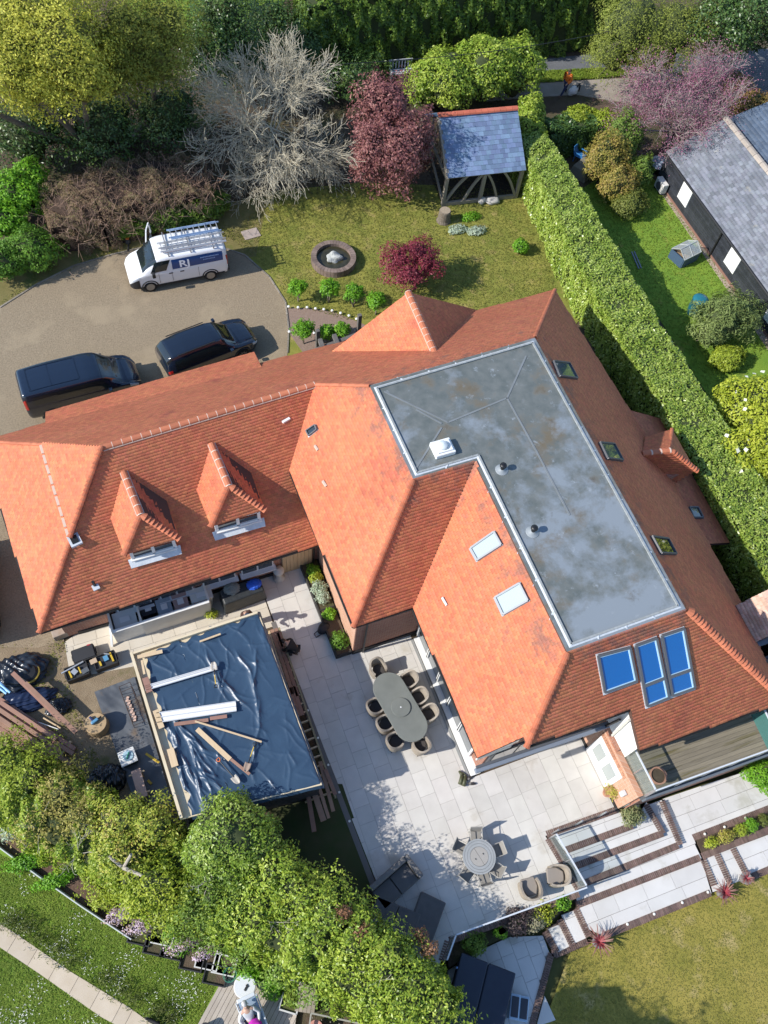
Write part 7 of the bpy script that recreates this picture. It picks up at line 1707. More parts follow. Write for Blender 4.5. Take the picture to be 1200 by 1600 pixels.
t = thing('water_butt', 'teal blue water butt beside the shrub on the east lawn', 'water butt', (29.29, 22.49, 0.00)); b = MB(); b.lathe([(.36, 0), (.42, .5), (.40, .95), (.43, .97), (.43, 1.03)], 26); part('barrel', b, mat('teal_plastic', (.015, .11, .15), .4), t, smooth=True); b = MB(); b.lathe([(.43, 1.03), (.40, 1.07), (.2, 1.12), (0, 1.13)], 26); part('lid', b, mat('teal_lid', (.02, .16, .21), .35), t, smooth=True)
t = thing('garden_chair', 'bright blue plastic chair in the shade behind the hedge', 'chair', (28.93, 35.31, 0.00), .5); M_BCH = mat('blue_plastic', (.05, .22, .50), .4)
b = MB(); b.box((0, 0, .42), (.55, .55, .05)); part('seat', b, M_BCH, t, bevel=.02); b = MB(); b.slab([(-.28, .28, .44), (.28, .28, .44), (.28, .42, .95), (-.28, .42, .95)], .04); part('backrest', b, M_BCH, t)
for x in (-.25, .25):
    for y in (-.25, .25): b = MB(); b.tube([(x, y, 0), (x, y, .42)], .03, 6); part('leg', b, M_BCH, t)
    b = MB(); b.box((x * 1.15, 0, .64), (.06, .5, .04)); part('arm', b, M_BCH, t)
t = thing('covered_table', 'low table under a faded khaki cover in the shade behind the hedge', 'table', (28.67, 34.31, 0.00), .5); b = MB(); b.add([(-.75, -.6, 0), (.75, -.6, 0), (.75, .6, 0), (-.75, .6, 0), (-.6, -.45, .62), (.6, -.45, .62), (.6, .45, .62), (-.6, .45, .62)], [(4, 5, 6, 7), (0, 1, 5, 4), (1, 2, 6, 5), (2, 3, 7, 6), (3, 0, 4, 7)]); part('cover', b, mat('khaki_cover', (.17, .155, .115), .9, (.22, .20, .15), 3), t, bevel=.05)
t = thing('fire_pit', 'round grey-blue lidded brazier in front of the barn corner', 'brazier', (33.44, 33.37, 0.00)); b = MB(); b.lathe([(.5, 0), (.62, .35), (.65, .4)], 24); part('bowl', b, mat('dark_bowl', (.03, .035, .03), .7), t, smooth=True); b = MB(); b.lathe([(.68, .42), (.6, .5), (.3, .6), (0, .62)], 24); part('lid', b, mat('blue_grey_lid', (.20, .26, .36), .35, (.34, .40, .48), 3), t, smooth=True)
for i in (0, 1):
    p = Vector(PX(990 + 0,405)) if False else Vector(((28.11, 26.86, 0.00)[0] + i * .16, (28.11, 26.86, 0.00)[1], .06)); b = MB(); b.box((0, 0, 0), (.06, 1.3, .05)); single('garden_rail', b, mat('grey_rail', (.2, .23, .28), .5), '%s grey bar lying in the shade on the east lawn' % ['left', 'right'][i], 'bar', 'bars on the east lawn', tuple(p), -.2)
# white bench at the back
t = thing('garden_bench', 'white slatted bench in the shade behind the purple tree', 'bench', (21.35, 45.60, 0.00), -.1)
M_BN = mat('white_bench', (.55, .58, .64), .6)
for i in range(8): b = MB(); b.box((-.7 + i * .2, .3, .75), (.06, .04, .5)); part('back_slat', b, M_BN, t)
for y in (-.2, 0, .2): b = MB(); b.box((0, y, .45), (1.5, .14, .04)); part('seat_slat', b, M_BN, t)
b = MB(); b.box((0, .3, 1.02), (1.55, .05, .09)); part('top_rail', b, M_BN, t)
for x in (-.7, .7): b = MB(); b.box((x, 0, .3), (.07, .55, .6)); part('leg', b, M_BN, t)
# overhead cable along the lane
b = MB(); p = Vector((14.44, 41.41, 4.50)); q = Vector((36.94, 39.41, 5.50)); b.tube([p.lerp(q, i / 12) + Vector((0, 0, -.6 * math.sin(PI * i / 12))) for i in range(13)], .02, 5); single('overhead_cable', b, M_GUT, 'thin black overhead cable crossing above the lane', 'cable')
# far house above the hedge
fh = thing('far_house', 'red brick house with white windows at the top edge behind the hedge', 'house', (19.88, 57.22, 0.00)); c = Vector((19.83, 57.07, 0.00)); 
b = MB(); b.prism([(c.x - 7, c.y), (c.x + 8, c.y + 1.5), (c.x + 7, c.y + 9), (c.x - 8, c.y + 7.5)], 0, 5); wpart('wall', b, M_BRICK, fh)
b = MB(); b.add([(c.x - 7.4, c.y - .4, 5), (c.x + 8.4, c.y + 1.1, 5), (c.x + 7.4, c.y + 9.4, 5), (c.x - 8.4, c.y + 7.9, 5), (c.x - 5, c.y + 3.9, 8), (c.x + 5, c.y + 5, 8)], [(0, 1, 5, 4), (1, 2, 5), (2, 3, 4, 5), (3, 0, 4), (3, 2, 1, 0)]); wpart('roof', b, M_TILE2, fh)
for x, z in ((-3.5, 1.6), (2.3, 1.6), (5.5, 1.6), (-3.5, 3.9), (2.3, 3.9)):
    yy = c.y + (x + 7) * .1 - .04; b = MB(); b.box((c.x + x, yy, z), (2.2, .1, 1.3), .1); w = wpart('window', b, M_WHITE, fh); b = MB(); b.box((c.x + x, yy - .06, z), (1.9, .04, 1.05), .1); wpart('pane', b, glassmat('blue_pane', (.05, .1, .2)), w)

# ---------------------------------------------------------------- west neighbour: path, beds, deck
b = MB(); b.prism([p[:2] for p in WEST_PATH], -.06, .006); wp = struct('stone_path', b, M_MORTAR)
pv_ = Vector((-5.71, 1.45, 0.00)) - Vector((-9.22, 5.00, 0.00)); pave(wp, WEST_PATH, .03, mat('buff_path_slab', (.50, .41, .30), .85, (.56, .47, .36), 2, objr=.05), .9, (.42, .85, .85), seed=14, along='x', rz=math.atan2(pv_.y, pv_.x), gap=.014)
M_BOARD = mat('bed_board', (.28, .27, .23), .85, (.36, .35, .30), 4)
bed = thing('raised_bed', 'long timber edged vegetable bed at the foot of the hedge', 'raised bed', (-7.69, 6.60, 0.00))
b = MB(); b.prism([p[:2] for p in ((-9.79, 10.13, 0.00), (-8.63, 8.95, 0.00), (-6.61, 6.53, 0.00), (-5.95, 5.40, 0.00), (-5.30, 4.30, 0.00), (-6.52, 4.97, 0.00), (-7.72, 6.48, 0.00), (-8.80, 7.86, 0.00), (-9.92, 9.12, 0.00))], 0, .13); wpart('soil', b, mat('bed_soil', (.105, .06, .042), .95, (.16, .10, .07), 2, bump=.8, bscale=14), bed)
for p, q in (((-9.88, 9.06, 0.15), (-8.76, 7.80, 0.15)), ((-8.76, 7.80, 0.15), (-7.68, 6.43, 0.15)), ((-7.68, 6.43, 0.15), (-6.49, 4.95, 0.15)), ((-6.49, 4.95, 0.15), (-5.24, 3.47, 0.15)), ((-8.59, 8.93, 0.15), (-6.58, 6.50, 0.15)), ((-6.95, 5.91, 0.18), (-6.45, 6.34, 0.18)), ((-9.74, 10.13, 0.15), (-8.59, 8.93, 0.15))):
    b = MB(); b.bar(p, q, .05, .3); wpart('edging_board', b, M_BOARD, bed)
b = MB(); b.tube([(-9.83, 8.96, 0.32), (-8.72, 7.72, 0.32), (-7.65, 6.35, 0.32), (-6.46, 4.88, 0.32), (-5.13, 3.32, 0.32)], .025, 6); single('edging_rail', b, mat('pale_rail', (.5, .53, .52), .5), 'pale rail running along the lawn side of the vegetable bed', 'rail')
M_BOXW = mat('white_box', (.58, .57, .54), .7); 
boxes = [((-4.12, 3.07, 0.00), 'first', M_BOXW), ((-4.41, 2.85, 0.00), 'second', M_PLAST), ((-3.92, 2.54, 0.00), 'third', M_PLAST), ((-2.91, 1.83, 0.00), 'fourth', M_BOXW), ((-2.43, 1.48, 0.00), 'fifth', M_BOXW), ((-3.40, 1.98, 0.00), 'sixth', M_PLAST), ((-2.79, 1.30, 0.00), 'seventh', M_PLAST), ((-4.82, 3.34, 0.00), 'eighth', M_PLAST)]
for p, nm, mm in boxes:
    t = thing('planter_box', '%s planter box in the row along the hedge foot, counting from the left' % nm, 'planter', p, -.55, 'planter boxes along the hedge foot')
    for x, y, l, w in ((0, .28, .78, .04), (0, -.28, .78, .04), (.37, 0, .04, .52), (-.37, 0, .04, .52)): b = MB(); b.box((x, y, .17), (l, w, .34)); part('side', b, mm, t)
    b = MB(); b.box((0, 0, .14), (.7, .52, .24)); part('soil', b, M_SOIL, t)
# timber deck with table and lounger
dk = [(-2.45, 1.25, 0.00), (-1.82, 1.05, 0.00), (-0.54, -0.58, 0.00), (-1.10, -1.61, 0.00), (-4.27, -0.38, 0.00), (-3.56, 0.29, 0.00)]
d0 = Vector((-2.44, 1.16, 0.00)); d1 = Vector((-3.69, 0.05, 0.00)); ddv = (d1 - d0).normalized(); dnv = Vector((-ddv.y, ddv.x, 0))
deck = thing('timber_deck', 'pale timber deck in the bottom left garden', 'deck', (-2.00, 0.08, 0.00)); M_DKP = mat('pale_decking', (.40, .34, .28), .85, (.47, .41, .34), 3, objr=.07)
b = MB(); b.prism([p[:2] for p in dk], 0, .10); wpart('frame', b, mat('deck_under', (.05, .045, .04), .9), deck)
k = 0; xs = [(Vector(p) - d0).dot(dnv) for p in dk]; lo, hi = min(xs), max(xs); w = .145
cs, sn_ = ddv, dnv
Q = [((Vector(p) - d0).dot(ddv), (Vector(p) - d0).dot(dnv)) for p in dk]; x = lo
while x < hi - .03:
    P = clip_rect(Q, -50, x, 50, x + w - .012)
    if parea(P) > .02: b = MB(); b.prism([tuple((d0 + ddv * u + dnv * v))[:2] for u, v in P], .105, .135); wpart('deck_board', b, M_DKP, deck)
    x += w
t = thing('side_table', 'round white side table on the timber deck', 'table', (-1.96, 0.64, 0.13)); b = MB(); b.lathe([(.02, .47), (.34, .47), (.36, .49), (.34, .505), (0, .505)], 30); part('table_top', b, mat('white_plastic', (.66, .67, .67), .35), t); b = MB(); b.tube([(0, 0, 0), (0, 0, .47)], .04, 8); part('stem', b, M_WHITE, t); b = MB(); b.lathe([(.22, 0), (.2, .03), (0, .04)], 20); part('foot', b, M_WHITE, t)
b = MB(); b.box((0, 0, .012), (.13, .07, .02), .7); b.box((.07, .06, .012), (.06, .1, .02), .3); single('sunglasses', b, M_PLAST, 'dark sunglasses on the round white table', 'sunglasses', None, tuple(Vector((-1.95, 0.56, 0.64))))
t = thing('wire_basket', 'green wire basket at the top corner of the timber deck', 'basket', (-2.34, 1.14, 0.13)); M_GW = mat('green_wire', (.05, .25, .16), .5)
for r, z in ((.15, .0), (.19, .14), (.22, .28)):
    b = MB(); b.tube([(r * math.cos(a * PI / 10), r * math.sin(a * PI / 10), z + .01) for a in range(21)], .01, 5); part('hoop', b, M_GW, t)
for a in range(10): b = MB(); b.tube([(.15 * math.cos(a * PI / 5), .15 * math.sin(a * PI / 5), 0), (.22 * math.cos(a * PI / 5), .22 * math.sin(a * PI / 5), .28)], .008, 5); part('wire', b, M_GW, t)
t = thing('sun_lounger', 'pale blue sun lounger on the timber deck', 'lounger', (-1.95, -0.44, 0.13), -PI / 2 + .06); M_LB = mat('pale_blue_sling', (.36, .47, .60), .7); M_LF = mat('white_tube', (.6, .63, .66), .4)
b = MB(); b.box((.5, 0, .33), (1.3, .60, .03)); part('seat', b, M_LB, t); b = MB(); b.slab([(-.15, -.30, .34), (-.15, .30, .34), (-.68, .30, .80), (-.68, -.30, .80)], .03); part('backrest', b, M_LB, t)
for y in (-.34, .34):
    b = MB(); b.tube([(-.72, y, .84), (-.15, y, .36), (1.15, y, .36)], .025, 8); part('side_tube', b, M_LF, t); b = MB(); b.tube([(-.3, y, 0), (-.1, y, .36)], .02, 6); b.tube([(.95, y, 0), (.85, y, .36)], .02, 6); part('leg', b, M_LF, t)
    b = MB(); b.box((.0, y, .56), (.55, .05, .03)); part('armrest', b, M_LF, t)
b = MB(); b.box((-.75, 0, .84), (.12, .6, .05)); part('head_bar', b, M_LF, t, bevel=.02)
# beds right of the deck
t = thing('planter_box', 'white framed planter of grass on the right of the timber deck', 'planter', (-0.62, -0.19, 0.00), -.62)
for x, y, l, w in ((0, .45, .62, .05), (0, -.45, .62, .05), (.3, 0, .05, .9), (-.3, 0, .05, .9)): b = MB(); b.box((x, y, .2), (l, w, .4)); part('side', b, M_BOXW, t)
b = MB(); b.box((0, 0, .18), (.55, .85, .3)); part('soil', b, mat('mossy_soil', (.06, .075, .02), .95, (.10, .10, .03), 4), t)
t = thing('wooden_chest', 'weathered wooden chest beside the white framed planter', 'chest', (-0.18, -0.42, 0.00), -.5)
for i in range(5): b = MB(); b.box((-.26 + i * .13, 0, .42), (.12, .8, .03)); part('lid_slat', b, mat('grey_slat', (.33, .28, .22), .85, objr=.15), t)
b = MB(); b.box((0, 0, .2), (.62, .76, .4)); part('box', b, mat('grey_slat', (0, 0, 0)), t)
t = thing('trellis', 'timber trellis frame at the bottom edge beside the hedge', 'trellis', (0.42, -1.36, 0.00))
b = MB(); b.bar((-0.17, -0.86, 0.70), (1.44, -1.84, 0.70), .05, .07); b.bar((-0.17, -0.86, 0.70), (-0.41, -1.32, 0.60), .05, .07); wpart('rail', b, M_BOARD, t)
for i in range(7): f_ = i / 6; p = Vector((-0.17, -1.00, 0.50)).lerp(Vector((1.35, -1.96, 0.50)), f_); b = MB(); b.bar(p + Vector((0, 0, -.45)), p + Vector((0, 0, .2)), .03, .03, (1, 0, 0)); wpart('slat', b, M_OAK, t)
t = thing('plant_pot', 'salmon pink pot inside the trellis at the bottom edge', 'plant pot', (-0.17, -1.32, 0.00)); b = MB(); b.lathe([(.14, 0), (.22, .4), (.24, .42), (.24, .48), (.18, .48), (0, .42)], 20); part('pot', b, mat('salmon_pot', (.55, .26, .2), .75), t)
t = thing('plant_pot', 'dark round pot at the left edge of the timber deck, bottom of the frame', 'plant pot', (-3.49, -0.04, 0.13)); b = MB(); b.lathe([(.12, 0), (.16, .28), (.17, .3), (.13, .3), (0, .26)], 20); part('pot', b, M_PLAST, t)
# ---------------------------------------------------------------- vegetation
L_LAUREL = leafmat('laurel_leaf', [(.06, .11, .012), (.135, .20, .024), (.24, .30, .055), (.36, .41, .13)], .32, .25, 1.2, .6)
L_LAURELY = leafmat('laurel_yellow', [(.06, .105, .012), (.14, .21, .02), (.24, .30, .035), (.36, .39, .08)], .4, .28, .9)
L_DKLAUREL = leafmat('dark_laurel', [(.018, .042, .012), (.032, .068, .016), (.06, .105, .022), (.11, .15, .035)], .38, .2, .6, .5)
L_CAMEL = leafmat('camellia_leaf', [(.03, .06, .008), (.07, .12, .014), (.125, .185, .024), (.19, .26, .07)], .5, .25, 1.2, .3)
L_OAKY = leafmat('spring_leaf', [(.13, .155, .018), (.25, .26, .03), (.37, .36, .05), (.46, .43, .09)], .6, .35, .5)
L_OLIVE = leafmat('olive_leaf', [(.05, .07, .016), (.10, .12, .022), (.16, .165, .035)], .6, .3, .5)
L_PURPLE = leafmat('purple_leaf', [(.055, .022, .024), (.12, .042, .045), (.20, .085, .075), (.30, .155, .13)], .55, .25, .8)
L_MAPLE = leafmat('maple_leaf', [(.085, .014, .022), (.16, .024, .038), (.23, .045, .06)], .55, .3, 1.2)
L_PINK = leafmat('judas_flower', [(.17, .05, .095), (.24, .08, .14), (.19, .10, .12), (.14, .10, .085)], .7, .2, .7)
L_BRIGHT = leafmat('bright_bush', [(.05, .14, .008), (.11, .25, .014), (.19, .34, .025)], .5, .35, .8)
L_BROWN = leafmat('beech_dead', [(.07, .045, .03), (.15, .095, .06), (.21, .145, .09), (.09, .095, .03), (.24, .17, .11)], .75, .15, .5)
L_YG = leafmat('yellow_green', [(.11, .15, .014), (.20, .25, .022), (.30, .33, .045)], .5, .32, .8)
L_VYG = leafmat('choisya', [(.13, .17, .012), (.25, .29, .024), (.38, .39, .05)], .5, .3, .8)
L_CONI = leafmat('conifer', [(.05, .08, .02), (.11, .145, .04), (.18, .22, .07)], .65, .15, 1.0)
L_REDTIP = leafmat('red_tips', [(.16, .07, .035), (.21, .11, .06), (.14, .10, .035)], .55, .25, 1)
L_GREY = leafmat('greyish_shrub', [(.14, .13, .08), (.22, .20, .13), (.12, .14, .06)], .7, .2, 1)
L_LBR = leafmat('laurel_bright', [(.06, .11, .010), (.14, .21, .02), (.24, .30, .04), (.34, .37, .08)], .4, .28, .9)
L_SILV = leafmat('silver_leaf', [(.20, .25, .18), (.30, .35, .27), (.14, .2, .1)], .6, .2, 1)

# -- clipped laurel hedge running down the east side of the house
hedge('laurel_hedge', 'tall clipped bright green laurel hedge between the house and the east garden', [(25.3, 35.6), (24.9, 31), (24.25, 26), (23.85, 20), (23.7, 15), (23.5, 10), (23.2, 3)], [1.9, 2.2, 2.5, 2.5, 2.5, 2.5, 2.5], [2.4, 2.5, 2.6, 2.6, 2.6, 2.6, 2.6], 100000, L_LAUREL, .135, seed=3, lump=.08)
bush('laurel_bush', 'upright laurel at the head of the clipped hedge beside the shed', 'bush', [((25.67, 36.65, 1.50), (1.0, 1.3, 1.5)), ((26.42, 37.86, 1.70), (.85, .9, 1.4))], 10000, L_LBR, .15, seed=11)
hedge('laurel_hedge', 'short dark hedge in front of the footpath', [(26.85, 36.66, 1.70), (29.08, 36.56, 1.70), (30.74, 36.38, 1.70)], 1.5, 2.0, 9000, L_DKLAUREL, .17, seed=5)
bush('yellow_shrub', 'yellow-green shrub over the short dark hedge', 'shrub', [((29.37, 37.10, 1.70), (1.3, .7, .55)), ((30.72, 36.28, 1.60), (1.0, .8, .7))], 5000, L_YG, .18, seed=12, core=.6)
bush('conifer_shrub', 'olive and rust coloured conifer in front of the pink blossom tree', 'shrub', [((29.08, 33.26, 1.60), (1.3, 1.2, 1.7)), ((29.26, 31.70, 1.10), (1.2, 1.0, 1.2))], 9000, leafmat('rusty_conifer', [(.10, .11, .016), (.19, .16, .03), (.25, .16, .06)], .6, .2, .9), .14, seed=13)
bush('conifer_shrub', 'green conifer between the rust conifer and the blossom tree', 'shrub', [((30.84, 34.41, 1.70), (1.2, 1.0, 1.8)), ((30.99, 32.25, 1.10), (.9, .8, 1.1))], 8000, leafmat('green_conifer', [(.045, .085, .014), (.09, .14, .02), (.14, .19, .03)], .6, .2, .9), .14, seed=14)
bush('grey_shrub', 'loose olive shrub at the end of the conifer group on the east lawn', 'shrub', [((29.56, 30.44, 0.70), (1.1, .9, .8))], 3000, L_OLIVE, .14, seed=15, core=.6)
bush('feathery_shrub', 'feathery grey-green shrub beside the water butt', 'shrub', [((29.46, 20.77, 1.30), (1.6, 1.4, 1.3)), ((30.47, 20.64, 1.50), (1.0, 1.0, .9)), ((28.48, 20.35, 1.00), (.9, .8, .8))], 9000, L_CONI, .20, seed=16, aspect=.2, core=.62, lump=.25)
bush('green_shrub', 'low bright green shrub below the feathery shrub', 'shrub', [((28.98, 18.87, 0.50), (1.0, .7, .55))], 3500, L_YG, .13, seed=17)
t = bush('flowering_shrub', 'large yellow-green shrub with white flowers at the right edge', 'shrub', [((27.35, 15.04, 1.70), (1.9, 1.8, 1.6)), ((25.07, 12.61, 1.60), (1.5, 1.7, 1.5)), ((26.50, 12.50, 1.90), (1.8, 1.8, 1.6)), ((24.83, 10.03, 1.30), (1.5, 1.7, 1.3))], 24000, L_VYG, .17, seed=18)
P, Nn = blob_points([((27.35, 15.04, 1.70), (1.98, 1.88, 1.68)), ((25.07, 12.61, 1.60), (1.58, 1.78, 1.58)), ((24.83, 10.03, 1.30), (1.55, 1.75, 1.35))], 300, .05, .16, 18, 0.1, 1.0)
V, F = leaf_geo(P[::4], Nn[::4], .22, .9); npmesh('flowers', V, F, mat('cream_flower', (.75, .74, .6), .7), t, stuff=True)
# -- front garden
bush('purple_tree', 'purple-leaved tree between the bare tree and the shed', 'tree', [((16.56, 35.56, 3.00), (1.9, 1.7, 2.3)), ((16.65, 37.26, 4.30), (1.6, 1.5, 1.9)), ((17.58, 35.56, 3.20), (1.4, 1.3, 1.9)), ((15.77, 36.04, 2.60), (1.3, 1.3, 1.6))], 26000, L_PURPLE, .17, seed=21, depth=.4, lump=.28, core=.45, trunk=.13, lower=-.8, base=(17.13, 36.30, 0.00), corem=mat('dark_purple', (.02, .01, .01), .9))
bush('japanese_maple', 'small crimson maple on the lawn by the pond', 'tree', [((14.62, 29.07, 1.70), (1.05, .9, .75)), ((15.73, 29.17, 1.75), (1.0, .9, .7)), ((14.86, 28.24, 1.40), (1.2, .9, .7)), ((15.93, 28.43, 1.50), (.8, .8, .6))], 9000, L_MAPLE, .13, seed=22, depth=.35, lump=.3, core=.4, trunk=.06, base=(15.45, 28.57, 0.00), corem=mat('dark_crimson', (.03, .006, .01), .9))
small = [((9.21, 29.39, 0.95), .45, 'first small round-headed tree from the drive on the lawn'), ((10.71, 28.86, 1.00), .52, 'second small round-headed tree from the drive on the lawn'), ((11.82, 28.20, 1.00), .50, 'third small round-headed tree from the drive on the lawn'), ((12.74, 27.39, 1.00), .5, 'fourth small round-headed tree, nearest the gable'), ((8.60, 26.60, 1.00), .52, 'small leafy tree beside the brick path')]
for i, (c, r, lab) in enumerate(small):
    bush('standard_tree', lab, 'tree', [((c[0], c[1], c[2]), (r, r * .95, r * .85)), ((c[0] + r * .4, c[1] + .1, c[2] - .1), (r * .7, r * .7, r * .6))], 1500, L_BRIGHT, .13, 'small trees by the brick path', .035, seed=30 + i, depth=.35, lump=.25, core=.5, base=(c[0], c[1] - .05, 0))
for i, (c, lab) in enumerate((((9.78, 26.53, 0.50), 'low green shrub left of the porch timbers'), ((10.56, 26.43, 0.50), 'low green shrub between the porch timbers'))):
    bush('green_shrub', lab, 'shrub', [(c, (.45, .4, .4))], 900, L_BRIGHT, .12, seed=36 + i, core=.6)
bush('green_shrub', 'small round green shrub at the foot of the hedge by the lawn', 'shrub', [((22.02, 29.35, 0.40), (.45, .45, .42))], 1200, L_BRIGHT, .11, seed=39)
for i, (p, lab) in enumerate((((19.35, 31.84, 0.12), 'left clump of low herbs on the lawn below the shed'), ((20.36, 31.44, 0.12), 'right clump of low herbs on the lawn below the shed'), ((20.48, 32.61, 0.10), 'patch of seedlings in front of the shed'))):
    bush('herb_clump', lab, 'plant', [(p, (.6, .35, .18))], 500, L_SILV if i < 2 else L_BRIGHT, .12, 'herbs below the shed', seed=40 + i, core=0, branches=False)
bush('laurel_bush', 'big bright green laurel behind the shed roof', 'bush', [((22.76, 41.91, 2.00), (2.2, 1.8, 1.8)), ((25.21, 41.80, 2.30), (2.4, 1.8, 2.0)), ((27.22, 41.59, 2.20), (1.6, 1.6, 1.9)), ((21.47, 42.21, 1.60), (1.5, 1.3, 1.4))], 26000, L_LBR, .18, seed=44)
# bare tree
rng = np.random.default_rng(8)
bt = thing('bare_tree', 'large leafless tree with pale lichened twigs beside the drive', 'tree', (10.97, 39.57, 0.00))
b0 = np.array((10.97, 39.57, 0.00)); segs = [(b0, b0 + np.array([0, 0, 1.6]), .24, .2)]; tips = []
for i in range(24):
    a = i * 2.4 + rng.uniform(-.3, .3); e = -.25 + 1.3 * ((i * 0.618) % 1); d = (math.cos(a) * math.cos(e), math.sin(a) * math.cos(e), math.sin(e))
    s_, t_ = grow(b0 + np.array([0, 0, 1.5 + 1.2 * rng.uniform()]), d, 2.2, .05, 4, rng, (3, 5), .42, .71, .4, .0, 3, rmin=.0085); segs += s_
V, F = segs_mesh(segs, 4); npmesh('branches', V, F, mat('lichen_bark', (.44, .395, .29), .9, (.57, .52, .40), .8, 5, .7), bt, stuff=True)
b_ = MB(); b_.tube([tuple(b0), tuple(b0 + np.array([.03, 0, .8])), tuple(b0 + np.array([0, .05, 1.4]))], [.3, .24, .2], 10); wpart('trunk', b_, mat('lichen_bark', (0, 0, 0)), bt)
# pink blossom tree
rng = np.random.default_rng(18)
pt = thing('blossom_tree', 'spreading tree with purple-pink blossom overhanging the slate barn', 'tree', (33.80, 33.82, 0.00)); b0 = np.array((34.46, 34.56, 0.00)); segs = [(b0, b0 + np.array([0, 0, 1.6]), .22, .18)]; tips = []
for i in range(12):
    a = i * 2.4; e = .15 + .7 * ((i * .618) % 1); d = (math.cos(a) * math.cos(e), math.sin(a) * math.cos(e), math.sin(e)); s_, t_ = grow(b0 + np.array([.2, .2, 1.4]), d, 2.1, .085, 4, rng, (3, 5), .6, .68, .35, .05, 3, rmin=.010); segs += s_; tips += t_
V, F = segs_mesh(segs, 4); npmesh('branches', V, F, mat('grey_brown_bark', (.26, .21, .19), .9, (.36, .30, .28), 2), pt, stuff=True)
T = np.array([p for p, d in tips]); q = np.repeat(T, 8, 0) + rng.normal(size=(len(T) * 8, 3)) * .25; V, F = leaf_geo(q, unit(rng.normal(size=q.shape) + np.array([0, 0, .6])), .085, .5, rng=rng); npmesh('blossom', V, F, L_PINK, pt, stuff=True)
b_ = MB(); b_.tube([tuple(b0), tuple(b0 + np.array([.05, 0, .9])), tuple(b0 + np.array([.1, .1, 1.6]))], [.28, .22, .18], 10); wpart('trunk', b_, M_BARK, pt)
# -- drive side
bh = hedge('beech_hedge', 'brown twiggy hedge along the back of the gravel drive', [(-1.70, 37.42, 1.00), (0.81, 37.47, 1.20), (3.91, 37.76, 1.30), (6.79, 37.49, 1.30)], [3.0, 3.6, 3.8, 3.0], [1.6, 2.2, 2.3, 1.9], 50000, L_BROWN, .095, seed=7, lump=.34, corem=mat('brown_core', (.05, .03, .02), .95), aspect=.3)
rng = np.random.default_rng(28); segs = []
for i in range(1100):
    f_ = rng.uniform(); p = np.array((-1.42, 36.76, 1.90)) * (1 - f_) + np.array((6.75, 37.01, 2.10)) * f_; p = p + np.array([rng.normal() * .5, rng.normal() * 1.1, rng.normal() * .25]); d = unit(rng.normal(size=3) + np.array([0, 0, .8])); segs.append((p, p + d * rng.uniform(.3, .9), .012, .006))
V, F = segs_mesh(segs, 3); npmesh('twigs', V, F, mat('pink_twig', (.25, .15, .105), .9, (.34, .23, .165), 1), bh, stuff=True)
bush('ivy_clump', 'dark green ivy clump at the foot of the brown hedge by the van', 'bush', [((4.39, 36.09, 0.80), (1.3, .7, .8)), ((2.59, 36.23, 0.60), (1.2, .6, .6)), ((5.70, 36.23, 0.80), (1.0, .7, .8))], 7000, L_CAMEL, .16, seed=46)
bush('ivy_clump', 'green shrub at the right end of the brown hedge below the bare tree', 'bush', [((6.71, 36.81, 0.60), (1.0, .8, .8))], 2500, L_CAMEL, .15, seed=47)
bush('bright_shrub', 'bright lime green shrub at the left edge above the drive', 'shrub', [((-2.89, 39.26, 1.40), (1.5, 1.2, 1.3)), ((-2.00, 40.03, 1.80), (.9, .9, .8)), ((-3.82, 37.90, 1.10), (1.3, 1.0, 1.0))], 9000, L_BRIGHT, .17, seed=48)
bush('green_shrub', 'rounded mid green shrub at the left edge below the lime shrub', 'shrub', [((-2.97, 35.53, 1.00), (1.6, 1.2, 1.1)), ((-4.28, 35.08, 1.00), (1.2, 1.0, 1.0))], 9000, leafmat('mid_green', [(.04, .10, .010), (.08, .17, .016), (.13, .23, .025)], .55, .3, .9), .13, seed=49)
# -- tall trees, top left
M_OLIVEC = mat('olive_core', (.09, .10, .022), .9, (.14, .145, .03), 6)
def tree(label, blobs, n, leaf, size, base, seed, h, group='tall trees along the top', trunk=.2, **k):
    return bush('broadleaf_tree', label, 'tree', blobs, n, leaf, size, group, trunk, k.pop('depth', .4), k.pop('lump', .28), seed, k.pop('core', .5), base=base, lower=-.7, **k)
tree('yellow-green spring tree in the top left corner', [((1.22, 39.53, 8.50), (2.6, 2.4, 2.2)), ((-0.71, 39.33, 8.30), (2.3, 2.2, 2.0)), ((0.48, 40.79, 9.20), (2.8, 2.4, 2.2)), ((1.70, 38.62, 7.60), (1.8, 1.6, 1.6)), ((-0.60, 39.01, 7.40), (1.8, 1.5, 1.6)), ((-2.30, 40.27, 9.00), (2.4, 2.4, 2.2)), ((-4.19, 40.24, 7.50), (2.4, 2.2, 2.2))], 60000, L_OAKY, .15, (1.5, 43.5, 0), 51, 10, corem=M_OLIVEC)
tree('olive tree behind the yellow-green one, right of the top left corner', [((4.33, 41.25, 7.50), (2.4, 2.0, 2.2)), ((5.29, 40.64, 6.60), (2.0, 1.8, 1.8)), ((3.19, 40.51, 6.50), (1.8, 1.6, 1.6)), ((6.30, 41.61, 7.50), (1.9, 1.8, 1.8))], 32000, leafmat('olive_spring', [(.08, .10, .016), (.15, .165, .022), (.22, .22, .035)], .6, .3, .5), .15, (5.5, 45.0, 0), 52, 9, corem=M_OLIVEC)
tree('dark conifer-like tree at the top left of the bare tree', [((10.38, 46.16, 4.50), (2.2, 1.8, 3.0)), ((9.04, 44.88, 3.80), (1.6, 1.5, 2.2))], 18000, L_DKLAUREL, .16, (11.5, 50.5, 0), 53, 8)
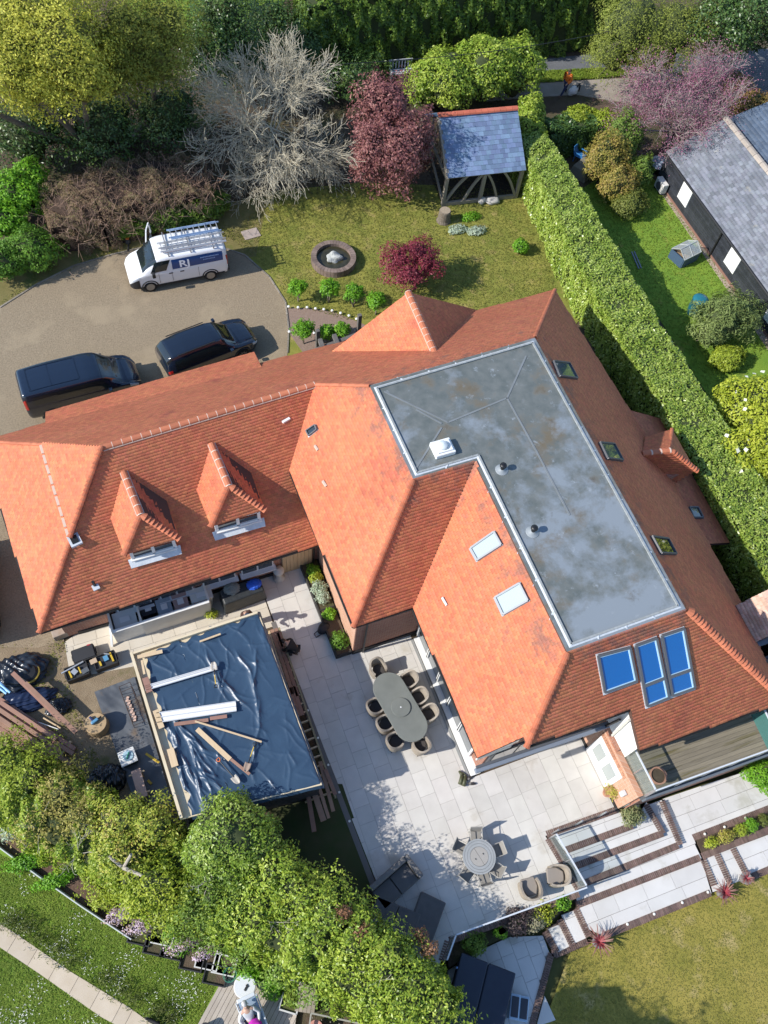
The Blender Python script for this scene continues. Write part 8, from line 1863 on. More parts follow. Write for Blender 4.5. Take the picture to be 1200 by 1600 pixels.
tree('shaded undergrowth tree below the top left crowns', [((-1.56, 43.08, 2.20), (3.2, 2.4, 2.2)), ((2.44, 42.58, 2.40), (3.2, 2.6, 2.3)), ((6.09, 42.49, 2.40), (2.6, 2.4, 2.2)), ((0.88, 44.34, 3.00), (3.0, 2.0, 2.6))], 26000, L_DKLAUREL, .16, (4, 44, 0), 54, 4)
tree('dark shrub behind the bare tree, top centre', [((13.87, 49.35, 2.20), (2.6, 1.8, 2.2)), ((15.26, 47.34, 2.00), (2.4, 1.6, 2.0)), ((11.52, 46.92, 1.80), (2.2, 1.8, 1.8)), ((17.95, 44.37, 1.40), (2.2, 1.4, 1.4))], 22000, L_DKLAUREL, .16, (15.06, 50.74, 0.00), 55, 4)
# back hedge along the lane
hedge('laurel_hedge', 'tall dark laurel hedge along the far side of the lane', [(15.63, 48.51, 0.00), (21.18, 48.14, 0.00), (26.43, 47.59, 0.00), (31.59, 47.39, 0.00), (37.04, 46.85, 0.00)], [3.5, 4.0, 4.0, 3.8, 3.5], [4.4, 5.0, 5.4, 5.4, 5.0], 75000, leafmat('back_laurel', [(.025, .055, .010), (.055, .10, .014), (.11, .165, .022), (.17, .22, .035)], .42, .22, .35), .19, seed=9, lump=.35)
tree('pale yellow-green weeping tree over the lane, top right', [((33.61, 40.20, 5.00), (2.6, 2.2, 2.6)), ((36.53, 39.54, 4.60), (2.4, 2.2, 2.4)), ((35.46, 39.15, 3.40), (2.2, 1.8, 1.8)), ((33.35, 40.65, 2.80), (2.0, 1.6, 1.6))], 30000, leafmat('willow', [(.10, .13, .022), (.17, .20, .03), (.25, .27, .06)], .6, .35, .6), .14, (37.73, 43.11, 0.00), 56, 7, aspect=.25)
tree('dark evergreen at the top right corner', [((39.00, 39.07, 5.50), (2.4, 2.2, 2.6)), ((40.84, 38.42, 6.00), (2.6, 2.4, 3.0)), ((42.02, 40.55, 3.40), (2.4, 1.8, 2.0)), ((44.81, 39.34, 4.00), (2.6, 2.0, 2.4))], 26000, L_DKLAUREL, .18, (46.53, 43.84, 0.00), 57, 8)
bush('copper_shrub', 'yellow and copper shrub between the blossom tree and the lane', 'shrub', [((41.43, 37.96, 0.90), (1.3, 1.0, 1.0)), ((41.54, 36.24, 0.90), (1.2, .9, .9)), ((42.49, 35.80, 0.90), (1.2, .9, .9))], 5000, leafmat('copper', [(.13, .12, .02), (.22, .15, .05), (.28, .15, .07)], .6, .2, .9), .17, seed=58)

# -- shrub belt between the plots (south-west)
SW = 'shrubs in the belt between the two gardens'
def sw(nm, label, blobs, n, leaf, size, seed, **k): return bush(nm, label, 'shrub', blobs, n, leaf, size, SW, seed=seed, depth=k.pop('depth', .5), lump=k.pop('lump', .34), core=k.pop('core', .5), **k)
sw('yellow_shrub', 'yellow-green shrub at the left edge of the belt', [((-7.80, 10.16, 1.40), (1.2, 1.2, 1.0)), ((-7.03, 9.39, 1.50), (1.2, 1.2, 1.0)), ((-7.84, 8.94, 1.20), (1.2, 1.0, .9))], 8000, L_YG, .11, 61)
sw('bronze_shrub', 'olive brown twiggy shrub next to the yellow one in the belt', [((-6.18, 8.49, 1.60), (1.1, 1.1, .9)), ((-6.62, 7.69, 1.30), (1.2, 1.0, .9)), ((-5.63, 7.51, 1.50), (1.0, 1.0, .9))], 8000, leafmat('bronze_green', [(.12, .12, .022), (.20, .19, .035), (.26, .22, .06), (.16, .11, .05)], .6, .25, .9), .10, 62)
sw('photinia', 'shrub with reddish young leaves in the middle of the belt', [((-4.40, 6.77, 1.90), (1.1, 1.0, 1.0)), ((-3.41, 6.28, 2.00), (1.0, 1.0, 1.0)), ((-4.44, 5.85, 1.60), (1.2, 1.0, 1.0))], 9000, leafmat('photinia', [(.10, .145, .016), (.19, .235, .026), (.30, .31, .045), (.25, .15, .06)], .5, .28, 1.1), .115, 63)
sw('yellow_shrub', 'lime yellow shrub above the wisteria boxes', [((-3.68, 4.50, 1.60), (1.2, 1.1, 1.1)), ((-3.31, 3.56, 1.30), (1.1, 1.0, .9)), ((-4.37, 5.00, 1.30), (1.0, .9, .9)), ((-5.07, 5.39, 1.10), (1.0, .8, .8))], 9500, leafmat('lime_yellow', [(.10, .14, .012), (.20, .25, .02), (.31, .33, .035)], .5, .32, .9), .11, 64)
sw('camellia', 'big round dark green glossy camellia at the corner of the tarpaulin', [((-1.01, 5.12, 2.60), (1.35, 1.3, 1.2)), ((-1.77, 4.88, 2.20), (1.0, 1.0, 1.0)), ((-0.43, 4.52, 2.30), (1.1, 1.0, 1.0)), ((-1.25, 4.29, 2.00), (1.1, 1.0, 1.0))], 15000, leafmat('camellia_bright', [(.045, .085, .010), (.10, .165, .016), (.18, .245, .03), (.32, .37, .12)], .4, .25, 1.2, .4), .115, 65, depth=.22, lump=.16, core=.75)
sw('laurel_bush', 'dark shaded laurel below the camellia in the belt', [((-2.21, 3.54, 1.50), (1.1, 1.0, 1.0)), ((-2.89, 3.09, 1.30), (1.0, .9, .9)), ((-1.28, 3.28, 1.70), (1.1, 1.0, 1.0))], 8000, L_CAMEL, .11, 66)
sw('photinia', 'yellow-green photinia right of the camellia', [((-0.01, 3.39, 2.10), (1.2, 1.1, 1.1)), ((0.57, 2.44, 2.20), (1.2, 1.1, 1.1)), ((-0.72, 2.54, 1.90), (1.2, 1.1, 1.0))], 9500, L_LAURELY, .115, 67)
sw('photinia', 'photinia with red tips above the shaded lawn', [((1.36, 1.53, 2.30), (1.2, 1.1, 1.1)), ((1.92, 0.62, 2.30), (1.1, 1.1, 1.1)), ((0.55, 1.05, 2.00), (1.2, 1.1, 1.1)), ((1.34, 0.17, 1.80), (1.1, 1.0, 1.0))], 11000, L_LAURELY, .115, 68)
sw('photinia', 'photinia at the bottom of the belt beside the hot tub', [((2.66, -0.34, 2.30), (1.1, 1.1, 1.0)), ((2.95, -1.31, 2.20), (1.1, 1.1, 1.0)), ((2.02, -0.95, 1.90), (1.1, 1.1, 1.0)), ((3.45, -2.25, 2.10), (1.0, 1.0, 1.0)), ((2.46, -2.05, 2.00), (1.1, 1.1, 1.0))], 12000, L_LAURELY, .115, 69)
sw('laurel_bush', 'green laurel low in the belt above the timber deck', [((-1.19, 1.83, 1.20), (1.2, .8, .9)), ((-0.20, 0.77, 1.20), (1.2, .8, .9)), ((-1.93, 2.34, 1.00), (.9, .7, .8)), ((0.78, -0.23, 1.10), (1.1, .7, .9))], 9000, leafmat('mid_laurel', [(.05, .10, .012), (.11, .18, .02), (.2, .26, .04)], .45, .25, 1.0), .11, 70)
hedge('mixed_hedge', 'low mixed hedge filling in beneath the shrubs of the belt', [(-9.00, 10.29, 1.00), (-7.08, 8.61, 1.00), (-5.44, 6.87, 1.00), (-3.84, 5.14, 1.00), (-2.23, 3.64, 1.00), (-0.41, 2.24, 1.00), (1.12, 0.72, 1.00), (2.64, -1.29, 1.00), (3.44, -2.66, 1.00)], 2.4, [1.7, 1.8, 1.8, 1.7, 1.8, 2.2, 2.4, 2.4, 2.4], 60000, L_LAURELY, .115, seed=77, lump=.3)
for i, (p, lab) in enumerate((((1.70, 1.42, 2.90), 'red tipped sprig above the shaded lawn, left of the pair'), ((2.05, 0.72, 2.90), 'red tipped sprig above the shaded lawn, right of the pair'), ((3.98, -0.51, 2.20), 'tall pinkish-brown plumes beside the sofa end'), ((3.84, -0.03, 1.90), 'brown plumes next to the ottoman'))):
    bush('photinia_sprig', lab, 'shrub', [(p, (.34, .3, .3 if i < 2 else .55))], 260, L_REDTIP, .10, 'reddish sprigs in the belt', seed=71 + i, core=0, depth=.5, base=(p[0], p[1], 0))
# cut pale branches showing through the belt
rng = np.random.default_rng(91); segs = []
for p in ((-4.79, 6.77, 2.10), (-5.97, 6.37, 1.90), (-7.00, 7.62, 1.90), (-1.98, 3.97, 2.60), (-0.62, 2.06, 2.60), (2.25, -0.76, 2.60)):
    for k in range(5):
        d = unit(rng.normal(size=3) + np.array([0, 0, .1])); s_, _ = grow(np.array(p) - np.array([0, 0, .3]), d, .55, .014, 2, rng, (2, 3), .7, .7, .3, .1, 2, rmin=.005); segs += s_
V, F = segs_mesh(segs, 5); o = npmesh('bare_twigs', V, F, mat('pale_twig', (.42, .38, .30), .9, (.5, .46, .38), 3), None, stuff=True); tag(o, 'pale bare twigs poking through the shrub belt', 'twigs')
st_ = thing('cut_trunk', 'pale sawn-off trunk with stubs in the middle of the shrub belt', 'trunk', (-4.94, 5.47, 0.00)); 
b_ = MB(); c = Vector((-4.60, 5.28, 2.20))
b_.tube([Vector((-4.94, 5.47, 0.00)), c + Vector((0, 0, -.5)), c], [.09, .08, .07], 8); wpart('stem', b_, mat('pale_bark', (.36, .32, .26), .9), st_)
for e in ((-4.21, 5.51, 2.70), (-4.05, 4.79, 2.50), (-4.94, 5.76, 2.40), (-4.41, 5.10, 2.80)):
    b_ = MB(); b_.tube([c, e], [.065, .05], 8); wpart('cut_branch', b_, mat('pale_bark', (0, 0, 0)), st_)
# wisteria along the hedge foot
bush('wisteria', 'lilac wisteria trailing over the planter boxes', 'climber', [((-5.23, 4.17, 0.50), (.6, .3, .3)), ((-4.62, 3.57, 0.50), (.7, .28, .3)), ((-3.47, 2.52, 0.40), (.8, .22, .25)), ((-2.95, 2.04, 0.40), (.5, .2, .2))], 2600, leafmat('wisteria', [(.34, .25, .32), (.42, .34, .42), (.28, .2, .16), (.2, .15, .1)], .7, .2, 1.5), .08, seed=76, core=0, depth=.6)
# bed plants
for i, (p, r, lf, n, lab) in enumerate((((-8.25, 8.15, 0.35), (.5, .4, .3), L_SILV, 700, 'silvery plant in the vegetable bed at the left edge'), ((-7.87, 6.97, 0.30), (.9, .35, .22), L_BRIGHT, 1500, 'row of leafy greens in the vegetable bed'), ((-7.17, 6.05, 0.30), (.8, .3, .22), L_BRIGHT, 1300, 'second row of leafy greens in the vegetable bed'), ((-7.36, 6.89, 0.25), (1.0, .25, .18), leafmat('bed_olive', [(.10, .10, .03), (.16, .15, .05), (.1, .06, .03)], .7, .2), 900, 'dry olive growth at the back of the vegetable bed'), ((-5.67, 4.83, 0.35), (.6, .35, .3), L_YG, 900, 'yellow-green seedlings at the end of the vegetable bed'), ((-3.61, 2.50, 0.25), (.35, .3, .25), L_BRIGHT, 500, 'green plant among the planter boxes'), ((-3.83, 3.09, 0.30), (.3, .3, .25), L_BRIGHT, 400, 'green plant between the white planter boxes'), ((-1.72, 0.93, 0.40), (.5, .35, .35), L_BRIGHT, 900, 'fresh green shrub behind the round white table'), ((-1.16, 0.25, 0.40), (.4, .35, .35), L_BRIGHT, 700, 'leafy green plant at the right rim of the timber deck'), ((-0.63, -0.17, 0.42), (.28, .4, .1), L_G2, 600, 'grass growing in the white framed planter'))):
    bush('bed_plant', lab, 'plant', [(p, r)], n, lf, .10, 'plants in the west garden beds', seed=80 + i, core=0, branches=False, depth=.5)
for i, (bl, lab) in enumerate((([((-8.73, 5.33, 0.10), (.62, .34, .13)), ((-8.37, 4.96, 0.10), (.62, .34, .13))], 'dark tussock by the stone path at the left'), ([((-7.93, 4.43, 0.10), (.62, .34, .13)), ((-7.50, 3.90, 0.12), (.66, .36, .14)), ((-7.13, 3.43, 0.10), (.62, .34, .13))], 'long dark tussock beside the stone path'), ([((-6.21, 2.48, 0.10), (.62, .34, .13)), ((-5.78, 2.00, 0.10), (.66, .34, .13)), ((-5.41, 1.59, 0.10), (.62, .34, .13))], 'tussock by the stone path above the cat'), ([((-4.76, 0.95, 0.10), (.62, .34, .13)), ((-4.52, 0.66, 0.10), (.5, .3, .13))], 'small tussock near the cat'))):
    bush('grass_tussock', lab, 'plant', bl, 700, leafmat('tussock', [(.045, .06, .012), (.08, .10, .02), (.14, .14, .05)], .7, .2), .14, 'tussocks by the stone path', seed=92 + i, core=0, branches=False, aspect=.15, depth=.5, upbias=0)
tree('tall tree just below the bottom edge, its shade falling on the lower lawn', [((-0.3, -4.7, 5.2), (1.8, 2.0, 1.6)), ((-1.6, -5.4, 5.0), (1.8, 1.8, 1.8)), ((1.0, -6.4, 5.2), (2.0, 1.8, 1.8))], 9000, L_OLIVE, .2, (0.2, -5.4, 0), 130, 7, group='shade trees', core=.85)
# planted strip by the middle wing
bed2 = thing('planting_bed', 'narrow raised bed along the sunny brick wall of the middle wing', 'raised bed', (5.0, 12.5, 0))
b_ = MB(); b_.prism([(4.72, 10.5), (5.33, 10.5), (5.33, 14.8), (4.62, 14.8)], 0, .28); wpart('soil', b_, M_SOIL, bed2)
b_ = MB(); b_.bar((4.70, 10.45, .16), (4.60, 14.8, .16), .06, .33); b_.bar((4.7, 10.47, .16), (5.33, 10.47, .16), .06, .33); b_.bar((4.66, 12.55, .16), (5.33, 12.55, .16), .05, .32); wpart('edging', b_, mat('dark_sleeper', (.03, .028, .026), .8), bed2)
for i, (y, lf, s, lab) in enumerate(((14.3, L_BRIGHT, .3, 'green'), (13.95, L_YG, .3, 'yellow-green'), (13.45, L_SILV, .36, 'silver-leaved'), (13.0, L_SILV, .3, 'greyish'), (12.2, L_BRIGHT, .28, 'spiky green'), (11.0, leafmat('mid_green', [(0, 0, 0)] * 3), .42, 'largest leafy'))):
    bush('bed_plant', '%s plant in the narrow bed by the middle wing, number %s from the gate' % (lab, ['one', 'two', 'three', 'four', 'five', 'six'][i]), 'plant', [((4.98, y, .28 + s * .6), (s, s, s * .8))], 700, lf, .09, 'plants in the narrow wall bed', seed=100 + i, core=0, depth=.5, base=(4.98, y, .28))
bush('potted_plant', 'yellow flowered plant at the right end of the bin store', 'plant', [((0.48, 13.86, 0.20), (.3, .22, .2))], 500, L_VYG, .07, seed=107, core=0, depth=.5)
# plants around the steps
pp = thing('potted_shrub', 'yellow-green shrub in a terracotta pot by the white door', 'plant', (12.67, 1.93, 0.00)); b_ = MB(); b_.lathe([(.14, 0), (.2, .3), (.22, .34), (.17, .34), (0, .3)], 18); part('pot', b_, M_TERRA, pp)
P, Nn = blob_points([((pp.location.x + .12, pp.location.y - .05, .62), (.38, .34, .36))], 700, .5, .25, 108); V, F = leaf_geo(P, Nn, .08); npmesh('foliage', V, F, leafmat('door_plant', [(.18, .18, .03), (.30, .29, .05), (.2, .12, .05)], .6, .25), pp, stuff=True)
bush('grey_shrub', 'grey-green shrub at the head of the garden steps', 'shrub', [((13.19, 0.88, 0.15), (.5, .42, .35))], 1100, leafmat('step_shrub', [(.10, .12, .045), (.17, .19, .08), (.2, .14, .08)], .6, .2), .075, seed=109, base=((13.19, 0.88, 0.15)[0], (13.19, 0.88, 0.15)[1], -.14))
for i, (p, r, lf, n, lab) in enumerate((((8.58, -0.92, -0.10), (.45, .4, .3), L_VYG, 900, 'yellow-green shrub below the balustrade near the steps'), ((9.34, -0.87, -0.10), (.35, .3, .25), L_BRIGHT, 700, 'small green shrub at the end of the balustrade'), ((8.11, -1.08, -0.05), (.5, .35, .3), L_GREY, 900, 'wispy grey-green shrub below the balustrade'), ((7.51, -0.85, 0.00), (.6, .5, .45), leafmat('black_leaf', [(.022, .016, .018), (.045, .03, .03), (.07, .05, .045)], .5, .1), 1500, 'dark purple-black shrub below the balustrade'), ((5.83, -0.97, -0.10), (.45, .42, .4), L_CAMEL, 1200, 'dark green rounded shrub in the corner by the hot tub'), ((6.87, -0.93, -0.20), (.3, .25, .25), L_BRIGHT, 400, 'tiny green shrub beside the dark shrub'))):
    bush('border_shrub', lab, 'shrub', [(p, r)], n, lf, .085, 'shrubs in the bed below the balustrade', seed=110 + i, depth=.45, core=.45, base=(p[0], p[1], -.45))
for i, (p, r, lf, lab) in enumerate((((15.84, -1.06, -0.40), (.35, .22, .2), L_VYG, 'left yellowish plant in the bed above the right patio'), ((16.51, -1.06, -0.40), (.45, .25, .22), leafmat('door_plant', [(0, 0, 0)] * 3), 'olive plant in the bed above the right patio'), ((17.23, -1.10, -0.40), (.35, .25, .22), L_YG, 'lime plant in the bed above the right patio'), ((17.64, -1.07, -0.35), (.3, .28, .25), L_BRIGHT, 'fresh green plant in the bed above the right patio'), ((18.29, -1.09, -0.40), (.35, .25, .22), L_OLIVE, 'olive plant at the right edge of the bed above the right patio'))):
    bush('border_plant', lab, 'plant', [(p, r)], 600, lf, .075, 'plants in the bed above the right patio', seed=120 + i, core=0, depth=.5, base=(p[0], p[1], -.6))
bush('green_shrub', 'bright green shrub against the balcony wall at the right edge', 'shrub', [((18.91, 0.48, 0.10), (.75, .5, .55)), ((19.14, -0.03, -0.10), (.5, .5, .45))], 3500, L_BRIGHT, .10, seed=126, base=((18.91, 0.48, 0.10)[0], (18.91, 0.48, 0.10)[1], -.56))
# ---------------------------------------------------------------- people and the cat
def skin_mesh(name, joints, edges, m, parent, root, sub=2):
    me = bpy.data.meshes.new(name); keys = list(joints); idx = {k: i for i, k in enumerate(keys)}
    me.from_pydata([joints[k][0] for k in keys], [(idx[a], idx[b]) for a, b in edges], [])
    o = bpy.data.objects.new(name + '_src', me); C.objects.link(o)
    sk = o.modifiers.new('skin', 'SKIN'); sk.use_smooth_shade = True
    for k in keys:
        r = joints[k][1]; me.skin_vertices[0].data[idx[k]].radius = r if isinstance(r, tuple) else (r, r)
    me.skin_vertices[0].data[idx[root]].use_root = True
    s = o.modifiers.new('sub', 'SUBSURF'); s.levels = sub; s.render_levels = sub
    dg = bpy.context.evaluated_depsgraph_get(); m2 = bpy.data.meshes.new_from_object(o.evaluated_get(dg)); m2.name = name
    bpy.data.objects.remove(o)
    m2.materials.clear(); m2.materials.append(m); m2.polygons.foreach_set('use_smooth', [True] * len(m2.polygons))
    k = bpy.data.objects.new(name, m2); C.objects.link(k); k.parent = parent
    return k
def human(label, loc, rz, J, skin, top_m, leg_m, hair_m, shoe_m, hair_long=False, bulk=.022):
    """J: joint name -> (x,y,z), facing +x. builds one body mesh plus clothes and hair as children"""
    t = thing('person', label, 'person', loc, rz)
    R_ = dict(pelvis=.125, waist=.115, chest=.14, neck=.055, head0=.085, head=.10, crown=.07, nose=.02)
    joints = {k: (v, R_.get(k, .05)) for k, v in J.items() if k in ('pelvis', 'waist', 'chest', 'neck', 'head0', 'head', 'crown')}
    h = Vector(J['head']); fwd = Vector(J.get('look', (1, 0, 0))).normalized(); joints['nose'] = (tuple(h + fwd * .115 - Vector((0, 0, .01))), .018)
    edges = [('pelvis', 'waist'), ('waist', 'chest'), ('chest', 'neck'), ('neck', 'head0'), ('head0', 'head'), ('head', 'crown'), ('head', 'nose')]
    for s in ('l', 'r'):
        for k, r in (('sh', .06), ('el', .042), ('wr', .028), ('pa', .036), ('hip', .095), ('kn', .06), ('an', .04), ('toe', .035)): joints[s + k] = (J[s + k], r)
        edges += [('chest', s + 'sh'), (s + 'sh', s + 'el'), (s + 'el', s + 'wr'), (s + 'wr', s + 'pa'), ('pelvis', s + 'hip'), (s + 'hip', s + 'kn'), (s + 'kn', s + 'an'), (s + 'an', s + 'toe')]
        w = Vector(J[s + 'wr']); p = Vector(J[s + 'pa']); d = (p - w).normalized(); side = d.cross(Vector((0, 0, 1)));
        if side.length < .1: side = Vector((0, 1, 0))
        side.normalize(); dn = Vector((0, 0, -1)) if abs(d.z) < .8 else Vector((1, 0, 0))
        for i, (off, ln) in enumerate(((-.03, .07), (-.01, .08), (.01, .075), (.03, .06))):
            a = p + side * off + d * ln * .55; b = a + d * ln * .4 + dn * ln * .3
            joints[f'{s}f{i}a'] = (tuple(a), .010); joints[f'{s}f{i}b'] = (tuple(b), .008); edges += [(s + 'pa', f'{s}f{i}a'), (f'{s}f{i}a', f'{s}f{i}b')]
        th = w.lerp(p, .5) + side * -.05 + d * .03; joints[s + 'tha'] = (tuple(th), .011); joints[s + 'thb'] = (tuple(th + d * .04 - side * .01), .009); edges += [(s + 'pa', s + 'tha'), (s + 'tha', s + 'thb')]
    body = skin_mesh('body', joints, edges, skin, t, 'pelvis')
    def cloth(nm, ks, ed, m, add, root): return skin_mesh(nm, {k: (joints[k][0], (joints[k][1] if not isinstance(joints[k][1], tuple) else joints[k][1][0]) + add) for k in ks}, ed, m, t, root)
    cloth('jacket', ['pelvis', 'waist', 'chest', 'lsh', 'lel', 'lwr', 'rsh', 'rel', 'rwr'], [('pelvis', 'waist'), ('waist', 'chest'), ('chest', 'lsh'), ('lsh', 'lel'), ('lel', 'lwr'), ('chest', 'rsh'), ('rsh', 'rel'), ('rel', 'rwr')], top_m, bulk, 'pelvis')
    cloth('trousers', ['pelvis', 'lhip', 'lkn', 'lan', 'rhip', 'rkn', 'ran'], [('pelvis', 'lhip'), ('lhip', 'lkn'), ('lkn', 'lan'), ('pelvis', 'rhip'), ('rhip', 'rkn'), ('rkn', 'ran')], leg_m, .02, 'pelvis')
    for s in ('l', 'r'):
        skin_mesh('shoe', {'a': (J[s + 'an'], .05), 'b': (J[s + 'toe'], .045)}, [('a', 'b')], shoe_m, t, 'a')
    up_ = (Vector(J['crown']) - Vector(J['head0'])).normalized()
    hb = h + up_ * .045 - fwd * .03; m = MB(); m.blob((0, 0, 0), (.105, .095, .10), 10, .05, 3); q = Vector((0, 0, 1)).rotation_difference(up_); m.v = [tuple(q @ Vector(v) + hb) for v in m.v]
    part('hair', m, hair_m, t, smooth=True)
    if hair_long: m = MB(); m.blob(tuple(h - fwd * .07 - up_ * .06), (.07, .09, .12), 8, .05, 4); part('hair', m, hair_m, t, smooth=True)
    sd = fwd.cross(up_).normalized()
    for s in (-1, 1):
        m = MB(); m.blob(tuple(h + fwd * .098 + sd * s * .034 + up_ * .012), (.011, .011, .011), 6, 0, 1); part('eye', m, mat('eye', (.05, .04, .035), .3), t)
        m = MB(); m.blob(tuple(h + sd * s * .102 - up_ * .005), (.022, .012, .03), 6, .05, 2); part('ear', m, skin, t)
    m = MB(); m.bar(h + fwd * .10 - up_ * .052 - sd * .022, h + fwd * .10 - up_ * .052 + sd * .022, .008, .008); part('mouth', m, mat('lips', (.35, .14, .12), .6), t)
    return t
M_SKIN = mat('skin', (.52, .32, .23), .55); M_HBR = mat('brown_hair', (.06, .04, .025), .7); M_HWH = mat('white_hair', (.5, .48, .45), .7)
STAND = dict(pelvis=(0, 0, .95), waist=(0, 0, 1.12), chest=(.01, 0, 1.32), neck=(.02, 0, 1.48), head0=(.03, 0, 1.55), head=(.045, 0, 1.63), crown=(.035, 0, 1.70),
             lsh=(.0, .19, 1.40), lel=(-.02, .27, 1.12), lwr=(.10, .26, .90), lpa=(.14, .25, .82), rsh=(.0, -.19, 1.40), rel=(-.02, -.27, 1.12), rwr=(.10, -.26, .90), rpa=(.14, -.25, .82),
             lhip=(0, .09, .88), lkn=(.03, .10, .48), lan=(0, .10, .08), ltoe=(.15, .11, .04), rhip=(0, -.09, .88), rkn=(.03, -.10, .48), ran=(0, -.10, .08), rtoe=(.15, -.11, .04))
j = dict(STAND); j.update(pelvis=(-.06, 0, .95), chest=(.12, 0, 1.27), neck=(.20, 0, 1.40), head0=(.24, 0, 1.46), head=(.29, 0, 1.52), crown=(.29, 0, 1.59), lsh=(.1, .19, 1.33), rsh=(.1, -.19, 1.33), lel=(.2, .25, 1.08), lwr=(.42, .18, 1.1), lpa=(.5, .16, 1.1), rel=(.2, -.25, 1.08), rwr=(.42, -.18, 1.1), rpa=(.5, -.16, 1.1), look=(1, 0, -.6))
human('worker in a brown jacket standing behind the raised corner of the tarpaulin', (1.67, 13.07, 0.00), -1.2, j, M_SKIN, mat('brown_jacket', (.085, .045, .035), .85), mat('dark_trousers', (.03, .028, .03), .85), mat('brown_cap', (.09, .05, .04), .8), M_PLAST)
# crouching worker
j = dict(pelvis=(-.14, 0, .52), waist=(-.02, 0, .66), chest=(.16, 0, .80), neck=(.29, 0, .87), head0=(.35, 0, .88), head=(.42, 0, .87), crown=(.46, 0, .93), lsh=(.16, .19, .84), lel=(.30, .26, .60), lwr=(.42, .16, .40), lpa=(.48, .13, .33), rsh=(.16, -.19, .84), rel=(.30, -.26, .60), rwr=(.46, -.16, .42), rpa=(.52, -.13, .36),
         lhip=(-.1, .1, .48), lkn=(.22, .16, .50), lan=(.02, .14, .08), ltoe=(.18, .16, .04), rhip=(-.1, -.1, .48), rkn=(.16, -.16, .22), ran=(-.22, -.13, .09), rtoe=(-.08, -.14, .04), look=(.6, 0, -.8))
human('worker in black clothes crouching on the terrace beside the deck frame', (3.14, 11.26, 0.00), 2.4, j, M_SKIN, mat('black_top', (.022, .02, .02), .85), mat('black_trousers', (.018, .017, .018), .85), M_HBR, M_PLAST)
# walker on the footpath
j = dict(STAND); j.update(lkn=(.22, .1, .50), lan=(.42, .1, .12), ltoe=(.57, .1, .12), rkn=(-.08, -.1, .48), ran=(-.36, -.1, .14), rtoe=(-.24, -.11, .05), lwr=(.22, .22, .98), lpa=(.3, .2, .94), rwr=(-.05, -.26, .86), rpa=(-.05, -.26, .77), look=(1, 0, -.1))
wk = (30.97, 41.36, 0.00); wloc_ = (wk[0], wk[1], .012)
human('person in an orange coat walking along the footpath', wloc_, PI + .35, j, M_SKIN, mat('orange_coat', (.85, .20, .02), .7), mat('navy_trousers', (.02, .03, .08), .8), M_HBR, M_PLAST, bulk=.06)
t = thing('shopping_bag', 'white bag with a dark strap held low beside the walker in orange', 'bag', (wk[0] + .55, wk[1] - .15, .012)); m = MB(); m.blob((0, 0, .32), (.34, .2, .3), 10, .12, 6, flat=0.0); part('bag', m, mat('white_bag', (.8, .8, .8), .7), t, smooth=True); m = MB(); m.tube([(.2, 0, .5), (.32, 0, .75), (.42, 0, .6), (.45, 0, .2)], .05, 8); part('strap', m, M_PLAST, t)
# woman resting on the lounger
j = dict(pelvis=(.02, 0, .50), waist=(-.12, 0, .62), chest=(-.28, 0, .80), neck=(-.40, 0, .95), head0=(-.43, 0, 1.0), head=(-.45, 0, 1.07), crown=(-.49, 0, 1.12), lsh=(-.30, .19, .86), lel=(-.12, .33, .68), lwr=(.12, .26, .64), lpa=(.2, .22, .64), rsh=(-.30, -.19, .86), rel=(-.12, -.33, .68), rwr=(.12, -.26, .64), rpa=(.2, -.22, .64),
         lhip=(.06, .1, .47), lkn=(.48, .14, .62), lan=(.86, .12, .42), ltoe=(1.0, .13, .48), rhip=(.06, -.1, .47), rkn=(.48, -.14, .62), ran=(.86, -.12, .42), rtoe=(1.0, -.13, .48), look=(1, 0, .1))
human('white haired person in a white top resting on the sun lounger', (-2.04, -0.33, 0.13), -PI / 2 + .06, j, M_SKIN, mat('white_top', (.58, .58, .58), .8), mat('navy_skirt', (.03, .035, .08), .8), M_HWH, mat('white_shoe', (.7, .7, .7), .6), True)
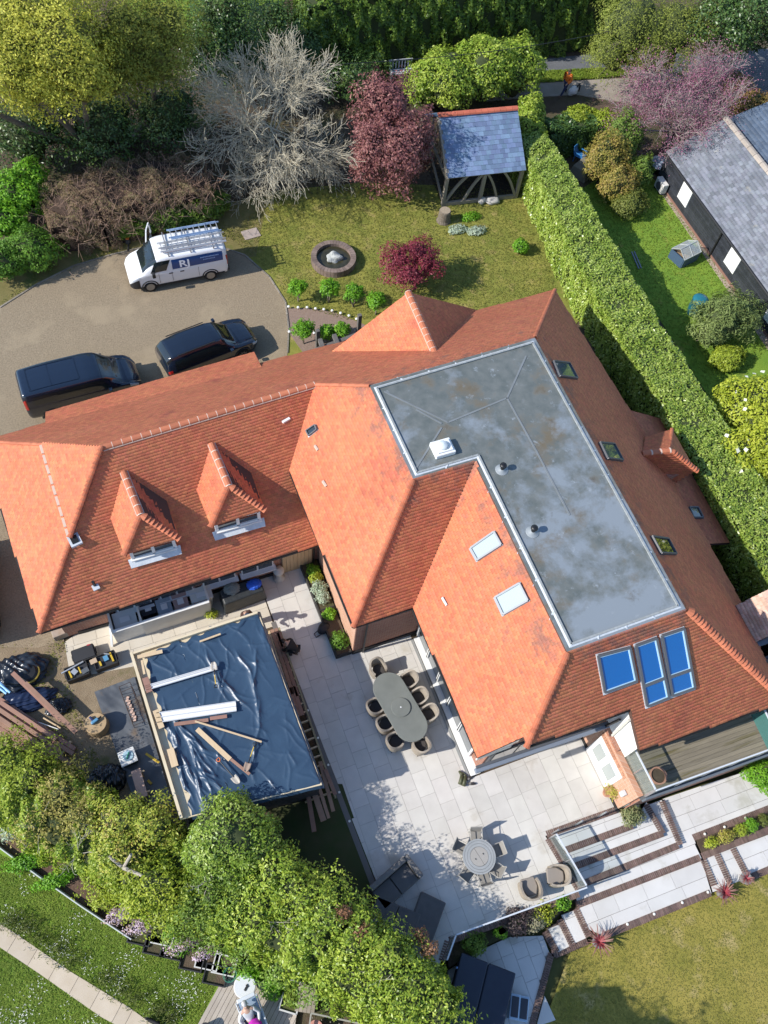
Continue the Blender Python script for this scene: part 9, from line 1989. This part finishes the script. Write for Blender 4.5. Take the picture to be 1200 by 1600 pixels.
lc = Vector((-1.95, -0.52, 0.90)); m = MB(); m.blob((0, 0, 0), (.22, .17, .09), 10, .15, 4); single('magenta_cloth', m, mat('magenta', (.55, .02, .42), .7), 'bright magenta bundle on the lap of the person on the lounger', 'cloth', None, (lc.x, lc.y, .80), smooth=True)
# black cat on the stone path
cp = (-5.00, 0.73, 0.00); t = thing('cat', 'black cat walking on the stone path at the bottom edge', 'cat', (cp[0], cp[1], .03), 2.4); M_CAT = mat('black_fur', (.012, .011, .011), .7)
J_ = dict(hip=((-.16, 0, .22), .065), mid=((0, 0, .21), .062), chest=((.14, 0, .22), .065), neck=((.21, 0, .25), .042), head=((.27, 0, .27), .046), muz=((.315, 0, .255), .022), t1=((-.25, 0, .24), .018), t2=((-.36, .02, .2), .015), t3=((-.46, .05, .24), .012),
          fl=((.13, .045, .14), .026), fl2=((.15, .045, .07), .018), fl3=((.16, .045, .012), .018), fr=((.13, -.045, .14), .026), fr2=((.10, -.045, .07), .018), fr3=((.10, -.045, .012), .018), bl=((-.14, .05, .14), .035), bl2=((-.20, .05, .08), .02), bl3=((-.17, .05, .012), .018), br=((-.14, -.05, .14), .035), br2=((-.17, -.05, .08), .02), br3=((-.13, -.05, .012), .018), e1=((.255, .03, .325), .010), e2=((.255, -.03, .325), .010))
skin_mesh('body', J_, [('hip', 'mid'), ('mid', 'chest'), ('chest', 'neck'), ('neck', 'head'), ('head', 'muz'), ('hip', 't1'), ('t1', 't2'), ('t2', 't3'), ('chest', 'fl'), ('fl', 'fl2'), ('fl2', 'fl3'), ('chest', 'fr'), ('fr', 'fr2'), ('fr2', 'fr3'), ('hip', 'bl'), ('bl', 'bl2'), ('bl2', 'bl3'), ('hip', 'br'), ('br', 'br2'), ('br2', 'br3'), ('head', 'e1'), ('head', 'e2')], M_CAT, t, 'mid')
m = MB(); m.lathe([(.048, 0), (.05, .012), (.048, .024)], 14, (.225, 0, .235)); part('collar', m, mat('pale_collar', (.5, .5, .55), .5), t)
